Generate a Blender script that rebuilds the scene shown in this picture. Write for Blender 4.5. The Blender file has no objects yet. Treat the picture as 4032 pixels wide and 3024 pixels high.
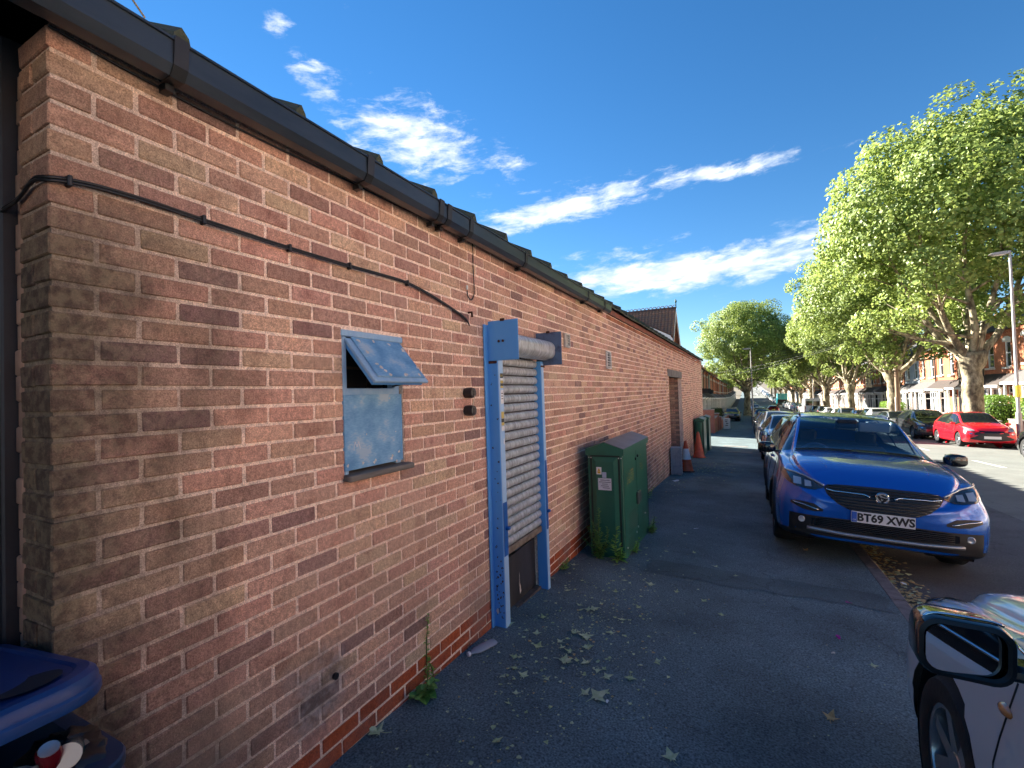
import bpy, bmesh, math, random
import numpy as np
from mathutils import Vector, Matrix

# ------------------------------------------------------------------ camera, light, exposure
SC = bpy.context.scene
COL = SC.collection
FPX, PSI, PITCH, ROLL = 1821.0, math.radians(26.8), math.radians(1.26), math.radians(1.8)
CAM = np.array([1.75, 0.0, 1.73])
_f = np.array([-math.sin(PSI)*math.cos(PITCH), math.cos(PSI)*math.cos(PITCH), math.sin(PITCH)])
_r0 = np.array([math.cos(PSI), math.sin(PSI), 0.0])
_u0 = np.cross(_r0, _f)
_r = _r0*math.cos(ROLL) - _u0*math.sin(ROLL)
_u = _r0*math.sin(ROLL) + _u0*math.cos(ROLL)
cd = bpy.data.cameras.new('camera')
cd.sensor_width = 36.0
cd.lens = 36.0*FPX/4032.0
cd.clip_start = 0.05
cd.clip_end = 6000
cam = bpy.data.objects.new('camera', cd)
COL.objects.link(cam)
cam.matrix_world = Matrix(((_r[0], _u[0], -_f[0], CAM[0]), (_r[1], _u[1], -_f[1], CAM[1]),
                           (_r[2], _u[2], -_f[2], CAM[2]), (0, 0, 0, 1)))
SC.camera = cam

SUN_AZ, SUN_EL = math.radians(-67), math.radians(26)      # azimuth from +Y towards +X
world = bpy.data.worlds.new('World')
SC.world = world
world.use_nodes = True
SKY_STRENGTH = 0.055
SUN_STRENGTH = 5.0
sd = bpy.data.lights.new('sun', 'SUN')
sd.energy = SUN_STRENGTH
sd.angle = math.radians(0.53)
sd.color = (1.0, 0.93, 0.82)
sun = bpy.data.objects.new('sun', sd)
COL.objects.link(sun)
_sd = Vector((math.sin(SUN_AZ)*math.cos(SUN_EL), math.cos(SUN_AZ)*math.cos(SUN_EL), math.sin(SUN_EL)))
sun.rotation_euler = _sd.to_track_quat('Z', 'Y').to_euler()
sun.location = (-20, 10, 30)
SC.view_settings.view_transform = 'Standard'
SC.view_settings.look = 'None'
SC.view_settings.gamma = 1.0
SC.view_settings.exposure = 2.68
SC.render.engine = 'CYCLES'
SC.cycles.max_bounces = 8
SC.cycles.transparent_max_bounces = 12


def build_world():
    nt = world.node_tree
    N = nt.nodes
    L = nt.links
    for n in list(N):
        N.remove(n)
    out = N.new('ShaderNodeOutputWorld')
    bg = N.new('ShaderNodeBackground')
    bg.inputs['Strength'].default_value = SKY_STRENGTH
    L.new(bg.outputs[0], out.inputs[0])
    sky = N.new('ShaderNodeTexSky')
    sky.sky_type = 'NISHITA'
    sky.sun_disc = False
    sky.sun_elevation = SUN_EL
    sky.sun_rotation = SUN_AZ % (2*math.pi)
    sky.altitude = 120
    sky.air_density = 1.0
    sky.dust_density = 0.0
    sky.ozone_density = 4.0
    tc = N.new('ShaderNodeTexCoord')
    sep = N.new('ShaderNodeSeparateXYZ')
    L.new(tc.outputs['Generated'], sep.inputs[0])

    def m(op, a, b=None, c=None):
        n = N.new('ShaderNodeMath')
        n.operation = op
        for i, v in enumerate((a, b, c)):
            if v is None:
                continue
            if isinstance(v, (int, float)):
                n.inputs[i].default_value = v
            else:
                L.new(v, n.inputs[i])
        return n.outputs[0]
    az = m('MULTIPLY', m('ARCTAN2', sep.outputs[0], sep.outputs[1]), 57.29578)
    el = m('MULTIPLY', m('ARCSINE', sep.outputs[2]), 57.29578)
    # cloud layer coordinates: clouds drift in long streets over the town
    comb = N.new('ShaderNodeCombineXYZ')
    L.new(m('MULTIPLY', az, 0.10), comb.inputs[0])
    L.new(m('MULTIPLY', m('SUBTRACT', el, m('MULTIPLY', az, 0.06)), 0.30), comb.inputs[1])
    nz = N.new('ShaderNodeTexNoise')
    nz.inputs['Scale'].default_value = 2.3
    nz.inputs['Detail'].default_value = 7
    nz.inputs['Roughness'].default_value = 0.66
    nz.inputs['Distortion'].default_value = 0.25
    L.new(comb.outputs[0], nz.inputs['Vector'])
    # (azimuth, elevation, half length, half height, tilt in degrees, weight) of each cloud street
    blobs = [(-38, 28.8, 9.0, 3.8, -9, 0.46), (-49, 33.0, 4.2, 2.3, -35, 0.33), (-53, 37, 1.6, 1.6, 0, .30),
             (-20, 21.7, 12.5, 1.7, 8, 0.53), (-3, 23.2, 12.0, 1.1, -1, 0.41),
             (-7, 13.3, 19.0, 2.2, 1, 0.56), (9, 15.2, 12.0, 1.7, 3, 0.42), (-14, 16.4, 9.0, 1.0, 4, 0.24),
             (-27, 27.0, 6.0, 2.6, -30, 0.27), (45, 16, 20, 2.2, 2, .42), (-115, 28, 16, 3, 5, .38), (150, 22, 30, 2.5, -4, .38)]
    tot = None
    for (a, e, ra, re, t, w) in blobs:
        ct, st = math.cos(math.radians(t)), math.sin(math.radians(t))
        da = m('SUBTRACT', az, a)
        de = m('SUBTRACT', el, e)
        u = m('MULTIPLY', m('ADD', m('MULTIPLY', da, ct), m('MULTIPLY', de, st)), 1.0/ra)
        v = m('MULTIPLY', m('SUBTRACT', m('MULTIPLY', de, ct), m('MULTIPLY', da, st)), 1.0/re)
        r2 = m('ADD', m('MULTIPLY', u, u), m('MULTIPLY', v, v))
        g = m('MULTIPLY', m('EXPONENT', m('MULTIPLY', r2, -0.9)), w)
        tot = g if tot is None else m('MAXIMUM', tot, g)
    val = m('ADD', nz.outputs[0], tot)
    mr = N.new('ShaderNodeMapRange')
    mr.interpolation_type = 'SMOOTHSTEP'
    mr.inputs[1].default_value = 0.67
    mr.inputs[2].default_value = 1.06
    L.new(val, mr.inputs[0])
    # soft grey undersides inside thick cloud
    n2 = N.new('ShaderNodeTexNoise')
    n2.inputs['Scale'].default_value = 3.0
    n2.inputs['Detail'].default_value = 2
    L.new(comb.outputs[0], n2.inputs['Vector'])
    cr = N.new('ShaderNodeValToRGB')
    cr.color_ramp.elements[0].color = (2.5, 2.9, 3.5, 1)
    cr.color_ramp.elements[1].color = (4.0, 4.1, 4.2, 1)
    cr.color_ramp.elements[0].position = 0.36
    cr.color_ramp.elements[1].position = 0.60
    L.new(n2.outputs[0], cr.inputs[0])
    mix = N.new('ShaderNodeMixRGB')
    L.new(mr.outputs[0], mix.inputs[0])
    hsv = N.new('ShaderNodeHueSaturation')
    hsv.inputs['Saturation'].default_value = 1.22
    hsv.inputs['Value'].default_value = 0.55
    L.new(sky.outputs[0], hsv.inputs['Color'])
    L.new(hsv.outputs[0], mix.inputs[1])
    L.new(cr.outputs[0], mix.inputs[2])
    L.new(mix.outputs[0], bg.inputs['Color'])


build_world()
world.cycles.sampling_method = 'MANUAL'
world.cycles.sample_map_resolution = 256

# ------------------------------------------------------------------ helpers
R = math.radians
rnd = random.Random(7)
ORD = ['first', 'second', 'third', 'fourth', 'fifth', 'sixth', 'seventh', 'eighth', 'ninth', 'tenth', 'eleventh', 'twelfth', 'thirteenth', 'fourteenth', 'fifteenth', 'sixteenth', 'seventeenth', 'eighteenth', 'nineteenth', 'twentieth'] + ['twenty-%s' % o for o in ('first', 'second', 'third', 'fourth', 'fifth', 'sixth', 'seventh', 'eighth', 'ninth')] + ['thirtieth']
SEEN = {}


def nth(key):
    SEEN[key] = SEEN.get(key, 0)+1
    return ORD[SEEN[key]-1]
S22 = 4032/2212.0


def pix_dir(x, y):
    x *= S22
    y *= S22
    return _f + _r*(x-2016)/FPX + _u*(1512-y)/FPX


def on_x(x, y, X=0.0):
    d = pix_dir(x, y)
    return CAM + d*((X-CAM[0])/d[0])


_PY = np.array([-60, -10, 0, 20, 46, 64, 82, 110, 150, 200, 260, 330, 400, 520, 700, 900.])
_PZ = np.array([2.55, .425, 0, -.85, -1.955, -2.45, -2.82, -3.4, -3.95, -3.85, -3.0, -1.9, -.75, 2.2, 7.0, 13.])
_yy = np.linspace(-60, 900, 1921)
_zz = np.interp(_yy, _PY, _PZ)
_k = np.hanning(41)
_k /= _k.sum()
_zs = np.convolve(np.pad(_zz, 20, mode='edge'), _k, mode='valid')
_zs[_yy < 34] = _zz[_yy < 34]


def h(Y):
    return float(np.interp(Y, _yy, _zs))


KERB = 2.93
KERB_R = 11.65


def pave_z(X, Y):
    if X < 8:
        return h(Y) + 0.13 - 0.025*X
    return h(Y) + 0.09 + 0.02*(X-KERB_R)


def road_z(X, Y):
    t = (X-7.3)/4.4
    return h(Y) + 0.03 - 0.075*t*t


def tag(o, label=None, cat=None, group=None, kind=None):
    if label:
        o['label'] = label
    if cat:
        o['category'] = cat
    if group:
        o['group'] = group
    if kind:
        o['kind'] = kind
    return o


def thing(name, label, cat, loc=(0, 0, 0), rz=0.0, group=None):
    o = bpy.data.objects.new(name, None)
    o.empty_display_size = 0.2
    COL.objects.link(o)
    o.location = loc
    o.rotation_euler = (0, 0, rz)
    return tag(o, label, cat, group)


def copy_tree(o, parent=None):
    c = o.copy()
    COL.objects.link(c)
    c.parent = parent
    for ch in o.children:
        copy_tree(ch, c)
    return c


class MB:
    """collects polygons, then builds one mesh object"""
    def __init__(s):
        s.v = []
        s.f = []
        s.c = []      # optional colour per face

    def poly(s, pts, col=None):
        i = len(s.v)
        s.v += [tuple(p) for p in pts]
        s.f.append(tuple(range(i, i+len(pts))))
        s.c.append(col)
        return s

    def mesh(s, verts, faces, col=None):
        i = len(s.v)
        s.v += [tuple(p) for p in verts]
        for f in faces:
            s.f.append(tuple(i+k for k in f))
            s.c.append(col)
        return s

    def box(s, x0, x1, y0, y1, z0, z1, col=None):
        v = [(x0, y0, z0), (x1, y0, z0), (x1, y1, z0), (x0, y1, z0), (x0, y0, z1), (x1, y0, z1), (x1, y1, z1), (x0, y1, z1)]
        return s.mesh(v, [(0, 3, 2, 1), (4, 5, 6, 7), (0, 1, 5, 4), (1, 2, 6, 5), (2, 3, 7, 6), (3, 0, 4, 7)], col)

    def cbox(s, x0, x1, y0, y1, z0, z1, c=0.01, col=None):
        """box with chamfered edges"""
        V = []
        idx = {}
        X = (x0, x1)
        Y = (y0, y1)
        Z = (z0, z1)
        sx = (1, -1)
        c = min(c, .45*(x1-x0), .45*(y1-y0), .45*(z1-z0))
        for i in range(2):
            for j in range(2):
                for k in range(2):
                    for a in range(3):
                        p = [X[i], Y[j], Z[k]]
                        if a != 0:
                            p[0] += sx[i]*c
                        if a != 1:
                            p[1] += sx[j]*c
                        if a != 2:
                            p[2] += sx[k]*c
                        idx[i, j, k, a] = len(V)
                        V.append(p)
        F = []
        for a, o1, o2 in ((0, 1, 2), (1, 2, 0), (2, 0, 1)):
            for sd_ in range(2):
                q = []
                for (m1, m2) in ((0, 0), (1, 0), (1, 1), (0, 1)):
                    t = [0, 0, 0]
                    t[a] = sd_
                    t[o1] = m1
                    t[o2] = m2
                    q.append(idx[t[0], t[1], t[2], a])
                F.append(tuple(q if sd_ else q[::-1]))
        for a, o1, o2 in ((0, 1, 2), (1, 2, 0), (2, 0, 1)):   # edges along axis a
            for m1 in range(2):
                for m2 in range(2):
                    t0 = [0, 0, 0]
                    t1 = [0, 0, 0]
                    t0[o1] = t1[o1] = m1
                    t0[o2] = t1[o2] = m2
                    t1[a] = 1
                    q = [idx[(*t0, o1)], idx[(*t1, o1)], idx[(*t1, o2)], idx[(*t0, o2)]]
                    F.append(tuple(q if (m1 != m2) else q[::-1]))
        for i in range(2):
            for j in range(2):
                for k in range(2):
                    q = [idx[i, j, k, 0], idx[i, j, k, 1], idx[i, j, k, 2]]
                    F.append(tuple(q if (i+j+k) % 2 else q[::-1]))
        return s.mesh(V, F, col)

    def tube(s, pts, rad, n=8, col=None, cap=True):
        pts = [Vector(p) for p in pts]
        if isinstance(rad, (int, float)):
            rad = [rad]*len(pts)
        rings = []
        ref = None
        for i, p in enumerate(pts):
            d = (pts[min(i+1, len(pts)-1)] - pts[max(i-1, 0)])
            if d.length < 1e-9:
                d = Vector((0, 0, 1))
            d.normalize()
            if ref is None:
                ref = Vector((0, 0, 1)) if abs(d.z) < .9 else Vector((1, 0, 0))
            a = d.cross(ref)
            if a.length < 1e-6:
                a = d.orthogonal()
            a.normalize()
            b = a.cross(d)
            ref = b.cross(a)*-1 if False else ref
            rings.append([p + (a*math.cos(t) + b*math.sin(t))*rad[i] for t in [2*math.pi*k/n for k in range(n)]])
        V = [v for r in rings for v in r]
        F = []
        for i in range(len(pts)-1):
            for k in range(n):
                F.append((i*n+k, i*n+(k+1) % n, (i+1)*n+(k+1) % n, (i+1)*n+k))
        if cap:
            F.append(tuple(range(n))[::-1])
            F.append(tuple((len(pts)-1)*n+k for k in range(n)))
        return s.mesh(V, F, col)

    def lathe(s, prof, n=16, M=None, col=None, cap=True):
        """profile (r, z) turned about z"""
        V = []
        F = []
        for (r, z) in prof:
            for k in range(n):
                t = 2*math.pi*k/n
                p = Vector((r*math.cos(t), r*math.sin(t), z))
                V.append(M @ p if M else p)
        for i in range(len(prof)-1):
            for k in range(n):
                F.append((i*n+k, i*n+(k+1) % n, (i+1)*n+(k+1) % n, (i+1)*n+k))
        if cap:
            if prof[0][0] > 1e-4:
                F.append(tuple(range(n))[::-1])
            if prof[-1][0] > 1e-4:
                F.append(tuple((len(prof)-1)*n+k for k in range(n)))
        return s.mesh(V, F, col)

    def prism(s, outline, axis, a0, a1, col=None):
        """extrude a 2D outline (list of (u, v)) along an axis: 'x' -> (a,u,v), 'y' -> (u,a,v), 'z' -> (u,v,a)"""
        def P(u, v, a):
            return {'x': (a, u, v), 'y': (u, a, v), 'z': (u, v, a)}[axis]
        n = len(outline)
        V = [P(u, v, a0) for u, v in outline] + [P(u, v, a1) for u, v in outline]
        F = [tuple(range(n)), tuple(range(2*n-1, n-1, -1))]
        for k in range(n):
            F.append((k, n+k, n+(k+1) % n, (k+1) % n))
        return s.mesh(V, F, col)

    def build(s, name, m, parent=None, smooth=False, M=None, fix=True):
        me = bpy.data.meshes.new(name)
        V = s.v if M is None else [M @ Vector(p) for p in s.v]
        me.from_pydata([tuple(p) for p in V], [], s.f)
        if any(c is not None for c in s.c):
            at = me.color_attributes.new('bcol', 'FLOAT_COLOR', 'CORNER')
            arr = []
            for f, c in zip(s.f, s.c):
                c = c or (1, 1, 1)
                arr += [c[0], c[1], c[2], 1.0]*len(f)
            at.data.foreach_set('color', arr)
        if fix:
            b = bmesh.new()
            b.from_mesh(me)
            if smooth:
                bmesh.ops.remove_doubles(b, verts=b.verts, dist=1e-5)
            bmesh.ops.recalc_face_normals(b, faces=b.faces)
            b.to_mesh(me)
            b.free()
        if smooth:
            me.polygons.foreach_set('use_smooth', [True]*len(me.polygons))
            if smooth != 'all':
                try:
                    me.set_sharp_from_angle(angle=R(smooth if not isinstance(smooth, bool) else 40))
                except Exception:
                    pass
        me.materials.append(m)
        o = bpy.data.objects.new(name, me)
        COL.objects.link(o)
        o.parent = parent
        return o


# ------------------------------------------------------------------ materials
MATS = {}


def nodes_of(name):
    ma = bpy.data.materials.new(name)
    ma.use_nodes = True
    nt = ma.node_tree
    b = nt.nodes['Principled BSDF']
    return ma, nt, b


def mat(name, col, rough=.6, metal=0.0, var=0.0, vscale=6.0, bump=0.0, bscale=90.0, spec=.5, coat=0.0, col2=None,
        lo=.35, hi=.65, detail=6, emit=None, world_pos=False, stretch=(1, 1, 1), trans=0.0, alpha=1.0):
    if name in MATS:
        return MATS[name]
    ma, nt, b = nodes_of(name)
    N, L = nt.nodes, nt.links
    b.inputs['Base Color'].default_value = (*col, 1)
    b.inputs['Roughness'].default_value = rough
    b.inputs['Metallic'].default_value = metal
    b.inputs['Specular IOR Level'].default_value = spec
    b.inputs['Coat Weight'].default_value = coat
    b.inputs['Coat Roughness'].default_value = 0.03
    b.inputs['Transmission Weight'].default_value = trans
    b.inputs['Alpha'].default_value = alpha
    if emit:
        b.inputs['Emission Color'].default_value = (*emit[0], 1)
        b.inputs['Emission Strength'].default_value = emit[1]
    if var or col2 or bump:
        tc = N.new('ShaderNodeTexCoord')
        mp = N.new('ShaderNodeMapping')
        mp.inputs['Scale'].default_value = stretch
        if world_pos:
            g = N.new('ShaderNodeNewGeometry')
            L.new(g.outputs['Position'], mp.inputs[0])
        else:
            L.new(tc.outputs['Object'], mp.inputs[0])
    if var or col2:
        nz = N.new('ShaderNodeTexNoise')
        nz.inputs['Scale'].default_value = vscale
        nz.inputs['Detail'].default_value = detail
        nz.inputs['Roughness'].default_value = .65
        L.new(mp.outputs[0], nz.inputs['Vector'])
        cr = N.new('ShaderNodeValToRGB')
        c2 = col2 or tuple(max(0, c*(1-var)) for c in col)
        c1 = col if col2 else tuple(min(1, c*(1+var)) for c in col)
        cr.color_ramp.elements[0].color = (*c2, 1)
        cr.color_ramp.elements[1].color = (*c1, 1)
        cr.color_ramp.elements[0].position = lo
        cr.color_ramp.elements[1].position = hi
        L.new(nz.outputs[0], cr.inputs[0])
        L.new(cr.outputs[0], b.inputs['Base Color'])
    if bump:
        n3 = N.new('ShaderNodeTexNoise')
        n3.inputs['Scale'].default_value = bscale
        n3.inputs['Detail'].default_value = 5
        L.new(mp.outputs[0], n3.inputs['Vector'])
        bp = N.new('ShaderNodeBump')
        bp.inputs['Strength'].default_value = bump
        bp.inputs['Distance'].default_value = .01
        L.new(n3.outputs[0], bp.inputs['Height'])
        L.new(bp.outputs[0], b.inputs['Normal'])
    MATS[name] = ma
    return ma

# ------------------------------------------------------------------ ground, road, pavements
def asphalt(name, base, fine=.25, patch=.35, tint=(1, 1, 1), pale=None, rough=.85, bump=.25):
    ma, nt, b = nodes_of(name)
    N, L = nt.nodes, nt.links
    g = N.new('ShaderNodeNewGeometry')
    n1 = N.new('ShaderNodeTexNoise')
    n1.inputs['Scale'].default_value = 95
    n1.inputs['Detail'].default_value = 3
    L.new(g.outputs['Position'], n1.inputs['Vector'])
    n2 = N.new('ShaderNodeTexNoise')
    n2.inputs['Scale'].default_value = 1.3
    n2.inputs['Detail'].default_value = 7
    n2.inputs['Roughness'].default_value = .6
    L.new(g.outputs['Position'], n2.inputs['Vector'])
    r1 = N.new('ShaderNodeMapRange')
    r1.inputs[1].default_value = .3
    r1.inputs[2].default_value = .7
    r1.inputs[3].default_value = 1-fine
    r1.inputs[4].default_value = 1+fine
    L.new(n1.outputs[0], r1.inputs[0])
    r2 = N.new('ShaderNodeMapRange')
    r2.inputs[1].default_value = .3
    r2.inputs[2].default_value = .7
    r2.inputs[3].default_value = 1-patch
    r2.inputs[4].default_value = 1+patch
    L.new(n2.outputs[0], r2.inputs[0])
    mu = N.new('ShaderNodeMath')
    mu.operation = 'MULTIPLY'
    L.new(r1.outputs[0], mu.inputs[0])
    L.new(r2.outputs[0], mu.inputs[1])
    vm = N.new('ShaderNodeVectorMath')
    vm.operation = 'SCALE'
    vm.inputs[0].default_value = tuple(base*t for t in tint)
    L.new(mu.outputs[0], vm.inputs['Scale'])
    src = vm.outputs[0]
    # scattered pale specks of grit, old gum and dust
    vo = N.new('ShaderNodeTexVoronoi')
    vo.inputs['Scale'].default_value = 9
    vo.inputs['Randomness'].default_value = 1
    L.new(g.outputs['Position'], vo.inputs['Vector'])
    sp = N.new('ShaderNodeMapRange')
    sp.inputs[1].default_value = .10
    sp.inputs[2].default_value = .055
    sp.inputs[3].default_value = 0
    sp.inputs[4].default_value = .22
    L.new(vo.outputs['Distance'], sp.inputs[0])
    n5 = N.new('ShaderNodeTexNoise')
    n5.inputs['Scale'].default_value = 2.3
    L.new(g.outputs['Position'], n5.inputs['Vector'])
    th = N.new('ShaderNodeMapRange')
    th.inputs[1].default_value = .55
    th.inputs[2].default_value = .62
    L.new(n5.outputs[0], th.inputs[0])
    m5 = N.new('ShaderNodeMath')
    m5.operation = 'MULTIPLY'
    L.new(sp.outputs[0], m5.inputs[0])
    L.new(th.outputs[0], m5.inputs[1])
    mx = N.new('ShaderNodeMixRGB')
    mx.inputs[2].default_value = (*(pale or (base*2.4,)*3), 1)
    L.new(m5.outputs[0], mx.inputs[0])
    L.new(src, mx.inputs[1])
    # hairline cracks
    vc = N.new('ShaderNodeTexVoronoi')
    vc.feature = 'DISTANCE_TO_EDGE'
    vc.inputs['Scale'].default_value = .33
    wob = N.new('ShaderNodeTexNoise')
    wob.inputs['Scale'].default_value = 2.0
    wob.inputs['Detail'].default_value = 6
    L.new(g.outputs['Position'], wob.inputs['Vector'])
    wm = N.new('ShaderNodeVectorMath')
    wm.operation = 'MULTIPLY_ADD'
    wm.inputs[1].default_value = (.9, .9, .9)
    L.new(wob.outputs['Color'], wm.inputs[0])
    L.new(g.outputs['Position'], wm.inputs[2])
    L.new(wm.outputs[0], vc.inputs['Vector'])
    ck = N.new('ShaderNodeMapRange')
    ck.inputs[1].default_value = .0
    ck.inputs[2].default_value = .006
    ck.inputs[3].default_value = .68
    ck.inputs[4].default_value = 1.0
    L.new(vc.outputs['Distance'], ck.inputs[0])
    v2 = N.new('ShaderNodeVectorMath')
    v2.operation = 'SCALE'
    L.new(mx.outputs[0], v2.inputs[0])
    L.new(ck.outputs[0], v2.inputs['Scale'])
    L.new(v2.outputs[0], b.inputs['Base Color'])
    b.inputs['Roughness'].default_value = rough
    b.inputs['Specular IOR Level'].default_value = .35
    bp = N.new('ShaderNodeBump')
    bp.inputs['Strength'].default_value = bump
    bp.inputs['Distance'].default_value = .006
    L.new(n1.outputs[0], bp.inputs['Height'])
    L.new(bp.outputs[0], b.inputs['Normal'])
    MATS[name] = ma
    return ma


M_PAVE = asphalt('pavement_asphalt', .128, fine=.62, patch=.34, tint=(.84, 1.16, 1.22))
M_ROAD = asphalt('road_asphalt', .16, fine=.3, patch=.16, tint=(.98, 1.04, .94))
M_SOIL = mat('garden_soil', (.10, .085, .06), rough=.95, var=.3, vscale=2)
M_KERB = mat('kerb_stone', (.17, .15, .145), rough=.85, var=.25, vscale=14, bump=.3, bscale=120, world_pos=True)
M_PAINT = mat('road_paint', (.62, .61, .57), rough=.8, col2=(.30, .29, .27), vscale=11, lo=.30, hi=.52, world_pos=True)


def strip(name, m, xs, ys, zf, kind='structure'):
    mb = MB()
    for j in range(len(ys)-1):
        for i in range(len(xs)-1):
            mb.poly([(xs[i], ys[j], zf(xs[i], ys[j])), (xs[i+1], ys[j], zf(xs[i+1], ys[j])),
                     (xs[i+1], ys[j+1], zf(xs[i+1], ys[j+1])), (xs[i], ys[j+1], zf(xs[i], ys[j+1]))])
    o = mb.build(name, m, smooth='all')
    return tag(o, kind=kind)


YS = [-60+2*i for i in range(80)] + [100+10*i for i in range(31)] + [430+30*i for i in range(16)]
strip('pavement', M_PAVE, [-0.75, 0, .75, 1.5, 2.2, KERB-.125], YS, pave_z)
strip('road', M_ROAD, [KERB, 3.6, 4.6, 6, 7.3, 8.6, 10, 11, KERB_R], YS, road_z)
M_PAVER = asphalt('far_pavement_asphalt', .22, tint=(1.05, 1, .93))
strip('pavement_right', M_PAVER, [KERB_R+.125, 12.8, 13.8, 14.6], YS, pave_z)
# the ground under everything, out to the horizon
GX = [-2500, -600, -150, -40, -8, -.5, 3, 14, 30, 80, 300, 1200, 3000]
GY = [-2500, -700, -200] + YS + [1000, 1500, 2600, 5000]


def ground_z(X, Y):
    yy = min(max(Y, -60), 880)
    z = h(yy) - .28
    if X < -8:
        z += min(1.0, (-8-X)*.01)
    return z


strip('ground', M_SOIL, GX, GY, ground_z)

# kerb stones: single stones near the camera, one long run beyond
ks = tag(MB().box(KERB-.12, KERB-.005, -12, -11.95, .1, .11).build('kerb', M_KERB), kind='structure')
y = -3.0
while y < 60:
    L_ = .90
    m_ = MB()
    a, bb = y+.004, y+L_-.004
    z0, z1 = pave_z(KERB, a)+.004+rnd.uniform(-.003, .003), pave_z(KERB, bb)+.004+rnd.uniform(-.003, .003)
    x0, x1 = KERB-.125, KERB+rnd.uniform(-.004, .004)
    P = [(x0, z0-.26), (x1, z0-.26), (x1, z0-.022), (x1-.02, z0), (x0+.004, z0)]
    V = [(px, a, pz) for px, pz in P] + [(px, bb, pz+z1-z0) for px, pz in P]
    m_.mesh(V, [(0, 1, 2, 3, 4), (9, 8, 7, 6, 5)] + [(k, 5+k, 5+(k+1) % 5, (k+1) % 5) for k in range(5)])
    m_.build('kerb_stone', M_KERB, ks)
    y += L_
for nm, xa, xb, y0 in (('kerb_run', KERB-.125, KERB, 60), ('kerb_right', KERB_R, KERB_R+.125, -60)):
    m_ = MB()
    yy = [q for q in YS if q >= y0]
    for a, bb in zip(yy[:-1], yy[1:]):
        za, zb = pave_z(xa if xa < 8 else xb, a)+.004, pave_z(xa if xa < 8 else xb, bb)+.004
        m_.mesh([(xa, a, za-.3), (xb, a, za-.3), (xb, a, za), (xa, a, za), (xa, bb, zb-.3), (xb, bb, zb-.3), (xb, bb, zb), (xa, bb, zb)],
                [(3, 2, 6, 7), (1, 5, 6, 2), (0, 3, 7, 4)])
    tag(m_.build(nm, M_KERB), kind='structure')

# centre line dashes (real paint, 4 mm proud)
mk = tag(MB().box(7.94, 8.04, -40, -39.9, h(-40)+.035, h(-40)+.036).build('road_marking', M_PAINT), kind='structure')
y = -12.6
while y < 330:
    m_ = MB()
    n = 3
    for k in range(n):
        a, bb = y+2.0*k/n, y+2.0*(k+1)/n
        m_.poly([(7.94, a, road_z(7.94, a)+.006), (8.05, a, road_z(8.05, a)+.006), (8.05, bb, road_z(8.05, bb)+.006), (7.94, bb, road_z(7.94, bb)+.006)])
    m_.build('dash', M_PAINT, mk, fix=False)
    y += 6.0 if y < 110 else 12

# manhole covers set into the pavement
M_COVER = mat('cover_concrete', (.20, .19, .175), rough=.85, var=.3, vscale=9, bump=.3, bscale=60)
for (cx, cy, wx, wy) in ((1.38, 19.6, 1.0, .75), (1.25, 22.4, .95, .55)):
    r_ = thing('manhole_cover', 'pale concrete %s access cover set in the pavement' % ('larger nearer' if cy < 21 else 'smaller farther'), 'cover', (cx, cy, pave_z(cx, cy)))
    r_.rotation_euler = (math.atan(-.0425), math.atan(.025), 0)
    MB().cbox(-wx/2, wx/2, -wy/2, wy/2, -.05, .006, .004).build('frame', M_KERB, r_)
    MB().cbox(-wx/2+.05, -.005, -wy/2+.05, wy/2-.05, -.02, .012, .004).build('slab', M_COVER, r_)
    MB().cbox(.005, wx/2-.05, -wy/2+.05, wy/2-.05, -.02, .012, .004).build('slab', M_COVER, r_)

# old trench reinstatement across the pavement and a tar repair patch on the road edge
M_PATCH = asphalt('patch_asphalt', .10, fine=.42, patch=.3, tint=(.86, 1.18, 1.22))
M_PATCH2 = asphalt('road_patch_asphalt', .11, fine=.35, patch=.2, tint=(1, 1, 1))


def ground_patch(name, m, pts, zf, dz=.004):
    mb = MB()
    c = (sum(p[0] for p in pts)/len(pts), sum(p[1] for p in pts)/len(pts))
    mb2 = []
    n = len(pts)
    for i in range(n):
        a, bq = pts[i], pts[(i+1) % n]
        mb2.append([(c[0], c[1], zf(*c)+dz), (*a, zf(*a)+dz), (*bq, zf(*bq)+dz)])
    for t in mb2:
        mb.poly(t)
    return tag(mb.build(name, m), kind='structure')


def wob_rect(x0, x1, y0, y1, n=14, amp=.03, seed=1):
    r_ = random.Random(seed)
    p = []
    for k in range(n):
        p.append((x0+(x1-x0)*k/n, y0+r_.uniform(-amp, amp)))
    for k in range(4):
        p.append((x1+r_.uniform(-amp, amp), y0+(y1-y0)*k/4))
    for k in range(n):
        p.append((x1+(x0-x1)*k/n, y1+r_.uniform(-amp, amp)))
    for k in range(4):
        p.append((x0+r_.uniform(-amp, amp), y1+(y0-y1)*k/4))
    return p


ground_patch('pavement_patch', M_PATCH, wob_rect(.75, 2.75, 4.75, 5.15, seed=3, amp=.045), pave_z)
ground_patch('road_patch', M_PATCH2, wob_rect(KERB+.02, 5.35, -6, 11.2, seed=5, amp=.04), road_z)

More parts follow.
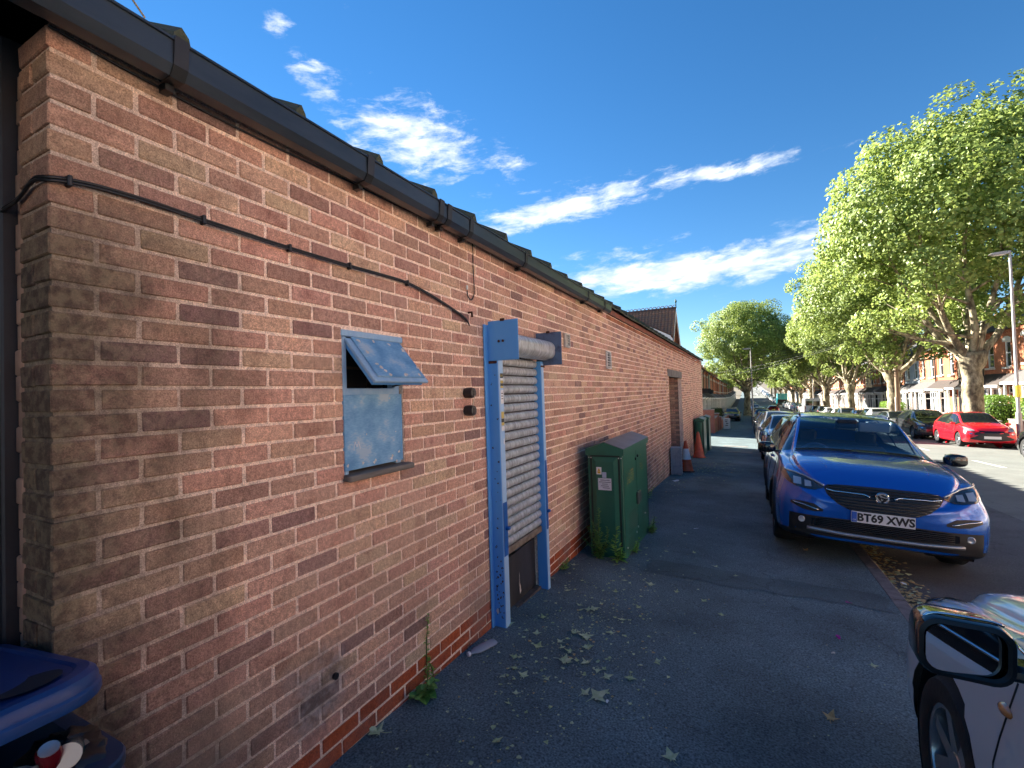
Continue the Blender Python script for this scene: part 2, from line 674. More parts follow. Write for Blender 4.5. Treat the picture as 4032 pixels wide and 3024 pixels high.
# ------------------------------------------------------------------ the long single-storey brick building
def brick_mat(name, stain=True, kiln=True):
    ma, nt, b = nodes_of(name)
    N, L = nt.nodes, nt.links
    at = N.new('ShaderNodeAttribute')
    at.attribute_name = 'bcol'
    g = N.new('ShaderNodeNewGeometry')

    def noise(sc, det=5, ro=.6, vec=None):
        n = N.new('ShaderNodeTexNoise')
        n.inputs['Scale'].default_value = sc
        n.inputs['Detail'].default_value = det
        n.inputs['Roughness'].default_value = ro
        L.new(vec or g.outputs['Position'], n.inputs['Vector'])
        return n.outputs[0]

    def rng(v, a, bq, c, d):
        r_ = N.new('ShaderNodeMapRange')
        r_.interpolation_type = 'SMOOTHSTEP'
        for i, q in enumerate((a, bq, c, d)):
            r_.inputs[i+1].default_value = q
        L.new(v, r_.inputs[0])
        return r_.outputs[0]

    def mixc(fac, c1, c2, mode='MIX'):
        m_ = N.new('ShaderNodeMixRGB')
        m_.blend_type = mode
        if isinstance(fac, float):
            m_.inputs[0].default_value = fac
        else:
            L.new(fac, m_.inputs[0])
        for i, c in ((1, c1), (2, c2)):
            if isinstance(c, tuple):
                m_.inputs[i].default_value = (*c, 1)
            else:
                L.new(c, m_.inputs[i])
        return m_.outputs[0]

    def mul(a, bq):
        m_ = N.new('ShaderNodeMath')
        m_.operation = 'MULTIPLY'
        for i, q in enumerate((a, bq)):
            if isinstance(q, float):
                m_.inputs[i].default_value = q
            else:
                L.new(q, m_.inputs[i])
        return m_.outputs[0]
    c = at.outputs['Color']
    # kiln variation inside each brick
    if kiln:
        c = mixc(rng(noise(6.5, 3), .5, .75, 0, .75), c, mixc(1.0, c, (.62, .50, .52), 'MULTIPLY'))
    c = mixc(rng(noise(4.2, 3), .55, .8, 0, .5), c, mixc(1.0, c, (1.2, 1.12, .95), 'MULTIPLY'))
    # gritty drag-faced grain
    gr = noise(210, 3, .8)
    c = mixc(1.0, c, mixc(rng(gr, .3, .72, 0, 1), (.55, .53, .53), (1.42, 1.41, 1.38)), 'MULTIPLY')
    g2 = noise(48, 5, .75)
    c = mixc(1.0, c, mixc(rng(g2, .3, .7, 0, 1), (.74, .72, .72), (1.26, 1.25, 1.22)), 'MULTIPLY')
    if stain:
        sx = N.new('ShaderNodeSeparateXYZ')
        L.new(g.outputs['Position'], sx.inputs[0])
        Y, Z = sx.outputs[1], sx.outputs[2]
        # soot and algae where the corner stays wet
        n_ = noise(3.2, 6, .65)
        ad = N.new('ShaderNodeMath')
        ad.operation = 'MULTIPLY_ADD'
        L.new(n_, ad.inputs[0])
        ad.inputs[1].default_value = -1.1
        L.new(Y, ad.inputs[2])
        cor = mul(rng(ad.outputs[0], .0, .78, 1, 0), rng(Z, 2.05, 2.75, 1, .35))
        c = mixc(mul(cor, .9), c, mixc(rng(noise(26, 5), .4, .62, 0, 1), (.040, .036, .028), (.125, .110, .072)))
        # dirt and splash along the foot of the wall, cement smears, run-off under the gutter
        low = mul(rng(Z, .12, .95, 1, 0), rng(noise(1.7, 5), .42, .7, 0, .62))
        c = mixc(low, c, (.19, .145, .13))
        top = mul(rng(Z, 2.35, 2.86, 0, 1), rng(noise(1.25, 5), .46, .68, 0, .7))
        c = mixc(top, c, mixc(1.0, c, (.60, .56, .56), 'MULTIPLY'))
        pal = mul(rng(noise(.75, 4), .56, .74, 0, .34), rng(Z, .3, 2.2, .6, 1))
        c = mixc(pal, c, (.62, .46, .34))
        # grey wet smear round the overflow pipe low on the wall
        vd = N.new('ShaderNodeVectorMath')
        vd.operation = 'DISTANCE'
        vd.inputs[1].default_value = (0, 1.46, .42)
        L.new(g.outputs['Position'], vd.inputs[0])
        ad2 = N.new('ShaderNodeMath')
        ad2.operation = 'MULTIPLY_ADD'
        L.new(noise(6, 5), ad2.inputs[0])
        ad2.inputs[1].default_value = .34
        L.new(vd.outputs['Value'], ad2.inputs[2])
        c = mixc(rng(ad2.outputs[0], .20, .42, .7, 0), c, mixc(rng(noise(11, 5), .42, .6, 0, 1), (.10, .095, .09), (.33, .315, .31)))
    L.new(c, b.inputs['Base Color'])
    b.inputs['Roughness'].default_value = .92
    b.inputs['Specular IOR Level'].default_value = .25
    bp = N.new('ShaderNodeBump')
    bp.inputs['Strength'].default_value = .55
    bp.inputs['Distance'].default_value = .006
    sm = N.new('ShaderNodeMath')
    sm.operation = 'ADD'
    L.new(gr, sm.inputs[0])
    L.new(g2, sm.inputs[1])
    L.new(sm.outputs[0], bp.inputs['Height'])
    L.new(bp.outputs[0], b.inputs['Normal'])
    MATS[name] = ma
    return ma


M_BRICK = brick_mat('facing_brick')
PAL = [((.60, .385, .275), 32), ((.60, .35, .265), 34), ((.33, .20, .175), 6), ((.63, .445, .305), 10), ((.50, .305, .23), 20), ((.42, .25, .20), 9)]
PLINTH = [((.42, .095, .035), 6), ((.36, .085, .035), 3), ((.30, .075, .04), 2)]
TOPC = [((.40, .16, .085), 3), ((.34, .14, .08), 2)]
MORTAR = (.93, .74, .61)


def pick(r_, pal):
    t = r_.uniform(0, sum(w for _, w in pal))
    for c, w in pal:
        t -= w
        if t <= 0:
            break
    k = r_.uniform(.88, 1.14)
    return tuple(min(.9, q*k*r_.uniform(.97, 1.03)) for q in c)


BLD = thing('brick_building', 'long single storey brown brick building with roller shutter door and black gutter', 'building', (0, 0, 0))
Y0W, Y1W = .576, 22.3
ZT = 2.768
CH = .0753
BL, JT = .2253, .0135
WIN = (1.640, 2.082, 1.352, 2.075)     # y0,y1,z0,z1
DOOR = (3.10, 3.88, -1.0, 2.262)
PASS = (12.35, 14.95, -2.0, 2.06)
ROWZ = [ZT - CH*i for i in range(-1, 50)]       # joint lines, row r lies between ROWZ[r+1] and ROWZ[r]


def wall_foot(Y):
    return h(Y) + .13


# mortar body with the openings left free
wm_ = MB()
MF = -.0055
segs = [(Y0W+.0075, WIN[0]), (WIN[0], WIN[1]), (WIN[1], DOOR[0]), (DOOR[0], DOOR[1]), (DOOR[1], PASS[0]), (PASS[0], PASS[1]), (PASS[1], Y1W)]
ZTOP = 2.846
for a, bb in segs:
    if (a, bb) == (WIN[0], WIN[1]):
        wm_.box(-.105, MF, a, bb, -1, WIN[2])
        wm_.box(-.105, MF, a, bb, WIN[3], ZTOP)
    elif (a, bb) == (DOOR[0], DOOR[1]):
        wm_.box(-.105, MF, a, bb, DOOR[3], ZTOP)
    elif (a, bb) == (PASS[0], PASS[1]):
        wm_.box(-.105, MF, a, bb, PASS[3]+.19, ZTOP)
    else:
        wm_.box(-.105, MF, a, bb, -2.2, ZTOP)
wm_.box(-.198, -.105, Y0W+.0075, Y0W+.1, -1, ZTOP)
wall_o = wm_.build('wall', mat('mortar', MORTAR, rough=.95, var=.20, vscale=3.5, bump=.9, bscale=170, world_pos=True), BLD)
# the mortar shares the wall's weathering
M_MORT = brick_mat('mortar_joint', kiln=False)
for f_ in (wall_o,):
    me = f_.data
    at = me.color_attributes.new('bcol', 'FLOAT_COLOR', 'CORNER')
    at.data.foreach_set('color', [*MORTAR, 1.0]*len(me.loops))
    me.materials[0] = M_MORT

rb = random.Random(11)
bricks = []          # (distance key, box, colour)


def add_brick(x0, x1, y0, y1, z0, z1, col, key):
    bricks.append((key, (x0, x1, y0, y1, z0, z1), col))


def clear_of(y0, y1, z0, z1):
    """trim a brick against the openings, None when it is inside one"""
    for (a, bb, c, d) in ((WIN[0], WIN[1], WIN[2], WIN[3]), DOOR, (PASS[0], PASS[1], PASS[2], PASS[3]+.19)):
        if z1 > c+.02 and z0 < d-.02 and y1 > a and y0 < bb:
            if y0 >= a-.001 and y1 <= bb+.001:
                return None
            if y0 < a:
                y1 = min(y1, a-.002)
            else:
                y0 = max(y0, bb+.002)
            if y1-y0 < .03:
                return None
    return y0, y1


for r_i in range(0, len(ROWZ)-1):
    zt, zb = ROWZ[r_i], ROWZ[r_i+1]
    z0, z1 = zb+JT/2, zt-JT/2
    idx = r_i-1                           # row lies between joint idx and idx+1
    stretch = (idx % 2 == 0)
    yl = Y0W
    first = True
    while yl < Y1W-.01:
        L_ = BL-JT
        if first:
            L_ = BL-JT if stretch else .1025
        ye = min(yl+L_, Y1W)
        jy = rb.uniform(-.0022, .0022)
        ym = (yl+ye)/2
        if z1 > wall_foot(ym)-.06:
            pl_i = 34 if ym < 3.6 else 35
            if idx >= pl_i and ym < 5.6:
                col = pick(rb, PLINTH)
            elif idx == -1 and ym > 6.6:
                col = pick(rb, TOPC)
            else:
                col = pick(rb, PAL)
            cl = clear_of(yl+(jy if not first else 0), ye+jy, z0, z1)
            if cl and cl[1]-cl[0] > .025:
                px = rb.uniform(-.0022, .0016)
                dep = -.085
                if first:
                    dep = -.1025 if stretch else -.2
                dx, dy, dz = -CAM[0], ym-CAM[1], (z0+z1)/2-CAM[2]
                dist = math.sqrt(dx*dx+dy*dy+dz*dz)
                size = (1.75/dist)/(dist)
                inview = 1 if (ym < 1.35 and z0 < .45) else 0
                key = -size + (10 if inview and z0 < .1 else 0)
                add_brick(dep, px, cl[0], cl[1], z0+rb.uniform(-.0012, .0012), z1+rb.uniform(-.0012, .0012), col, key)
            if first and stretch:
                add_brick(-.198, -.113, Y0W+rb.uniform(-.002, .002), Y0W+.07, z0, z1, pick(rb, PAL), -.30)
        yl = ye+JT
        first = False
bricks.sort(key=lambda t: t[0])
bn = random.Random(5)
for k, (key, bx, col) in enumerate(bricks[:300]):
    m_ = MB()
    x0, x1, y0, y1, z0, z1 = bx
    cx, cy, cz = x1, (y0+y1)/2, (z0+z1)/2
    m_.cbox(x0-cx, 0, y0-cy, y1-cy, z0-cz, z1-cz, .0035, col)
    m_.v = [(p[0]+bn.uniform(-.0008, .0008), p[1]+bn.uniform(-.0014, .0014), p[2]+bn.uniform(-.0014, .0014)) for p in m_.v]
    o = m_.build('brick', M_BRICK, BLD, fix=False)
    o.location = (cx, cy, cz)
m_ = MB()
for (key, bx, col) in bricks[300:]:
    m_.cbox(*bx, .0035, col)
m_.v = [(p[0]+bn.uniform(-.0008, .0008), p[1]+bn.uniform(-.0012, .0012), p[2]+bn.uniform(-.0012, .0012)) for p in m_.v]
tag(m_.build('brickwork', M_BRICK, BLD, fix=False), kind='stuff')

# passage (gated opening) far along the wall: its brick reveals, concrete lintel and dark back
M_CONC = mat('lintel_concrete', (.30, .28, .25), rough=.9, col2=(.10, .095, .085), vscale=7, lo=.35, hi=.7, bump=.3, bscale=60, stretch=(1, 1, .35))
MB().cbox(-.12, .006, PASS[0]-.18, PASS[1]+.12, PASS[3], PASS[3]+.19, .006).build('lintel', M_CONC, BLD)
rev = MB()
mr_ = MB()
for side, ys_ in ((0, PASS[0]), (1, PASS[1])):
    s_ = -1 if side == 0 else 1
    mr_.box(-2.6, -.106, min(ys_+s_*.012, ys_+s_*.2), max(ys_+s_*.012, ys_+s_*.2), -2.2, PASS[3]+.2)
    for r_i in range(8, len(ROWZ)-1):
        z0, z1 = ROWZ[r_i+1]+JT/2, ROWZ[r_i]-JT/2
        if z1 < wall_foot(ys_)-.1 or z1 > PASS[3]+.08:
            continue
        x_ = -.110 - (0 if r_i % 2 else .11)
        while x_ > -2.5:
            rev.cbox(x_-.215, x_, min(ys_, ys_+s_*.06), max(ys_, ys_+s_*.06), z0, z1, .0035, pick(rb, PAL))
            x_ -= BL
mr_.box(-2.75, -2.6, PASS[0]-.3, PASS[1]+.3, -2.2, 2.6)
mr_.box(-2.6, -.106, PASS[0]-.3, PASS[1]+.3, PASS[3]+.20, PASS[3]+.3)
mo = mr_.build('passage_wall', M_MORT, BLD)
at = mo.data.color_attributes.new('bcol', 'FLOAT_COLOR', 'CORNER')
at.data.foreach_set('color', [.33, .23, .18, 1.0]*len(mo.data.loops))
tag(rev.build('passage_brickwork', M_BRICK, BLD, fix=False), kind='stuff')
M_BLACK = mat('black_steel', (.012, .013, .016), rough=.45, var=.3, vscale=9)
MB().box(-.10, -.03, PASS[0]+.003, PASS[0]+.075, -.62, PASS[3]).build('gate_post', M_BLACK, BLD)

# return of the wall at the near corner: rendered strip, then a dark steel door set back
M_REND = mat('render_strip', (.40, .26, .19), rough=.95, col2=(.20, .13, .10), vscale=6, lo=.3, hi=.6, bump=.8, bscale=40, stretch=(1, 1, .4))
m_ = MB()
for k in range(40):
    z0, z1 = -.3+k*.079, -.3+(k+1)*.079
    if z0 > 2.75:
        break
    j = rb.uniform(-.006, .006)
    m_.cbox(-.272+rb.uniform(-.004, .004), -.200+j*.5, Y0W+.012+j, Y0W+.2, z0, z1+.003, .006)
m_.build('render_strip', M_REND, BLD, smooth=60)
M_DKDOOR = mat('dark_door_paint', (.010, .014, .022), rough=.5, var=.25, vscale=5)
sdo = MB().cbox(-.36, -.275, Y0W-.02, Y0W+.3, -.3, 2.9, .006).build('side_door', M_DKDOOR, BLD)
m_ = MB()
for k in range(24):
    yy = Y0W-.03-k*.11
    m_.cbox(-.345, -.325+(.012 if k % 2 else 0), yy-.105, yy, -.1, 2.9, .006)
m_.build('door_panel', M_DKDOOR, sdo)
MB().box(-.5, -.36, -3, Y0W+.3, -.3, 2.9).build('door_backing', M_DKDOOR, sdo)

# walls not seen from the street, roof
M_INT = mat('dark_interior', (.02, .02, .022), rough=.9)
m_ = MB()
m_.box(-10.1, -10.0, -3, Y1W, -1, 3)
m_.box(-10, -.11, Y1W-.22, Y1W-.012, -1.5, 2.95)
m_.box(-10, -.5, -3.1, -3.0, -.3, 2.95)
wb_ = m_.build('rear_wall', M_MORT, BLD)
at = wb_.data.color_attributes.new('bcol', 'FLOAT_COLOR', 'CORNER')
at.data.foreach_set('color', [.30, .18, .13, 1.0]*len(wb_.data.loops))
M_TILE = mat('roof_tile_concrete', (.085, .082, .075), rough=.95, col2=(.05, .065, .028), vscale=5, lo=.38, hi=.62, bump=.6, bscale=60)
M_RED = mat('fascia_red_paint', (.26, .075, .045), rough=.7, col2=(.14, .06, .05), vscale=8, lo=.3, hi=.6, stretch=(1, .3, 1))
PIT = math.tan(R(27))
ZE = 2.936


def rz(X):
    return ZE + (.10-X)*PIT


m_ = MB()
for (xa, xb) in ((.03, -5.0),):
    a, bb = -3.2, Y1W+.12
    for s_ in (1, -1):
        pass
m_.mesh([(.02, -3.2, rz(.02)-.02), (.02, Y1W+.1, rz(.02)-.02), (-5, Y1W+.1, rz(-5)-.02), (-5, -3.2, rz(-5)-.02),
         (-10.1, Y1W+.1, rz(.1)-.02), (-10.1, -3.2, rz(.1)-.02)], [(0, 1, 2, 3), (3, 2, 4, 5)])
m_.mesh([(-.0, Y1W+.05, 2.85), (-10.1, Y1W+.05, 2.85), (-5, Y1W+.05, rz(-5)-.03)], [(0, 1, 2)])
m_.mesh([(-.0, -3.15, 2.85), (-10.1, -3.15, 2.85), (-5, -3.15, rz(-5)-.03)], [(0, 2, 1)])
roof = m_.build('roof', M_TILE, BLD)
TW = .4745
ty = .886 - TW*9
tn = random.Random(3)


def tile_mesh(seed):
    q = random.Random(seed)
    mt = MB()
    Lx = .42
    y0_ = .0
    prof = [(-TW/2+.003, -.018), (TW/2-.003, -.018), (TW/2-.003, .002), (.032, .002), (.025, .040), (.003, .068), (-.020, .040), (-.028, .002), (-TW/2+.003, .002)]
    V = []
    for s_, x_ in ((0, .0), (1, -Lx)):
        for u, w in prof:
            V.append((x_+q.uniform(-.004, .004), u, w + (Lx*PIT if s_ else 0)+q.uniform(-.003, .003)))
    n = len(prof)
    mt.mesh(V, [tuple(range(n)), tuple(range(2*n-1, n-1, -1))]+[(k, n+k, n+(k+1) % n, (k+1) % n) for k in range(n)])
    return mt


variants = [tile_mesh(k).build('roof_tile', M_TILE, roof) for k in range(3)]
used = [False]*3
while ty < Y1W+.2:
    k = tn.randrange(3)
    if used[k]:
        o = variants[k].copy()
        COL.objects.link(o)
        o.parent = roof
    else:
        o = variants[k]
        used[k] = True
    o.location = (.090+tn.uniform(-.006, .006), ty, ZE+tn.uniform(-.006, .006))
    o.rotation_euler = (tn.uniform(-.02, .02), 0, 0)
    ty += TW
# moss and debris cushions lying along the tile edge
M_MOSS = mat('moss', (.055, .075, .018), rough=1, var=.5, vscale=30, bump=.8, bscale=150)
mm = MB()
for k in range(420):
    yy = tn.uniform(-1.5, 14) if k < 260 else tn.uniform(.3, 6)
    r_ = tn.uniform(.004, .011)
    cx = tn.uniform(.06, .095)
    base = ZE+.004+(.090-cx)*PIT
    mm.lathe([(r_, -.01), (r_*.9, r_*.3), (r_*.45, r_*.62), (.001, r_*.7)], 7, Matrix.Translation((cx, yy, base)) @ Matrix.Diagonal((1, tn.uniform(1, 2.4), 1, 1)))
tag(mm.build('moss', M_MOSS, roof, smooth='all'), kind='stuff')
MB().box(.004, .022, -3.1, Y1W, 2.852, 2.93).build('fascia', M_RED, BLD)
# gutter: square-line section with brackets and joints
M_GUT = mat('gutter_plastic', (.010, .017, .028), rough=.28, col2=(.034, .044, .055), vscale=9, lo=.45, hi=.8, stretch=(1, .25, 1))
M_GUTB = mat('gutter_bracket', (.010, .011, .012), rough=.4)
GP = [(.032, 2.915), (.032, 2.828), (.050, 2.812), (.102, 2.812), (.124, 2.842), (.126, 2.918), (.134, 2.919), (.134, 2.927), (.119, 2.926), (.117, 2.846), (.098, 2.819), (.052, 2.819), (.039, 2.83), (.039, 2.915)]
GY1 = 6.35
jn = [-3.2, .905, 3.62, GY1]
gut = MB().prism(GP, 'y', -3.2, GY1).build('gutter', M_GUT, BLD)
RP = [(.028, 2.92), (.028, 2.825), (.047, 2.807), (.105, 2.807), (.129, 2.840), (.138, 2.933), (.114, 2.933), (.114, 2.848), (.097, 2.822), (.052, 2.822), (.042, 2.833), (.042, 2.92)]
for px_, py_ in ((396, 140), (805, 378), (958, 460), (975, 468), (1022, 490), (1140, 565), (1275, 645), (1310, 668)):
    yy = on_x(px_, py_, .14)[1]
    b_ = MB()
    b_.prism(RP, 'y', yy-.022, yy+.022)
    b_.box(.018, .06, yy-.013, yy+.013, 2.785, 2.812)
    b_.build('bracket', M_GUTB, gut)
MB().prism([(p[0], p[1]) for p in GP[:7]], 'y', GY1, GY1+.006).build('end_cap', M_GUTB, gut)
# leaf and twigs caught in the gutter near the corner
M_DRY = mat('dry_leaf', (.36, .27, .13), rough=.9, var=.3, vscale=30)
m_ = MB()
m_.poly([(.10, .60, 2.985), (.105, .66, 3.03), (.09, .70, 3.01), (.08, .66, 2.985)])
m_.tube([(.10, .70, 3.0), (.105, .735, 2.99), (.10, .775, 2.955)], .003, 5)
m_.tube([(.1, .575, 2.96), (.1, .572, 3.02), (.1, .565, 3.06)], .002, 5)
tag(m_.build('twig', M_DRY), 'dry curled leaf and twig caught on the tile edge above the wall corner', 'debris')

# ------------------------------------------------------------------ cables on the wall
M_CABLE = mat('black_cable', (.010, .011, .013), rough=.45)


def spline(pts, n=6):
    P = [Vector(p) for p in pts]
    P = [P[0]*2-P[1]] + P + [P[-1]*2-P[-2]]
    out = []
    for i in range(1, len(P)-2):
        for k in range(n):
            t = k/n
            a, b_, c, d = P[i-1], P[i], P[i+1], P[i+2]
            out.append(.5*((2*b_)+(c-a)*t+(2*a-5*b_+4*c-d)*t*t+(3*b_-a-3*c+d)*t**3))
    out.append(P[-2])
    return out


def wall_path(px, X=.012):
    return [on_x(a, b_, X) for a, b_ in px]


cab = MB()
path = [(-.30, Y0W-.012, 2.352), (-.16, Y0W-.012, 2.362), (-.05, Y0W-.013, 2.392)] + [tuple(p) for p in wall_path([(107, 383), (140, 386), (215, 402), (330, 436), (435, 472), (530, 503), (622, 533), (752, 572), (820, 591), (878, 609), (930, 636), (980, 668), (1006, 688), (1013, 700)])]
cab.tube(spline(path, 5), .0052, 8)
sh = [(p[0]+.004 if i > 2 else p[0], p[1]-(0.004 if i <= 2 else 0), p[2]-.010) for i, p in enumerate(path)]
cab.tube(spline(sh, 5), .0045, 8)
cabo = cab.build('wall_cable', M_CABLE, smooth='all')
tag(cabo, 'pair of thick black cables clipped across the brick wall from the corner', 'cable')
for (a, b_) in ((147, 389), (437, 473), (623, 534), (753, 573), (878, 610)):
    p = on_x(a, b_, .008)
    MB().cbox(.0, .026, p[1]-.006, p[1]+.006, p[2]-.022, p[2]+.012, .003).build('clip', M_CABLE, cabo)
c2 = MB()
c2.tube(spline(wall_path([(105, 55), (300, 165), (560, 300), (760, 395), (860, 445), (960, 490), (1000, 503), (1016, 513), (1021, 535), (1022, 575), (1024, 615), (1024, 636), (1018, 648), (1011, 640), (1009, 628)], .008), 5), .0042, 6)
c2o = c2.build('hanging_cable', M_CABLE, smooth='all')
tag(c2o, 'thin black cable under the gutter hanging in a hook above the shutter', 'cable')
p = on_x(1009, 624, .008)
MB().tube([(p[0], p[1], p[2]-.004), (p[0], p[1], p[2]+.024)], .0075, 8).build('cable_end', mat('white_cap', (.75, .74, .7), rough=.5), c2o)

# ------------------------------------------------------------------ boarded window, roller shutter, fittings
M_BLUE = mat('faded_blue_paint', (.18, .36, .58), rough=.6, col2=(.31, .47, .62), vscale=16, lo=.35, hi=.75, bump=.25, bscale=70)
M_BLUED = mat('blue_steel_paint', (.07, .30, .70), rough=.5, col2=(.11, .36, .74), vscale=4, lo=.3, hi=.7, stretch=(1, 1, .3))
M_BLUEF = mat('fresh_blue_paint', (.008, .11, .40), rough=.4, var=.2, vscale=4)
M_BLUEP = mat('pale_blue_flange', (.24, .46, .74), rough=.5, col2=(.34, .54, .76), vscale=7, lo=.4, hi=.8, stretch=(1, 1, .25))
M_CHIP = mat('bare_wood_chip', (.62, .56, .47), rough=.85, var=.2, vscale=40)
M_WOOD = mat('weathered_sill_wood', (.075, .066, .058), rough=.95, col2=(.20, .18, .155), vscale=18, lo=.4, hi=.7, bump=.8, bscale=50, stretch=(1, .15, 1))
M_RUST = mat('rust', (.06, .022, .012), rough=.95, var=.4, vscale=40)
M_GLASS_D = mat('dark_glass', (.012, .014, .017), rough=.06, spec=.6)

# glossy-painted weathered plywood with paler worn patches
ma_, nt_, b_ = nodes_of('weathered_blue_board')
N_, L_n = nt_.nodes, nt_.links
g_ = N_.new('ShaderNodeNewGeometry')
mp_ = N_.new('ShaderNodeMapping')
mp_.inputs['Scale'].default_value = (1, .35, 1.6)
L_n.new(g_.outputs['Position'], mp_.inputs[0])
na = N_.new('ShaderNodeTexNoise')
na.inputs['Scale'].default_value = 130
na.inputs['Detail'].default_value = 4
L_n.new(mp_.outputs[0], na.inputs['Vector'])
nb_ = N_.new('ShaderNodeTexNoise')
nb_.inputs['Scale'].default_value = 7
nb_.inputs['Detail'].default_value = 6
L_n.new(g_.outputs['Position'], nb_.inputs['Vector'])
ad_ = N_.new('ShaderNodeMath')
ad_.operation = 'MULTIPLY_ADD'
ad_.inputs[1].default_value = .35
L_n.new(na.outputs[0], ad_.inputs[0])
L_n.new(nb_.outputs[0], ad_.inputs[2])
cr_ = N_.new('ShaderNodeValToRGB')
e_ = cr_.color_ramp.elements
e_[0].position, e_[0].color = .52, (.085, .25, .46, 1)
e_[1].position, e_[1].color = .72, (.17, .37, .58, 1)
e3 = e_.new(.83)
e3.color = (.34, .47, .58, 1)
L_n.new(ad_.outputs[0], cr_.inputs[0])
L_n.new(cr_.outputs[0], b_.inputs['Base Color'])
b_.inputs['Roughness'].default_value = .6
bp_ = N_.new('ShaderNodeBump')
bp_.inputs['Strength'].default_value = .4
bp_.inputs['Distance'].default_value = .003
L_n.new(na.outputs[0], bp_.inputs['Height'])
L_n.new(bp_.outputs[0], b_.inputs['Normal'])
M_BOARD = ma_


def blotch(mb, c, ex, ey, n=11, r0=.008, r1=.018, seed=0):
    q = random.Random(seed)
    mb.poly([Vector(c)+Vector(ex)*math.cos(t)*q.uniform(r0, r1)+Vector(ey)*math.sin(t)*q.uniform(r0, r1) for t in [2*math.pi*k/n for k in range(n)]])


def text_mesh(body, size, m, name, parent, M, extrude=0.0, align='CENTER', bold=0.0):
    cu = bpy.data.curves.new(name, 'FONT')
    cu.body = body
    cu.size = size
    cu.align_x = align
    cu.align_y = 'CENTER'
    cu.extrude = extrude
    cu.offset = bold
    cu.resolution_u = 3
    t = bpy.data.objects.new(name, cu)
    COL.objects.link(t)
    dg = bpy.context.evaluated_depsgraph_get()
    me = bpy.data.meshes.new_from_object(t.evaluated_get(dg))
    bpy.data.objects.remove(t)
    bpy.data.curves.remove(cu)
    me.materials.clear()
    me.materials.append(m)
    me.transform(M)
    o = bpy.data.objects.new(name, me)
    COL.objects.link(o)
    o.parent = parent
    return o


def frame_m(o, ex, ey):
    ex, ey = Vector(ex).normalized(), Vector(ey).normalized()
    ez = ex.cross(ey)
    return Matrix(((ex.x, ey.x, ez.x, o[0]), (ex.y, ey.y, ez.y, o[1]), (ex.z, ey.z, ez.z, o[2]), (0, 0, 0, 1)))


# --- window: frame, top-hung sash propped open, boarded lower light, timber sill
y0, y1, z0, z1 = WIN
m_ = MB()
m_.cbox(-.075, -.004, y0+.002, y0+.030, z0, z1-.034, .004)
m_.cbox(-.075, -.018, y1-.052, y1-.012, z0, z1-.034, .004)
m_.cbox(-.075, .004, y0-.008, y1+.002, z1-.034, z1-.001, .004)
m_.cbox(-.070, -.012, y0+.030, y1-.052, 1.748, 1.785, .004)
win = m_.build('window', M_BLUE, BLD)
MB().box(-.30, -.28, y0, y1, z0, z1).build('dark_room', M_INT, win)
MB().box(-.25, -.235, y0, y1, 1.90, 1.915).build('shelf', mat('brown_wood', (.07, .04, .025), rough=.7), win)
bd = MB()
bd.cbox(-.012, .006, y0-.004, y1-.022, z0+.028, 1.752, .002)
bo = bd.build('board', M_BOARD, win)
ch = MB()
sd_ = 0
for (px, py) in ((752, 1006), (785, 1000), (809, 998), (812, 994), (846, 990), (848, 984), (857, 995), (855, 932), (842, 860), (862, 975), (792, 938)):
    p = on_x(px, py, .0075)
    sd_ += 1
    blotch(ch, p, (0, 1, 0), (0, 0, 1), r0=.003, r1=.011 if py > 970 else .005, seed=sd_)
tag(ch.build('paint_chip', M_CHIP, bo), kind='stuff')
p = on_x(771, 963, .0078)
mt_ = MB()
for a, b2 in (((-.020, -.022), (-.012, .022)), ((-.012, .022), (.000, -.006)), ((.000, -.006), (.013, .020)), ((.013, .020), (.022, -.018))):
    mt_.tube([(p[0], p[1]+a[0], p[2]+a[1]), (p[0], p[1]+b2[0], p[2]+b2[1])], .0014, 5)
mt_.build('chalk_mark', mat('chalk', (.75, .76, .78), rough=.9), bo)
sl = MB().cbox(-.07, .045, y0-.010, y1+.030, z0-.014, z0+.016, .005)
sl.v = [(p[0], p[1], p[2]-(p[0]+.07)*.08) for p in sl.v]
sl.build('sill', M_WOOD, win)
# sash
hz, sw, sl_ = z1-.040, (y0+.032, y1-.030), .285
th = R(41)
O = Vector((-.005, 0, hz))
dn = Vector((math.sin(th), 0, -math.cos(th)))
nn = Vector((math.cos(th), 0, math.sin(th)))
Ms = frame_m((O.x, sw[0], O.z), (0, 1, 0), -dn)
wS = sw[1]-sw[0]
m_ = MB()
m_.cbox(0, wS, -sl_, 0, -.040, -.012, .004)
sash = m_.build('sash', M_BLUED, win, M=Ms)
MB().cbox(-.016, wS+.016, -sl_-.012, -.004, -.012, .004, .003).build('sash_frame', M_BLUE, sash, M=Ms)
MB().cbox(.018, wS-.004, -sl_+.012, -.004, .0045, .014, .002).build('sash_board', M_BOARD, sash, M=Ms)
m_ = MB()
for k, (u, w) in enumerate(((.05, .03), (.058, .11), (.06, .19), (.09, .235), (.105, .262), (.22, .262), (.23, .255), (.34, .258), (.36, .06), (.355, .075), (.16, .02), (.27, .03), (.37, .2), (.075, .215))):
    blotch(m_, Ms @ Vector((u, -w, .0148)), (0, 1, 0), dn, r0=.004, r1=.016, seed=50+k)
tag(m_.build('paint_chip', M_CHIP, sash), kind='stuff')
MB().tube([Ms @ Vector((wS-.03, -sl_+.03, -.035)), (-.03, y1-.055, 1.795)], .005, 6).build('stay', M_BLACK, sash)

# --- roller shutter
def guide(ya, yb, nm, fresh=True):
    m2 = MB()
    m2.cbox(.001, .098, ya, yb, .0-.12, 2.262, .004)
    return m2


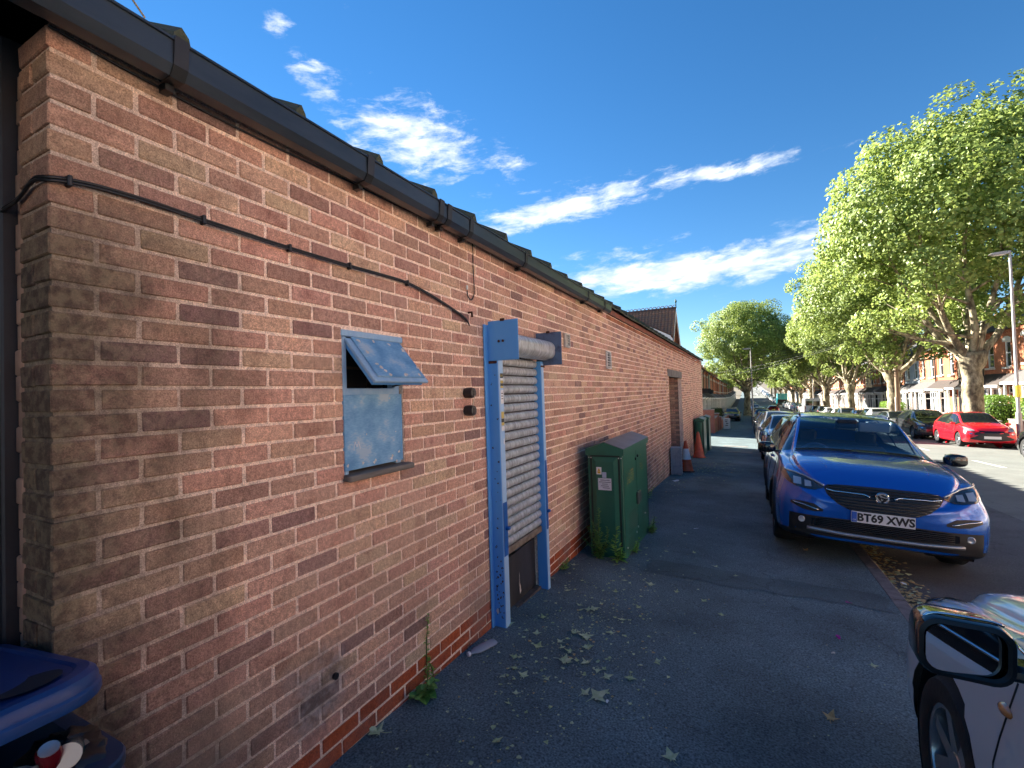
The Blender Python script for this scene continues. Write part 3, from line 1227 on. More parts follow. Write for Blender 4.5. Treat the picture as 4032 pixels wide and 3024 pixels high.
LG = (3.045, 3.115)
RG = (3.868, 3.922)
m_ = MB()
m_.cbox(.001, .096, LG[0], LG[1], -.07, 2.10, .004)
m_.cbox(.001, .014, LG[0]-.045, LG[0]-.001, -.0, 2.262, .003)
m_.cbox(.001, .020, LG[0]+.002, LG[1]-.002, 2.10, 2.262, .003)
shut = m_.build('roller_shutter', M_BLUED, BLD)
MB().cbox(.0965, .101, LG[0]+.004, LG[1]+.004, -.07, 2.02, .002).build('guide_flange', M_BLUEP, shut)
MB().cbox(.1015, .1035, LG[0]+.006, LG[1]+.002, .52, .92, .001).build('repaint_patch', M_BLUEF, shut)
m_ = MB()
m_.cbox(.001, .094, RG[0], RG[1], -.05, 2.02, .004)
m_.build('guide_rail', M_BLUED, shut)
MB().cbox(.0945, .099, RG[0]+.002, RG[1]-.002, -.05, 2.0, .002).build('guide_flange', M_BLUEP, shut)
MB().cbox(.0995, .1015, RG[0]+.004, RG[1]-.004, .50, 1.12, .001).build('repaint_patch', M_BLUEF, shut)
# end plates with bolts
for nm, yp, mm_ in (('end_plate', 3.045, M_BLUED), ('end_plate', 3.937, mat('rusty_blue_plate', (.035, .035, .075), rough=.7, col2=(.10, .15, .24), vscale=9, lo=.5, hi=.72))):
    m_ = MB()
    m_.cbox(.025, .275, yp-.004, yp+.004, 1.985, 2.285, .002)
    pl = m_.build(nm, mm_, shut)
    m_ = MB()
    for xx, zz in ((.115, 2.13), (.15, 2.13)):
        m_.lathe([(.010, 0), (.010, .007), (.006, .010)], 8, Matrix.Translation((xx, yp-.003, zz)) @ Matrix.Rotation(R(90), 4, 'X'))
    m_.build('bolt', M_RUST, pl)
    MB().cbox(.13, .165, yp-.012, yp+.003, 2.278, 2.298, .003).build('rust_flake', M_RUST, pl)
MB().cbox(.02, .09, 3.04, 3.10, 1.965, 1.985, .003).build('rust_bracket', M_RUST, shut)
MB().cbox(.02, .10, 3.87, 3.95, 1.965, 1.985, .003).build('rust_bracket', M_RUST, shut)

# galvanised curtain: separate curved slats
ma_, nt_, b_ = nodes_of('galvanised_dirty')
N_, L_n = nt_.nodes, nt_.links
g_ = N_.new('ShaderNodeNewGeometry')
mp_ = N_.new('ShaderNodeMapping')
mp_.inputs['Scale'].default_value = (1, 2.2, .7)
L_n.new(g_.outputs['Position'], mp_.inputs[0])
na = N_.new('ShaderNodeTexNoise')
na.inputs['Scale'].default_value = 15
na.inputs['Detail'].default_value = 7
na.inputs['Roughness'].default_value = .7
L_n.new(mp_.outputs[0], na.inputs['Vector'])
cr_ = N_.new('ShaderNodeValToRGB')
e_ = cr_.color_ramp.elements
e_[0].position, e_[0].color = .36, (.27, .285, .29, 1)
e_[1].position, e_[1].color = .64, (.58, .62, .64, 1)
L_n.new(na.outputs[0], cr_.inputs[0])
L_n.new(cr_.outputs[0], b_.inputs['Base Color'])
b_.inputs['Metallic'].default_value = .25
b_.inputs['Roughness'].default_value = .38
M_GALV = ma_
SH0, SH1 = 3.118, 3.866
zt_, zb_, ns = 2.035, .535, 20
hh = (zt_-zb_)/ns
for k in range(ns):
    z_ = zb_+k*hh
    prof = []
    for i in range(8):
        t = i/7
        prof.append((.036+.020*math.sin(math.pi*min(1, t*.82+.12))**.8, z_+hh*.07+hh*.80*t))
    prof = [(.026, z_+hh*.03), (.034, z_+hh*.04)] + prof + [(.030, z_+hh*.90), (.026, z_+hh*.905)]
    back = [(.022, z_+hh*.905), (.022, z_+hh*.03)]
    MB().prism(prof+back, 'y', SH0, SH1).build('slat', M_GALV, shut, smooth=50)
MB().box(.0165, .0205, SH0+.002, SH1-.002, zb_, zt_).build('groove_shade', M_BLACK, shut)  # black backing sheet, paints shade into the grooves between slats
MB().cbox(.020, .058, SH0+.004, SH1-.004, zb_-.055, zb_, .006).build('bottom_rail', mat('rusty_rail', (.26, .22, .17), rough=.7, metal=.3, col2=(.10, .06, .035), vscale=14, lo=.35, hi=.6), shut)
# the coil at the head
prof = []
for i in range(40):
    t = 2*math.pi*i/40
    rr_ = .092-.008*(abs(((i % 8)-4)/4))**3
    prof.append((.128+rr_*math.cos(t), 2.118+rr_*math.sin(t)))
MB().prism(prof, 'y', 3.051, 3.931).build('coil', M_GALV, shut, smooth=50)
for yy, xx in ((LG[1]-.02, .100), (RG[0]+.03, .098)):
    z_ = .72 if yy < 3.5 else .66
    MB().lathe([(.014, 0), (.016, .01), (.013, .03), (.011, .034)], 10, Matrix.Translation((xx, yy, z_)) @ Matrix.Rotation(R(75), 4, 'Y')).build('lock_pin', M_BLUEF, shut, smooth=50)
# rust runs and a chip on the left guide
m_ = MB()
for k in range(60):
    zz = rb.uniform(.02, .6) if k < 45 else rb.uniform(.6, 1.9)
    blotch(m_, (rb.uniform(.03, .088), LG[0]-.0006, zz), (1, 0, 0), (0, 0, 1), r0=.0015, r1=rb.uniform(.004, .014), seed=k)
tag(m_.build('rust_spot', M_RUST, shut), kind='stuff')
m_ = MB()
blotch(m_, (.035, LG[0]-.0008, .115), (1, 0, 0), (0, 0, 1.8), r0=.008, r1=.013, seed=3)
m_.build('paint_chip', M_CHIP, shut)
# stickers on the flange: notices with black and gold bars of print
M_STK = mat('sticker_white', (.72, .72, .70), rough=.5, var=.1, vscale=60)
M_STKB = mat('sticker_black', (.03, .028, .025), rough=.5)
M_STKG = mat('sticker_gold', (.55, .42, .10), rough=.5)
stx = .1022
for (za, zb, mm_) in ((1.855, 1.89, M_STKB), (1.838, 1.853, M_STK), (1.815, 1.836, M_STKG), (1.795, 1.814, M_STKB), (1.779, 1.794, M_STKG), (1.66, 1.765, M_STK), (1.55, 1.60, M_STKG), (1.52, 1.548, M_STKB), (1.495, 1.519, M_STKG), (1.455, 1.49, M_STK)):
    MB().cbox(stx, stx+.0012, LG[0]+.022, LG[1]-.004, za, zb, .0004).build('sticker', mm_, shut)
text_mesh('BOLT', .022, M_STKG, 'sticker_print', shut, frame_m((stx+.0016, 3.086, 1.872), (0, 1, 0), (0, 0, 1)))
m_ = MB()
for k in range(3):
    m_.box(stx+.0013, stx+.0018, LG[0]+.03, LG[1]-.014, 1.735-.02*k, 1.741-.02*k)
m_.build('sticker_print', M_STKB, shut)
m_ = MB()
blotch(m_, (stx, LG[1]-.012, 1.375), (0, 1, 0), (0, 0, 2.6), r0=.007, r1=.013, seed=9)
m_.build('torn_paper', M_STK, shut)
# behind the shutter: black door leaf, opening, blue inner frame, black kick board across the bottom
MB().box(-.10, -.085, 3.13, 3.24, -.2, 2.2).build('inner_frame', M_BLUED, shut)
MB().box(-.10, -.085, 3.62, 3.70, -.2, 2.2).build('inner_frame', M_BLUED, shut)
MB().box(-.125, -.105, 3.44, 3.6, .40, 1.5).build('inner_panel', mat('grey_panel', (.20, .22, .26), rough=.5), shut)
MB().box(-.9, -.88, 2.9, 4.3, -.3, 2.4).build('dark_room', M_INT, shut)
m_ = MB()
kp = [(3.10, -.2), (3.88, -.2), (3.88, .41), (3.66, .405), (3.36, .392), (3.10, .37)]
m_.prism(kp, 'x', -.045, -.030)
kb = m_.build('kick_board', mat('black_scuffed_board', (.014, .015, .017), rough=.35, col2=(.05, .045, .04), vscale=9, lo=.45, hi=.75, stretch=(1, 1, .4)), shut)
m_ = MB()
m_.poly([(-.0290, 3.555, .12), (-.0290, 3.578, .05), (-.0290, 3.55, .03), (-.0290, 3.545, .20), (-.0290, 3.551, .22)])
m_.build('scratch', M_CHIP, kb)
MB().cbox(-.06, .03, 3.0, 4.0, -.35, -.015, .006).build('threshold', mat('dirty_step', (.10, .075, .06), rough=.95, var=.4, vscale=10, bump=.5, bscale=40), shut)

# --- two black conduit boxes with a cut wire beside the shutter
M_BKP = mat('black_plastic', (.012, .013, .016), rough=.35)
for k, (px, py) in enumerate(((1006, 849), (1007, 887))):
    p = on_x(px, py, .0)
    r_ = thing('conduit_box', '%s black conduit box on the brickwork beside the shutter' % ('upper' if k == 0 else 'lower'), 'conduit box', (0, p[1], p[2]))
    MB().lathe([(.036, 0), (.038, .02), (.038, .05), (.033, .066), (.012, .07)], 14, Matrix.Rotation(R(90), 4, 'Y')).build('body', M_BKP, r_, smooth=40)
    m_ = MB()
    m_.cbox(.052, .074, -.016, .016, -.02, .02, .004)
    m_.build('lid_boss', M_BKP, r_)
p = on_x(1013, 868, .03)
wi = MB()
wi.tube(spline([(.055, p[1]-.005, p[2]+.075), (.07, p[1]+.015, p[2]+.06), (.06, p[1]+.018, p[2]+.01), (.045, p[1]+.014, p[2]-.06), (.06, p[1]+.02, p[2]-.10), (.07, p[1]+.005, p[2]-.115)], 5), .0035, 6)
tag(wi.build('cut_wire', mat('cream_wire', (.62, .55, .40), rough=.5), smooth='all'), 'short cream wire looping between the two black conduit boxes', 'wire')
# --- wall vents
M_VENT = mat('vent_plastic', (.50, .47, .42), rough=.6, var=.15, vscale=20)
M_VENTW = mat('vent_white', (.68, .66, .62), rough=.6, col2=(.4, .37, .33), vscale=20, lo=.3, hi=.5)
for nm, yc, zc, w, hgt, mm_, lab in (('wall_vent', 4.815, 2.30, .155, .155, M_VENT, 'small square beige wall vent beside the shutter coil'), ('wall_vent', 6.53, 2.175, .225, .255, M_VENTW, 'white louvred wall vent high on the brick wall beyond the shutter')):
    r_ = thing(nm, lab, 'vent', (0, yc, zc))
    m_ = MB()
    t_ = .018
    for a, b2, c, d in ((-w/2, w/2, hgt/2-t_, hgt/2), (-w/2, w/2, -hgt/2, -hgt/2+t_), (-w/2, -w/2+t_, -hgt/2+t_, hgt/2-t_), (w/2-t_, w/2, -hgt/2+t_, hgt/2-t_)):
        m_.cbox(.001, .026, a, b2, c, d, .003)
    m_.build('frame', mm_, r_)
    MB().box(.0005, .003, -w/2+t_, w/2-t_, -hgt/2+t_, hgt/2-t_).build('back', M_BKP if w > .2 else M_VENT, r_)
    n_ = 6 if w > .2 else 4
    for k in range(n_):
        zz = -hgt/2+t_+(hgt-2*t_)*(k+.3)/n_
        m_ = MB().box(.004, .022, -w/2+t_, w/2-t_, -.003, .003)
        o = m_.build('slat', mm_, r_)
        o.location = (0, 0, zz+.012)
        o.rotation_euler = (0, R(32), 0)
# overflow pipe stub and a nail
p = on_x((1000+880*.3617)/S22, (2200+1275*.3617)/S22, 0)
tag(MB().tube([(-.02, p[1], p[2]), (.012, p[1], p[2])], [.016, .015], 12, cap=True).build('pipe_stub', M_BKP, smooth=40), 'black pipe stub low on the wall in a grey damp patch', 'pipe')
p = on_x((1500+1140*.3014)/S22, (800+1430*.3014)/S22, 0)
tag(MB().tube([(0, p[1], p[2]), (.03, p[1], p[2]), (.032, p[1], p[2]-.035)], .008, 8).build('wall_hook', M_RUST, smooth=40), 'small rusty hook on the wall above the blue shutter plate', 'hook')

# ------------------------------------------------------------------ street cabinets, cones, bin, litter, weeds
M_CABG = mat('cabinet_green', (.016, .10, .060), rough=.36, col2=(.024, .13, .080), vscale=3, lo=.3, hi=.7, bump=.05, bscale=90)
M_CABT = mat('cabinet_roof_metal', (.10, .12, .12), rough=.35, metal=.3, var=.2, vscale=5)
M_STEEL = mat('bright_steel', (.6, .6, .58), rough=.3, metal=.9)
M_GOLD = mat('faded_gold_print', (.42, .36, .10), rough=.7)
M_PANELSHAD = mat('cabinet_green_dark', (.007, .020, .014), rough=.45)


def slope_rot(o, rz_=0.0):
    o.rotation_euler = (math.atan(-.0425)*0, 0, rz_)


def cabinet(label, X0, X1, Ya, Yb, H, big=True):
    zc = min(pave_z(X0, Ya), pave_z(X1, Yb))
    r_ = thing('street_cabinet', label, 'cabinet', (X0, Ya, zc))
    W, D = X1-X0, Yb-Ya
    top = pave_z(X0, Ya)-zc
    m_ = MB()
    m_.cbox(0, W, 0, D, -.05, H, .008)
    body = m_.build('body', M_CABG, r_)
    # gabled lid, ridge along the street
    o_ = .018
    ap = .085 if big else .07
    out = [(-o_, H-.055), (W+o_, H-.055), (W+o_, H+.012), (W/2, H+ap), (-o_, H+.012)]
    lid = MB().prism(out, 'y', -o_, D+o_).build('lid', M_CABG, r_)
    tp = MB()
    for a, b2 in (((W+o_+.003, H+.014), (W/2, H+ap+.003)), ((W/2, H+ap+.003), (-o_-.003, H+.014))):
        tp.prism([a, b2, (b2[0], b2[1]+.004), (a[0], a[1]+.004)], 'y', -o_-.003, D+o_+.003)
    tp.build('lid_sheet', M_CABT, lid)
    # recessed panel frame on the near end
    pf = MB()
    fx0, fx1, fz0, fz1 = .05, W-.05, .06, H-.075
    pf.cbox(fx0-.022, fx1+.022, -.004, .001, fz0-.02, fz1+.02, .002)
    pf.build('door_seam', M_PANELSHAD, r_)
    pp = MB()
    pp.mesh([(fx0, -.005, fz0), (fx1, -.005, fz0), (fx1, -.005, fz1), (fx0, -.005, fz1), (fx0+.045, -.026, fz0+.05), (fx1-.045, -.026, fz0+.05), (fx1-.045, -.026, fz1-.05), (fx0+.045, -.026, fz1-.05)],
            [(0, 1, 5, 4), (1, 2, 6, 5), (2, 3, 7, 6), (3, 0, 4, 7), (4, 5, 6, 7)])
    pan = pp.build('end_panel', M_CABG, r_)
    m_ = MB()
    # doors on the street side: seam, hinges, locks, vents
    ds = MB()
    ds.box(W-.001, W+.0016, .02, .028, .05, H-.08)
    ds.box(W-.001, W+.0016, D/2-.004, D/2+.004, .05, H-.08)
    ds.box(W-.001, W+.0016, D-.028, D-.02, .05, H-.08)
    ds.build('door_seam', M_PANELSHAD, r_)
    if big:
        for yy in (.022, .052, ):
            for xx in (.02, W-.02):
                pass
        for xx in (.015, .04, W-.04, W-.015):
            MB().lathe([(.007, 0), (.007, .004), (.003, .006)], 8, Matrix.Translation((xx, -.001, H-.085)) @ Matrix.Rotation(R(90), 4, 'X')).build('rivet', M_STEEL, r_)
        lock = MB().cbox(W, W+.03, .62, .79, .52, .66, .006).build('lock_cover', mat('lock_grey', (.10, .12, .11), rough=.35, metal=.5), r_)
        for (yy, zz, s_) in ((.57, .20, .013), (.66, .24, .013), (.09, .16, .010), (1.10, .30, .009)):
            MB().lathe([(s_, 0), (s_, .008), (s_*.5, .012)], 10, Matrix.Translation((W, yy, zz)) @ Matrix.Rotation(R(90), 4, 'Y')).build('lock', M_STEEL, r_, smooth=40)
        for (yy, zz) in ((.63, 1.06), (.75, 1.08)):
            MB().lathe([(.018, 0), (.018, .012), (.006, .016)], 10, Matrix.Translation((W, yy, zz)) @ Matrix.Rotation(R(90), 4, 'Y')).build('lock', M_BKP, r_, smooth=40)
        vm_ = MB()
        for (ya, yb, za, zb) in ((.20, .62, .27, .50), (.16, .34, .02, .235), (.92, 1.06, .28, .42)):
            ny, nz_ = int((yb-ya)/.026), int((zb-za)/.022)
            for i in range(ny):
                for j in range(nz_):
                    cy, cz = ya+(i+.5+(.5 if j % 2 else 0))*(yb-ya)/ny, za+(j+.5)*(zb-za)/nz_
                    vm_.poly([(W+.0012, cy+.0075*math.cos(t), cz+.0075*math.sin(t)) for t in [k*math.pi/3 for k in range(6)]])
        tag(vm_.build('vent_holes', mat('pale_vent', (.10, .13, .11), rough=.8), r_), kind='stuff')
        # faded gold stencil lettering, badly worn
        gm = MB()
        q = random.Random(4)
        for row in range(5):
            for k in range(16):
                if q.random() < .62:
                    a = .18+k*.021+q.uniform(-.004, .004)
                    zz = .955-row*.030+q.uniform(-.004, .004)
                    gm.poly([(W+.0014, a, zz), (W+.0014, a+q.uniform(.006, .017), zz), (W+.0014, a+q.uniform(.006, .017), zz+q.uniform(.008, .02)), (W+.0014, a, zz+q.uniform(.008, .02))])
        for row in range(6):
            for k in range(5):
                if q.random() < .5:
                    a = .90+k*.03+q.uniform(-.004, .004)
                    zz = 1.06-row*.036
                    gm.poly([(W+.0014, a, zz), (W+.0014, a+.012, zz), (W+.0014, a+.012, zz+.014), (W+.0014, a, zz+.014)])
        tag(gm.build('worn_lettering', M_GOLD, r_), kind='stuff')
        # labels on the near panel
        y_ = -.0268
        MB().box(fx0+.055, fx0+.112, y_-.0008, y_, H-.265, H-.185).build('warning_label', M_STK, pan)
        tr = MB()
        tr.poly([(fx0+.066, y_-.0014, H-.228), (fx0+.101, y_-.0014, H-.228), (fx0+.0835, y_-.0014, H-.194)])
        tr.poly([(fx0+.066, y_-.0014, H-.255), (fx0+.101, y_-.0014, H-.255), (fx0+.101, y_-.0014, H-.231), (fx0+.066, y_-.0014, H-.231)])
        tag(tr.build('warning_symbol', mat('warning_yellow', (.62, .36, .02), rough=.5), pan), kind='stuff')
        MB().box(fx0+.118, fx0+.165, y_-.0008, y_, H-.30, H-.238).build('notice_label', mat('pale_blue_paper', (.40, .46, .58), rough=.6), pan)
        MB().box(fx0+.07, fx0+.218, y_-.0008, y_, H-.435, H-.305).build('notice_label', mat('notice_paper', (.58, .58, .62), rough=.6, var=.1, vscale=40), pan)
        tx = MB()
        for k, (a, b2) in enumerate(((.095, .2), (.08, .21), (.11, .18), (.1, .19), (.12, .2))):
            tx.box(fx0+a, fx0+b2, y_-.0016, y_-.0010, H-.33-.021*k, H-.322-.021*k)
        tag(tx.build('notice_print', mat('grey_print', (.16, .16, .19), rough=.7), pan), kind='stuff')
    return r_


cabinet('large dark green street cabinet with gabled lid, weeds growing at its foot', .135, .525, 5.02, 6.38, 1.235, True)
cabinet('dark green street cabinet standing behind the plain orange cone', .06, .36, 17.75, 18.85, 1.28, False)
cabinet('narrow green street cabinet farthest along the brick wall', .10, .40, 19.6, 20.5, 1.32, False)

# cones
M_ORANGE = mat('cone_orange', (.50, .075, .022), rough=.5, var=.2, vscale=9)
M_ORANGE2 = mat('cone_faded_orange', (.46, .09, .045), rough=.55, var=.2, vscale=9)
M_CWHITE = mat('cone_white', (.70, .70, .70), rough=.45, var=.1, vscale=12)


def cone(label, X, Y, H, m1, band):
    r_ = thing('traffic_cone', label, 'cone', (X, Y, pave_z(X, Y)))
    r_.rotation_euler = (R(-2.4), 0, R(10))
    rb0, rt = .155*H/.75, .032
    m_ = MB()
    s_ = .19*H/.75
    m_.prism([(s_*math.cos(a)*(1 if k % 2 else .96), s_*math.sin(a)*(1 if k % 2 else .96)) for k, a in enumerate([math.pi/8+k*math.pi/4 for k in range(8)])], 'z', 0.004, .035)
    m_.build('base', M_BKP if band else m1, r_)
    def rr(z):
        return rb0+(rt-rb0)*((z-.035)/(H-.035))
    body = MB().lathe([(rr(.035)+.012, .035), (rr(.06), .06)]+[(rr(z), z) for z in (.2, .4, .6) if z < H-.05]+[(rt, H-.01), (rt-.008, H), (.012, H)], 20).build('body', m1, r_, smooth=40)
    if band:
        MB().lathe([(rr(.30*H/.75)+.003, .30*H/.75), (rr(.56*H/.75)+.003, .56*H/.75)], 20, cap=False).build('white_band', M_CWHITE, r_, smooth=40)
    return r_


cone('orange traffic cone with a wide white band behind the grey crate', .30, 12.75, .80, M_ORANGE, True)
cone('plain faded orange traffic cone in front of the far green cabinet', .27, 16.6, .86, M_ORANGE2, False)

# grey plastic crate stood on end
M_CRATE = mat('crate_grey', (.17, .21, .25), rough=.5, col2=(.30, .34, .38), vscale=12, lo=.45, hi=.75)
r_ = thing('plastic_crate', 'grey slatted plastic crate stood on end against the wall', 'crate', (.03, 11.95, pave_z(.1, 12)), R(4))
w_, d_, hg = .25, .40, .66
m_ = MB()
m_.cbox(0, w_, 0, .022, 0, hg, .006)
m_.cbox(0, w_, 0, d_, hg-.03, hg, .006)
m_.cbox(0, w_, 0, d_, 0, .03, .006)
m_.cbox(0, .02, .02, d_, .03, hg-.03, .004)
m_.build('shell', M_CRATE, r_)
m_ = MB()
for xx in (.0, .065, w_-.085, w_-.02):
    m_.cbox(xx, xx+.02, -.014, .002, .01, hg-.005, .004)
m_.cbox(0, w_, -.014, .002, hg-.04, hg-.004, .004)
m_.build('front_rib', M_CRATE, r_)
for k in range(9):
    zz = .05+k*.065
    MB().cbox(w_-.02, w_, .02, d_, zz, zz+.036, .004).build('slat', M_CRATE, r_)

# ------------------------------------------------------------------ blue wheelie bin in the recess by the corner
M_BINL = mat('bin_lid_blue', (.004, .040, .16), rough=.45, var=.15, vscale=4, bump=.06, bscale=120)
M_BINB = mat('bin_body_blue', (.010, .034, .085), rough=.45, var=.2, vscale=5, bump=.06, bscale=120)
BZ = .125
r_ = thing('wheelie_bin', 'blue wheelie bin overflowing with rubbish at the wall corner', 'bin', (.155, .265, BZ))
RIM = .835
hx, hy = .355, .285


def rrect(hx_, hy_, rad, n=5):
    o_ = []
    for cx, cy, a0 in ((hx_-rad, hy_-rad, 0), (-hx_+rad, hy_-rad, 90), (-hx_+rad, -hy_+rad, 180), (hx_-rad, -hy_+rad, 270)):
        for k in range(n+1):
            a = R(a0+90*k/n)
            o_.append((cx+rad*math.cos(a), cy+rad*math.sin(a)))
    return o_


def loft(mb, rings, close_top=False, close_bot=False):
    n = len(rings[0])
    V = [p for rg in rings for p in rg]
    F = []
    for i in range(len(rings)-1):
        for k in range(n):
            F.append((i*n+k, i*n+(k+1) % n, (i+1)*n+(k+1) % n, (i+1)*n+k))
    if close_bot:
        F.append(tuple(range(n))[::-1])
    if close_top:
        F.append(tuple((len(rings)-1)*n+k for k in range(n)))
    mb.mesh(V, F)


m_ = MB()
rings = []
for (sx, sy, z_) in ((.70, .72, .03), (.74, .76, .10), (.90, .92, RIM-.14), (.93, .94, RIM-.10), (.985, .985, RIM-.095), (1.0, 1.0, RIM-.085), (1.0, 1.0, RIM-.05), (.985, .985, RIM-.045), (.985, .985, RIM-.03), (1.0, 1.0, RIM-.024), (1.0, 1.0, RIM-.004), (.99, .99, RIM), (.86, .86, RIM), (.84, .84, RIM-.02), (.80, .80, RIM-.35)):
    rings.append([(x*sx/1.0, y_*sy, z_) for x, y_ in rrect(hx, hy, .07)])
loft(m_, rings, close_bot=True, close_top=True)
m_.build('body', M_BINB, r_, smooth=35)
for yy in (-.24, .24):
    w__ = MB().lathe([(.03, -.03), (.095, -.03), (.10, -.015), (.10, .015), (.095, .03), (.03, .03)], 18, Matrix.Translation((-.30, yy, .085)) @ Matrix.Rotation(R(90), 4, 'X')).build('wheel', M_BKP, r_, smooth=40)
MB().tube([(-.30, -.24, .085), (-.30, .24, .085)], .012, 8).build('axle', M_STEEL, r_)
# lid hinged at the back (-x), lifted a little
ang = R(-7.5)
ML = Matrix.Translation((-.44, 0, RIM+.058)) @ Matrix.Rotation(ang, 4, 'Y')
m_ = MB()
rings = []
for (sx, sy, z_) in ((.97, .97, -.034), (1.0, 1.0, -.036), (1.008, 1.01, -.028), (1.008, 1.01, -.014), (.998, .998, -.008), (.998, .998, .004), (.985, .985, .016), (.955, .955, .024), (.90, .89, .026), (.88, .87, .020), (.70, .68, .021), (.68, .66, .028), (.4, .38, .032)):
    rings.append([(.36+x*sx, y_*sy, z_) for x, y_ in rrect(hx, hy, .11, 7)])
loft(m_, rings, close_top=True, close_bot=True)
lid = m_.build('lid', M_BINL, r_, smooth=28, M=ML)
# flat dark patch painting the shade of a hand hold on the lid
hp = MB()
for k in range(1):
    ring = [(.60+.062*math.cos(t)*(1.0 if math.cos(t) > 0 else .8), .165+.06*math.sin(t), .024) for t in [2*math.pi*i/18 for i in range(18)]]
    hp.poly([ML @ Vector((p[0], p[1], p[2]+.004)) for p in ring])
hp.build('hand_hold_shade', mat('bin_recess_shade', (.006, .016, .030), rough=.6), lid)
MB().tube([(-.385, -.26, RIM+.01), (-.385, .26, RIM+.01)], .014, 8).build('hinge_bar', M_BINB, r_)


def crumple(name, label, cat, c, s_, m_mat, seed, n=(10, 7), amp=.35, flat=1.0):
    q = random.Random(seed)
    mb = MB()
    V = []
    for j in range(n[1]+1):
        ph = math.pi*j/n[1]
        for i in range(n[0]):
            t = 2*math.pi*i/n[0]
            k = 1+q.uniform(-amp, amp)
            V.append((c[0]+s_[0]*k*math.sin(ph)*math.cos(t), c[1]+s_[1]*k*math.sin(ph)*math.sin(t), c[2]+s_[2]*k*math.cos(ph)*flat))
    F = []
    for j in range(n[1]):
        for i in range(n[0]):
            F.append((j*n[0]+i, j*n[0]+(i+1) % n[0], (j+1)*n[0]+(i+1) % n[0], (j+1)*n[0]+i))
    mb.mesh(V, F)
    return tag(mb.build(name, m_mat, smooth=70 if amp < .2 else 30), label, cat)


M_BAG = mat('pale_plastic_bag', (.42, .50, .44), rough=.25, col2=(.20, .27, .24), vscale=14, lo=.35, hi=.65)
M_BAGB = mat('black_bag', (.012, .011, .012), rough=.3)
zz = BZ+RIM
crumple('plastic_bag', 'pale greenish white plastic bag bulging from the blue bin', 'bag', (.435, .335, zz+.022), (.065, .085, .04), M_BAG, 3, (26, 14), .10)
crumple('bin_bag', 'black bin bag inside the blue bin at its far corner', 'bag', (.36, .48, zz-.02), (.11, .075, .045), M_BAGB, 5, (22, 12), .14)
crumple('food_wrapper', 'crumpled brown paper wrapper on top of the black bag in the bin', 'wrapper', (.405, .475, zz+.026), (.026, .022, .014), mat('brown_paper', (.30, .20, .13), rough=.8), 7, (8, 5), .4)
crumple('yellow_carton', 'yellow carton corner at the near edge of the blue bin', 'carton', (.485, .345, zz+.02), (.028, .04, .016), mat('yellow_card', (.50, .42, .04), rough=.5), 9, (8, 5), .2)
can = thing('drink_can', 'crushed dark red drink can lying on the rubbish in the bin', 'can', (.435, .425, zz+.040))
can.rotation_euler = (R(20), R(15), R(40))
can.scale = (.75, .75, .75)
m_ = MB().lathe([(.024, -.05), (.031, -.042), (.030, -.01), (.026, .01), (.031, .035), (.025, .05)], 14)
m_.v = [(p[0]*(1+.12*math.sin(p[2]*90)), p[1]*.8, p[2]) for p in m_.v]
m_.build('can_body', mat('can_red', (.16, .006, .012), rough=.25, metal=.5), can, smooth=40)
MB().lathe([(.023, .0505), (.022, .053), (.005, .052)], 14).build('can_top', M_STEEL, can, smooth=40)
can2 = thing('tin', 'teal tin lying beside the red can in the bin', 'tin', (.425, .462, zz+.030))
can2.rotation_euler = (R(70), R(10), R(60))
can2.scale = (.75, .75, .75)
MB().lathe([(.030, -.045), (.032, -.04), (.032, .04), (.030, .045)], 16).build('tin_body', mat('tin_teal', (.01, .12, .14), rough=.2, metal=.6), can2, smooth=40)
MB().lathe([(.0322, .038), (.033, .041), (.032, .0455), (.027, .0455)], 16).build('tin_rim', mat('dull_tin', (.25, .28, .30), rough=.4, metal=.6), can2, smooth=40)

# ------------------------------------------------------------------ fallen plane leaves and litter
LEAFM = [mat('fallen_leaf_green', (.24, .32, .13), rough=.75, col2=(.44, .50, .27), vscale=45, lo=.4, hi=.65),
         mat('fallen_leaf_pale', (.55, .60, .38), rough=.8, col2=(.38, .45, .24), vscale=45, lo=.4, hi=.65),
         mat('fallen_leaf_brown', (.34, .22, .09), rough=.85, col2=(.50, .38, .17), vscale=45, lo=.4, hi=.65)]


def leaf_outline(q, s_):
    lobes = [(-150, .45), (-120, .30), (-80, .85), (-52, .45), (-5, 1.1), (40, .45), (75, .88), (115, .30), (148, .5), (180, .18)]
    o_ = []
    for a, rad in lobes:
        a2 = R(a+90+q.uniform(-6, 6))
        k = s_*rad*q.uniform(.85, 1.12)
        o_.append((k*math.cos(a2), k*math.sin(a2)))
    return o_


def leaf_mesh(seed, s_=.06):
    q = random.Random(seed)
    mb = MB()
    o_ = leaf_outline(q, s_)
    cur = q.uniform(2.5, 6)
    ax = q.uniform(0, 3.14)
    def Z(p):
        u = p[0]*math.cos(ax)+p[1]*math.sin(ax)
        v = -p[0]*math.sin(ax)+p[1]*math.cos(ax)
        return .004+cur*u*u+q.uniform(0, .012)*(abs(v)/s_) + max(0, cur*.8*v*u*2)
    V = [(0, 0, .006)] + [(p[0], p[1], Z(p)) for p in o_]
    n = len(o_)
    F = [(0, 1+k, 1+(k+1) % n) for k in range(n)]
    mb.mesh(V, F)
    mb.tube([(0, -s_*.15, .008), (0, -s_*.6, .01), (s_*.12, -s_*1.0, .014)], .0014, 4)
    return mb


LV = []
for k in range(9):
    o = leaf_mesh(k+20).build('fallen_leaf', LEAFM[(0, 1, 0, 2, 1, 0, 1, 1, 0)[k]], fix=True)
    LV.append([o, False])


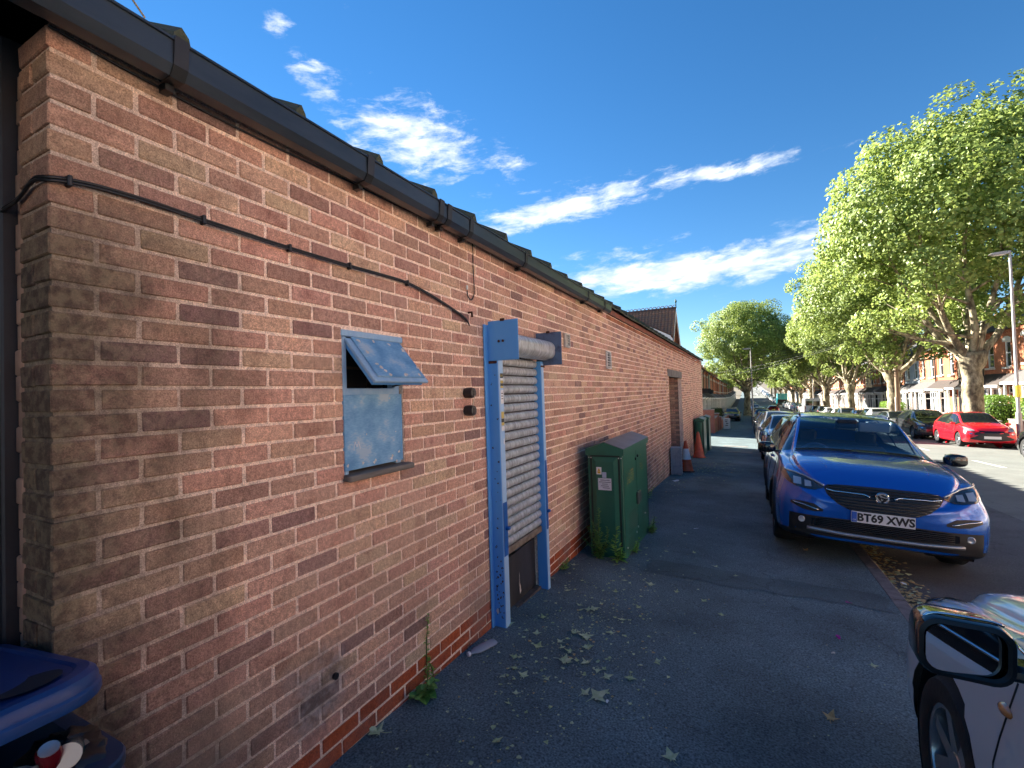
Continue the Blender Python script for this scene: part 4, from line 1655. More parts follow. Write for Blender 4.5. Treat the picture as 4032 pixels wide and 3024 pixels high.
def pave_pt(px, py):
    d = pix_dir(px, py)
    k = (.13-.025*1.75-CAM[2])/(d[2]+.0425*d[1]+.025*d[0]-0)
    P = CAM+d*k
    for _ in range(4):
        zt = pave_z(P[0], P[1])
        P = CAM + d*((zt-CAM[2])/d[2])
    return P


LEAFPX = [(1280, 1318, 1.2), (1345, 1340, .9), (1265, 1375, 1.35), (1240, 1368, .8), (1218, 1428, 1.3), (1232, 1408, .8), (1268, 1433, 1.0), (1290, 1510, 1.6), (1262, 1500, .9), (1130, 1462, .9), (1180, 1468, .7), (1310, 1465, .9), (1100, 1350, .9), (1450, 1640, 1.0), (1330, 1280, .8), (1258, 1255, .7), (815, 1585, 1.5), (1072, 1602, .8), (1115, 1500, .6), (1405, 1265, 1.1), (1300, 1305, .6), (1462, 1280, .7), (1520, 1300, .8), (1010, 1395, .8), (985, 1390, .7), (1195, 1250, .7), (1350, 1255, .7), (1440, 1192, .7), (1395, 1185, .8), (1500, 1195, .7), (1795, 1555, 1.1), (1885, 1440, .7), (1740, 1190, 1.0), (1590, 1245, .7), (1545, 1225, .7), (1240, 1222, .9), (1330, 1222, 1.1), (1085, 1462, .6), (1180, 1300, .6), (1480, 1155, .7), (1415, 1150, .7), (1560, 1330, .7)]
q = random.Random(77)
for k in range(34):
    LEAFPX.append((q.gauss(1235, 75), q.gauss(1400, 75), q.uniform(.45, .95)))
for (px, py, s_) in LEAFPX:
    P = pave_pt(px, py)
    e = q.choice(LV)
    if px in (1795, 1740, 985):
        e = LV[3]
    elif e is LV[3]:
        e = LV[1]
    if e[1]:
        o = e[0].copy()
        COL.objects.link(o)
    else:
        o = e[0]
        e[1] = True
    o.location = (P[0], P[1], P[2]+.003)
    o.rotation_euler = (q.uniform(-.12, .12), q.uniform(-.12, .12), q.uniform(0, 6.28))
    o.scale = (s_*.86,)*3
    tag(o, 'curled fallen plane tree leaf lying on the dark pavement', 'leaf', 'large fallen leaves on the pavement')
for e in LV:
    if not e[1]:
        bpy.data.objects.remove(e[0])

# crumbs of leaf and grit: nobody could count them
lf = [MB(), MB(), MB()]
q = random.Random(91)


def crumb(mb, X, Y, z_, s_):
    a = q.uniform(0, 6.28)
    n = q.choice((3, 4, 5))
    tilt = q.uniform(-.5, .5)
    mb.poly([(X+s_*q.uniform(.5, 1)*math.cos(a+2*math.pi*k/n), Y+s_*q.uniform(.5, 1)*math.sin(a+2*math.pi*k/n), z_+.003+abs(s_*tilt*math.sin(2*math.pi*k/n))) for k in range(n)])


for k in range(2300):
    w = q.random()
    if w < .42:                      # drift before the shutter and the cabinet
        X, Y = abs(q.gauss(.6, .30)), q.gauss(3.3, .9)
    elif w < .52:
        X, Y = abs(q.gauss(.35, .4)), q.uniform(5.5, 14)
    elif w < .72:                    # heap by the cones
        X, Y = abs(q.gauss(.75, .4)), q.gauss(14.2, 1.1)
    else:
        X, Y = q.uniform(.05, 2.75), q.uniform(1.2, 9)
    if .12 < X < .55 and 4.98 < Y < 6.42 or X > KERB-.15 or Y < .9:
        continue
    s_ = q.uniform(.003, .007) if w > .72 else q.choice((q.uniform(.003, .009), q.uniform(.003, .009), q.uniform(.008, .02)))
    if Y > 9:
        s_ *= 1.9
    crumb(lf[0 if q.random() < .5 else (1 if q.random() < .7 else 2)], X, Y, pave_z(X, Y), s_)
for k in range(900):                  # gutter leaves along the kerb
    Y = q.uniform(3.2, 7.5) if k < 650 else q.uniform(7.5, 30)
    X = KERB+.02+abs(q.gauss(0, .12))
    crumb(lf[2 if q.random() < .7 else 1], X, Y, road_z(X, Y)+q.uniform(0, .02), q.uniform(.012, .04))
for k in range(3):
    tag(lf[k].build('leaf_litter', LEAFM[k], fix=False), ('fine green leaf crumbs scattered over the pavement', 'pale dry leaf fragments scattered over the pavement', 'brown leaf drift along the kerb and pavement')[k], 'leaf litter', kind='stuff')

# litter picked out singly
P = pave_pt(1042, 1404)
bt = thing('plastic_bottle', 'flattened clear plastic bottle lying near the foot of the wall', 'bottle', (P[0], P[1], P[2]), R(70))
ma_, nt_, b_ = nodes_of('clear_plastic')
b_.inputs['Base Color'].default_value = (.62, .66, .72, 1)
b_.inputs['Roughness'].default_value = .18
b_.inputs['Transmission Weight'].default_value = .55
b_.inputs['IOR'].default_value = 1.35
M_CLEAR = ma_
prof = [(.012, -.105), (.013, -.085), (.022, -.07), (.033, -.05), (.036, -.03), (.033, -.02), (.036, -.01), (.036, .03), (.033, .04), (.036, .05), (.036, .09), (.028, .105)]
mb = MB().lathe(prof, 16, Matrix.Rotation(R(90), 4, 'Y'))
mb.v = [(p[0]*1.05, p[1]*1.1, .018+p[2]*.42) for p in mb.v]
mb.build('bottle_body', M_CLEAR, bt, smooth=40)
MB().lathe([(.015, -.122), (.015, -.106), (.012, -.104)], 12, Matrix.Translation((0, 0, .018)) @ Matrix.Rotation(R(90), 4, 'Y')).build('cap', mat('cap_white', (.6, .62, .66), rough=.4), bt, smooth=40)
for (px, py, s_, m_mat, nm, lab, cat) in (
        (1811, 1378, .032, mat('pink_foil', (.55, .02, .20), rough=.25, metal=.4), 'sweet_wrapper', 'bright pink sweet wrapper on the bare pavement', 'wrapper'),
        (1833, 1303, .030, mat('pink_foil_dull', (.40, .03, .16), rough=.35), 'sweet_wrapper', 'duller pink wrapper scrap nearer the kerb', 'wrapper'),
        (1312, 1517, .016, M_CWHITE, 'cigarette_end', 'white cigarette end right of the largest fallen leaf', 'cigarette end'),
        (985, 1385, .02, M_CWHITE, 'paper_scrap', 'small white paper scrap beside the plastic bottle', 'paper'),
        (895, 1490, .03, M_CWHITE, 'paper_scrap', 'torn white paper at the foot of the orange plinth', 'paper'),
        (1505, 1143, .045, M_CWHITE, 'paper_scrap', 'white paper scrap on the pavement beside the blue car', 'paper'),
        (1458, 1040, .10, M_CWHITE, 'paper_scrap', 'white rubbish in front of the grey crate', 'paper'),
        (1800, 1412, .022, mat('cream_card', (.5, .46, .36), rough=.8), 'card_scrap', 'thin cream card strip below the pink wrapper', 'card'),
        (1952, 1262, .04, M_CWHITE, 'paper_scrap', 'white paper caught in the leaves along the kerb', 'paper')):
    P = pave_pt(px, py)
    q2 = random.Random(px)
    mb = MB()
    a = q2.uniform(0, 3.1)
    ex, ey = Vector((math.cos(a), math.sin(a), 0)), Vector((-math.sin(a), math.cos(a), 0))
    n = 7
    pts = []
    for k in range(n):
        t = 2*math.pi*k/n
        pts.append(ex*s_*math.cos(t)*q2.uniform(.7, 1.1)+ey*s_*.5*math.sin(t)*q2.uniform(.6, 1.1)+Vector((0, 0, .004+s_*q2.uniform(0, .35))))
    V = [Vector((0, 0, .003+s_*.25))]+pts
    mb.mesh(V, [(0, 1+k, 1+(k+1) % n) for k in range(n)])
    o = mb.build(nm, m_mat)
    o.location = tuple(P)
    tag(o, lab, cat)

# ------------------------------------------------------------------ weeds
M_WEED = mat('weed_leaf', (.10, .24, .045), rough=.6, col2=(.17, .34, .07), vscale=30)
M_WEEDY = mat('weed_leaf_bright', (.26, .46, .06), rough=.6, col2=(.15, .33, .05), vscale=30)
M_STEM = mat('weed_stem', (.07, .11, .03), rough=.7)


def blade(mb, base, d, ln, w, bend=.3, seed=0):
    d = Vector(d).normalized()
    side = d.cross(Vector((0, 0, 1)))
    if side.length < .01:
        side = Vector((1, 0, 0))
    side.normalize()
    up = side.cross(d)
    P0 = Vector(base)
    pts = []
    for t, ww in ((0, .25), (.35, 1), (.7, .75), (1, .02)):
        c = P0+d*ln*t - Vector((0, 0, 1))*bend*ln*t*t
        pts.append((c-side*w*ww*.5+up*w*.12*ww, c, c+side*w*ww*.5+up*w*.12*ww))
    for a, b2 in zip(pts[:-1], pts[1:]):
        mb.poly([a[0], a[1], b2[1], b2[0]])
        mb.poly([a[1], a[2], b2[2], b2[1]])


def weed(name, label, loc, stems, leafw, leafl, mleaf, step=.03, seed=1, spread=.25, droop=.2):
    q = random.Random(seed)
    r_ = thing(name, label, 'weed', loc)
    lm, sm_ = MB(), MB()
    leafl, leafw, step = leafl*1.35, leafw*1.45, step*.75
    for (dx, dy, hgt) in stems:
        p0 = Vector((q.uniform(-.02, .02), q.uniform(-.02, .02), 0))
        top = Vector((dx, dy, hgt))
        mid = (p0+top)*.5+Vector((q.uniform(-.03, .03), q.uniform(-.03, .03), 0))
        pts = spline([p0, mid, top], 6)
        sm_.tube(pts, [.004*(1-.7*i/len(pts))+.0008 for i in range(len(pts))], 5)
        nl = max(4, int(hgt/step))
        for k in range(nl):
            t = (k+.6)/nl
            i = min(len(pts)-2, int(t*(len(pts)-1)))
            c = pts[i].lerp(pts[i+1], t*(len(pts)-1)-i)
            for _ in range(2):
                a = q.uniform(0, 6.28)
                kk = (1-.55*t)*q.uniform(.7, 1.2)
                blade(lm, c, (math.cos(a), math.sin(a), q.uniform(.1, .8)), leafl*kk, leafw*kk, droop)
    sm_.build('stem', M_STEM, r_)
    tag(lm.build('leaves', mleaf, r_, fix=False), kind='stuff')
    return r_


weed('weed', 'tall bushy dark green weed against the near face of the large cabinet', (.27, 4.93, pave_z(.27, 4.93)), [(.0, .0, .55), (-.13, -.02, .34), (.10, -.03, .36), (-.07, -.05, .42), (.16, -.02, .24), (.05, -.05, .30), (-.17, -.03, .20), (.02, -.09, .2)], .016, .05, M_WEED, .016, 3)
weed('weed', 'upright bright green leafy weed at the front corner of the large cabinet', (.455, 4.95, pave_z(.45, 4.95)), [(.0, .0, .36), (.03, -.03, .18), (-.04, -.02, .14)], .024, .085, M_WEEDY, .03, 4)
weed('weed', 'low weed along the street side foot of the large cabinet', (.56, 5.35, pave_z(.56, 5.35)), [(.02, .05, .12), (.04, -.06, .1), (.03, .18, .13), (.02, -.2, .09)], .018, .05, M_WEEDY, .02, 6)
weed('weed', 'spreading weed at the far corner of the large cabinet', (.57, 6.30, pave_z(.57, 6.3)), [(.03, .05, .2), (.06, -.06, .16), (.02, .12, .15), (.04, -.12, .12)], .02, .07, M_WEED, .02, 7)
weed('weed', 'single tall thin weed growing up the wall from the plinth', (.03, 2.19, pave_z(.03, 2.19)), [(.0, .03, .42), (.02, .0, .15)], .010, .03, M_WEEDY, .014, 8)
weed('weed', 'low broad leafed weed at the foot of the wall beneath the tall thin one', (.06, 2.13, pave_z(.06, 2.13)), [(.03, -.06, .07), (.05, .03, .08), (.02, -.12, .06), (.06, -.02, .09)], .045, .06, M_WEED, .02, 9)
weed('weed', 'yellow green tuft at the foot of the wall between the shutter and the cabinet', (.05, 4.42, pave_z(.05, 4.42)), [(.02, .03, .10), (.03, -.05, .08), (.01, .10, .09)], .014, .05, M_WEEDY, .02, 10)
weed('weed', 'low green weed line at the wall foot beyond the large cabinet', (.06, 8.6, pave_z(.06, 8.6)), [(.02, .2, .12), (.03, -.3, .1), (.04, .5, .1), (.02, -.6, .12), (.03, .8, .1)], .02, .08, M_WEEDY, .02, 12)
weed('weed', 'small green weed at the wall foot beside the plain cone', (.05, 15.6, pave_z(.05, 15.6)), [(.05, .1, .14), (.06, -.2, .12), (.03, .3, .1)], .025, .09, M_WEEDY, .02, 13)

# ------------------------------------------------------------------ vehicles
from mathutils.bvhtree import BVHTree


def paint(name, col, metal=.35, rough=.28):
    return mat('paint_'+name, col, rough=rough, metal=metal, coat=1.0, spec=.5)


M_TYRE = mat('tyre_rubber', (.012, .012, .012), rough=.8, bump=.2, bscale=60)
M_RIM = mat('alloy_rim', (.42, .43, .44), rough=.25, metal=.85)
M_RIMD = mat('alloy_rim_dark', (.16, .165, .17), rough=.3, metal=.8)
M_WELL = mat('wheel_well', (.006, .006, .006), rough=.95)
M_TRIM = mat('black_trim', (.012, .012, .013), rough=.5)
M_GLOSS = mat('gloss_black', (.008, .008, .009), rough=.12, coat=.6)
M_CHROME = mat('chrome', (.72, .73, .75), rough=.08, metal=1.0)
M_SILVERP = mat('silver_trim', (.38, .39, .40), rough=.35, metal=.7)
M_GLASSW = mat('car_glass', (.010, .013, .016), rough=.04, spec=.7)
M_LAMPC = mat('headlamp_lens', (.42, .44, .46), rough=.08, metal=.35, coat=1.0)
M_LAMPD = mat('headlamp_inner', (.035, .037, .04), rough=.15, metal=.4, coat=1.0)
M_LAMPR = mat('tail_lamp_red', (.25, .008, .006), rough=.12, coat=1.0)
M_PLATEW = mat('plate_white', (.72, .72, .70), rough=.4)
M_PLATEY = mat('plate_yellow', (.62, .44, .04), rough=.4)
M_PLATEB = mat('plate_blue', (.02, .10, .45), rough=.4)
M_INK = mat('plate_ink', (.008, .008, .008), rough=.5)
M_CABIN = mat('cabin_dark', (.010, .012, .016), rough=.8)
ma_, nt_, b_ = nodes_of('windscreen_glass')
nt_.nodes.remove(b_)
gl_ = nt_.nodes.new('ShaderNodeBsdfGlossy')
gl_.inputs['Roughness'].default_value = .02
gl_.inputs['Color'].default_value = (.8, .88, .95, 1)
tr_ = nt_.nodes.new('ShaderNodeBsdfTransparent')
tr_.inputs['Color'].default_value = (.48, .58, .66, 1)
lw_ = nt_.nodes.new('ShaderNodeLayerWeight')
lw_.inputs['Blend'].default_value = .5
fr_ = nt_.nodes.new('ShaderNodeMapRange')
pw_ = nt_.nodes.new('ShaderNodeMath')
pw_.operation = 'POWER'
pw_.inputs[1].default_value = 3.5
nt_.links.new(lw_.outputs['Facing'], pw_.inputs[0])
nt_.links.new(pw_.outputs[0], fr_.inputs[0])
fr_.inputs[3].default_value = .045
fr_.inputs[4].default_value = .75
mx_ = nt_.nodes.new('ShaderNodeMixShader')
nt_.links.new(fr_.outputs[0], mx_.inputs[0])
nt_.links.new(tr_.outputs[0], mx_.inputs[1])
nt_.links.new(gl_.outputs[0], mx_.inputs[2])
nt_.links.new(mx_.outputs[0], nt_.nodes['Material Output'].inputs[0])
M_SCREEN = ma_


def pchip(xs, ys, xq):
    xs = np.asarray(xs, float)
    ys = np.asarray(ys, float)
    hh_ = np.diff(xs)
    dl = np.diff(ys)/hh_
    d = np.zeros_like(ys)
    for i in range(1, len(xs)-1):
        if dl[i-1]*dl[i] > 0:
            w1, w2 = 2*hh_[i]+hh_[i-1], hh_[i]+2*hh_[i-1]
            d[i] = (w1+w2)/(w1/dl[i-1]+w2/dl[i])
    d[0], d[-1] = dl[0], dl[-1]
    xq = np.asarray(xq, float)
    k = np.clip(np.searchsorted(xs, xq)-1, 0, len(xs)-2)
    t = (xq-xs[k])/hh_[k]
    return ((2*t**3-3*t**2+1)*ys[k]+(t**3-2*t**2+t)*hh_[k]*d[k]+(-2*t**3+3*t**2)*ys[k+1]+(t**3-t**2)*hh_[k]*d[k+1])


def section(zt, cr, wt, zb, wb, zm, ws, zs, K):
    C_ = [(0, zt+cr), (.55*wt, zt+.86*cr), (wt-.055, zt+.32*cr), (wt, zt-.035), (.5*(wt+wb)+.012, .5*(zt+zb)-.01), (wb, zb), (wb+.022*(ws-wb)/.08 if ws > wb else wb, zb-.05),
          (ws, zm+.06), (ws, .5*(zm+zs)), (ws-.018, zs+.06), (ws-.06, zs), (ws-.2, zs-.02), (0, zs-.02)]
    P = [np.array(c, float) for c in C_]
    P = [P[0]*2-P[1]*np.array([1, 1])] + P + [P[-1]*2-P[-2]]
    P[0] = np.array([-C_[1][0], C_[1][1]])
    out = []
    for i in range(1, len(P)-2):
        for k in range(K):
            t = k/K
            a, b2, c, d = P[i-1], P[i], P[i+1], P[i+2]
            tn_ = .42
            m1, m2 = (c-a)*tn_, (d-b2)*tn_
            out.append((2*t**3-3*t**2+1)*b2+(t**3-2*t**2+t)*m1+(-2*t**3+3*t**2)*c+(t**3-t**2)*m2)
    out.append(P[-2])
    out[0][0] = 0
    return np.array(out)


class Car:
    def __init__(s, spec, K=3, step=.085):
        s.sp = spec
        st = np.array(spec['st'], float)
        ys = list(st[:, 0])
        marks = sorted(set(ys + list(spec['marks'])))
        allys = []
        for a, b2 in zip(marks[:-1], marks[1:]):
            n = max(1, int(math.ceil((b2-a)/step)))
            allys += [a+(b2-a)*k/n for k in range(n)]
        allys.append(marks[-1])
        s.ys = np.array(allys)
        pr = [pchip(st[:, 0], st[:, i], s.ys) for i in range(1, 9)]
        s.sec = np.array([section(*[p[i] for p in pr], K) for i in range(len(s.ys))])
        s.K = K
        s.bvh = None

    def wheels(s):
        return [(s.sp['yf'], s.sp['rw']), (s.sp['yr'], s.sp['rw'])]

    def cls(s, y, seg):
        sp = s.sp
        if seg <= 1 and sp['ws'][0] < y < sp['ws'][1]:
            return 'windscreen'
        if seg <= 1 and sp['rwin'][0] < y < sp['rwin'][1]:
            return 'rear_window'
        if seg in (3, 4) and sp['side'][0] < y < sp['side'][1]:
            for p0, p1 in sp['pillars']:
                if p0 < y < p1:
                    return 'pillar'
            return 'side_window'
        if seg == 2 and sp['ws'][0] < y < sp['ws'][1] and sp.get('dark_pillar'):
            return 'pillar'
        if seg >= 9:
            return 'sill'
        return 'body'

    def build(s, root, m_paint, cut_screen=False, m_sill=None, roof=None):
        K = s.K
        n, m_ = s.sec.shape[0], s.sec.shape[1]
        V = []
        idx = {}
        for sd2 in (0, 1):
            for i in range(n):
                for j in range(m_):
                    x, z = s.sec[i, j]
                    if sd2 and (j == 0 or j == m_-1):
                        idx[sd2, i, j] = idx[0, i, j]
                        continue
                    idx[sd2, i, j] = len(V)
                    V.append([(-x if sd2 else x), s.ys[i], z])
        faces = {}
        kept_v = {}
        Ra = s.sp['rw']+.055
        dead = set()
        snap = set()
        for sd2 in (0, 1):
            for i in range(n-1):
                ym = (s.ys[i]+s.ys[i+1])/2
                for j in range(m_-1):
                    seg = j//K
                    q = [idx[sd2, i, j], idx[sd2, i, j+1], idx[sd2, i+1, j+1], idx[sd2, i+1, j]]
                    if len(set(q)) < 3:
                        continue
                    if sd2 == 0:
                        q = q[::-1]
                    c = [sum(V[k][a] for k in q)/4 for a in range(3)]
                    gone = False
                    if seg >= 5 and abs(c[0]) > .45:
                        for (wy, wr) in s.wheels():
                            if (c[1]-wy)**2+(c[2]-wr)**2 < (Ra+.0)**2:
                                gone = True
                                dead.update(q)
                    if not gone:
                        faces.setdefault(s.cls(ym, seg), []).append(q)
        alive = set(k for fs in faces.values() for f in fs for k in f)
        for k in alive & dead:
            if abs(V[k][0]) < .45:
                continue
            for (wy, wr) in s.wheels():
                dy, dz = V[k][1]-wy, V[k][2]-wr
                r_ = math.hypot(dy, dz)
                if r_ < Ra+.14:
                    V[k][1] = wy+dy*Ra/r_
                    V[k][2] = wr+dz*Ra/r_
        # end caps: inset rings, softly domed
        for end, i in ((-1, 0), (1, n-1)):
            ring = [idx[0, i, j] for j in range(m_)] + [idx[1, i, j] for j in range(m_-2, 0, -1)]
            cz = sum(V[k][2] for k in ring)/len(ring)
            prev = ring
            for sc_, dy in ((.90, .018), (.72, .034), (.45, .044), (.2, .048)):
                cur = []
                for k in ring:
                    cur.append(len(V))
                    V.append([V[k][0]*sc_, V[k][1]+end*dy*s.sp.get('dome', 1), cz+(V[k][2]-cz)*sc_])
                for a in range(len(ring)):
                    b2 = (a+1) % len(ring)
                    q = [prev[a], prev[b2], cur[b2], cur[a]]
                    faces.setdefault('body', []).append(q if end > 0 else q[::-1])
                prev = cur
            faces['body'].append(prev if end > 0 else prev[::-1])
        s.V = V
        allf = [tuple(f) for fs in faces.values() for f in fs]
        s.bvh = BVHTree.FromPolygons([tuple(v) for v in V], allf)
        parts = {}
        mats_ = {'body': m_paint, 'windscreen': M_SCREEN if cut_screen else M_GLASSW, 'rear_window': M_SCREEN if cut_screen else M_GLASSW, 'side_window': M_SCREEN if cut_screen else M_GLASSW, 'pillar': M_GLOSS, 'sill': m_sill or m_paint}
        for nm, fs in faces.items():
            if nm == 'side_window':
                for sd2, lab in ((1, 1), (-1, -1)):
                    sub = [f for f in fs if sd2*sum(V[k][0] for k in f) > 0]
                    for (y0_, y1_) in s.glass_spans():
                        ss = [f for f in sub if y0_ < sum(V[k][1] for k in f)/len(f) < y1_]
                        if ss:
                            s.mk(root, nm, ss, mats_[nm])
            elif nm == 'pillar':
                grp = {}
                for f in fs:
                    xm, ym = sum(V[k][0] for k in f), sum(V[k][1] for k in f)/len(f)
                    pi = min(range(len(s.sp['pillars'])), key=lambda k: abs(ym-sum(s.sp['pillars'][k])/2))
                    grp.setdefault((xm > 0, pi), []).append(f)
                for ff in grp.values():
                    s.mk(root, nm, ff, mats_[nm])
            else:
                parts[nm] = s.mk(root, nm, fs, mats_[nm])
        s.parts = parts
        return parts

    def glass_spans(s):
        e = [s.sp['side'][0]]
        for p0, p1 in sorted(s.sp['pillars']):
            e += [p0, p1]
        e.append(s.sp['side'][1])
        return [(e[k], e[k+1]) for k in range(0, len(e), 2)]

    def mk(s, root, nm, fs, m_):
        used = sorted(set(k for f in fs for k in f))
        mp = {k: i for i, k in enumerate(used)}
        me = bpy.data.meshes.new(nm)
        me.from_pydata([tuple(s.V[k]) for k in used], [], [tuple(mp[k] for k in f) for f in fs])
        me.polygons.foreach_set('use_smooth', [True]*len(me.polygons))
        me.set_sharp_from_angle(angle=R(55))
        me.materials.append(m_)
        o = bpy.data.objects.new(nm, me)
        COL.objects.link(o)
        o.parent = root
        return o

    # --- project points on the body
    def hit(s, axis, u, v, off=.004):
        if axis == 'front':
            o, d = Vector((u, 6, v)), Vector((0, -1, 0))
        elif axis == 'rear':
            o, d = Vector((u, -6, v)), Vector((0, 1, 0))
        elif axis == 'right':
            o, d = Vector((3, u, v)), Vector((-1, 0, 0))
        elif axis == 'left':
            o, d = Vector((-3, u, v)), Vector((1, 0, 0))
        else:
            o, d = Vector((u, v, 4)), Vector((0, 0, -1))
        loc, nrm, ix, ds = s.bvh.ray_cast(o, d)
        if loc is None:
            return None
        if nrm.dot(d) > 0:
            nrm = -nrm
        return loc + nrm*off

    def patch(s, root, name, m_, axis, cols, rows=5, off=.004, sub=4):
        """cols: list of (u, v_top, v_bottom); a sheet moulded on the body"""
        cc = []
        for a, b2 in zip(cols[:-1], cols[1:]):
            for k in range(sub):
                t = k/sub
                cc.append([a[i]+(b2[i]-a[i])*t for i in range(3)])
        cc.append(cols[-1])
        G = []
        for (u, vt, vb) in cc:
            G.append([s.hit(axis, u, vt+(vb-vt)*r_/rows, off) for r_ in range(rows+1)])
        mb = MB()
        for a, b2 in zip(G[:-1], G[1:]):
            for r_ in range(rows):
                q = [a[r_], b2[r_], b2[r_+1], a[r_+1]]
                if any(p is None for p in q):
                    continue
                if max((q[k]-q[k-1]).length for k in range(4)) > .35:
                    continue
                mb.poly(q)
        return mb.build(name, m_, root, smooth=60, fix=True) if mb.f else None

    def line(s, root, name, m_, axis, pts, rad=.003, off=.001, sub=6):
        out = []
        for a, b2 in zip(pts[:-1], pts[1:]):
            for k in range(sub):
                t = k/sub
                p = s.hit(axis, a[0]+(b2[0]-a[0])*t, a[1]+(b2[1]-a[1])*t, off)
                if p is not None:
                    out.append(p)
        p = s.hit(axis, *pts[-1], off)
        if p is not None:
            out.append(p)
        if len(out) < 2:
            return None
        return MB().tube(out, rad, 5).build(name, m_, root, smooth='all')


WHEEL_CACHE = {}


def wheel_meshes(r_, w, style, m_rim):
    key = (round(r_, 3), round(w, 3), style, m_rim.name)
    if key in WHEEL_CACHE:
        return WHEEL_CACHE[key]
    ri = r_*.66
    Mx = Matrix.Rotation(R(90), 4, 'Y')
    ty = MB().lathe([(ri, -w/2+.01), (ri+.02, -w/2), (r_-.025, -w/2+.004), (r_, -w/2+.035), (r_, w/2-.035), (r_-.025, w/2-.004), (ri+.02, w/2), (ri, w/2-.01), (ri-.006, 0)], 28, Mx, cap=False)
    rm = MB()
    rm.lathe([(ri+.004, w/2-.012), (ri-.015, w/2-.016), (ri-.022, w/2-.05), (ri-.024, -w/2+.02)], 28, Mx, cap=False)
    rm.lathe([(.07, w/2-.075), (.07, w/2-.04), (.055, w/2-.03), (.0, w/2-.028)], 14, Mx, cap=False)
    ns_ = style
    for k in range(ns_):
        a = 2*math.pi*k/ns_
        for dl in ((-.13, .13) if ns_ <= 6 else (0,)):
            wd = .022 if ns_ <= 6 else .028
            P0 = Vector((0, 0, 0))
            c, s2 = math.cos(a+dl*.35), math.sin(a+dl*.35)
            c2, s3 = math.cos(a+dl), math.sin(a+dl)
            A = Vector((w/2-.034, .05*c, .05*s2))
            B = Vector((w/2-.022, (ri-.012)*c2, (ri-.012)*s3))
            t = Vector((0, -s3, c2))
            V = []
            for P, ww in ((A, wd*1.1), (B, wd*.85)):
                for dx in (0, -.022):
                    for sg in (-1, 1):
                        V.append(P+t*sg*ww+Vector((dx, 0, 0)))
            rm.mesh(V, [(0, 1, 5, 4), (2, 6, 7, 3), (0, 4, 6, 2), (1, 3, 7, 5), (0, 2, 3, 1), (4, 5, 7, 6)])
    rm.lathe([(ri-.03, -w/2+.03), (.0, -w/2+.03)], 20, Mx, cap=False)
    tyo = ty.build('tyre', M_TYRE, None, smooth=40)
    rmo = rm.build('rim', m_rim, None, smooth=30)
    res = (tyo.data, rmo.data)
    bpy.data.objects.remove(tyo)
    bpy.data.objects.remove(rmo)
    WHEEL_CACHE[key] = res
    return res


def add_wheels(car, root, m_rim=None, style=5, w=.215):
    sp = car.sp
    td, rd = wheel_meshes(sp['rw'], w, style, m_rim or M_RIM)
    for (wy, wr) in car.wheels():
        for sd2 in (1, -1):
            o = bpy.data.objects.new('wheel', td)
            COL.objects.link(o)
            o.parent = root
            o.location = (sd2*(sp['wx']-w/2-.012), wy, wr)
            o.rotation_euler = (0, 0, 0 if sd2 > 0 else math.pi)
            k = bpy.data.objects.new('rim', rd)
            COL.objects.link(k)
            k.parent = o
            # wheel arch liner
    Ra = sp['rw']+.055
    for (wy, wr) in car.wheels():
        for sd2 in (1, -1):
            m_ = MB()
            x0, x1 = sd2*(sp['wx']-.03), sd2*(sp['wx']-.42)
            ring = [(wy+Ra*math.cos(t), wr+Ra*math.sin(t)) for t in [R(-35+k*250/20) for k in range(21)]]
            for a, b2 in zip(ring[:-1], ring[1:]):
                m_.poly([(x0, *a), (x0, *b2), (x1, *b2), (x1, *a)])
            m_.poly([(x1, *p) for p in ring])
            m_.build('wheel_arch_liner', M_WELL, root)


def ear_mirror(root, m_, c, sd2, sc=1.0, fwd=True):
    """door mirror: rounded shell with a short arm"""
    mb = MB()
    rings = []
    for (t, k) in ((0, .35), (.12, .75), (.35, 1.0), (.65, 1.0), (.88, .86), (1.0, .62)):
        rr_ = rrect(.062*k*sc, .085*k*sc*.8, .03*k*sc, 3)
        rings.append([(c[0]+sd2*(.02+t*.20)*sc, c[1]+.02-u*1.0-(t*.02), c[2]+v) for u, v in [(p[0], p[1]) for p in rr_]])
    loft(mb, rings, close_top=True, close_bot=True)
    mb.v = [tuple(p) for p in mb.v]
    o = mb.build('mirror', m_, root, smooth=50)
    MB().cbox(min(c[0]-sd2*.05, c[0]+sd2*.05), max(c[0]-sd2*.05, c[0]+sd2*.05), c[1]-.03, c[1]+.03, c[2]-.055*sc, c[2]-.03*sc, .006).build('mirror_arm', M_TRIM, o)
    g = MB()
    g.poly([(c[0]+sd2*(.05+.16*t)*sc, c[1]-.052*sc, c[2]+v*sc) for t, v in ((0, -.05), (1, -.045), (1, .05), (0, .055))])
    g.build('mirror_glass', M_CHROME, o)
    return o


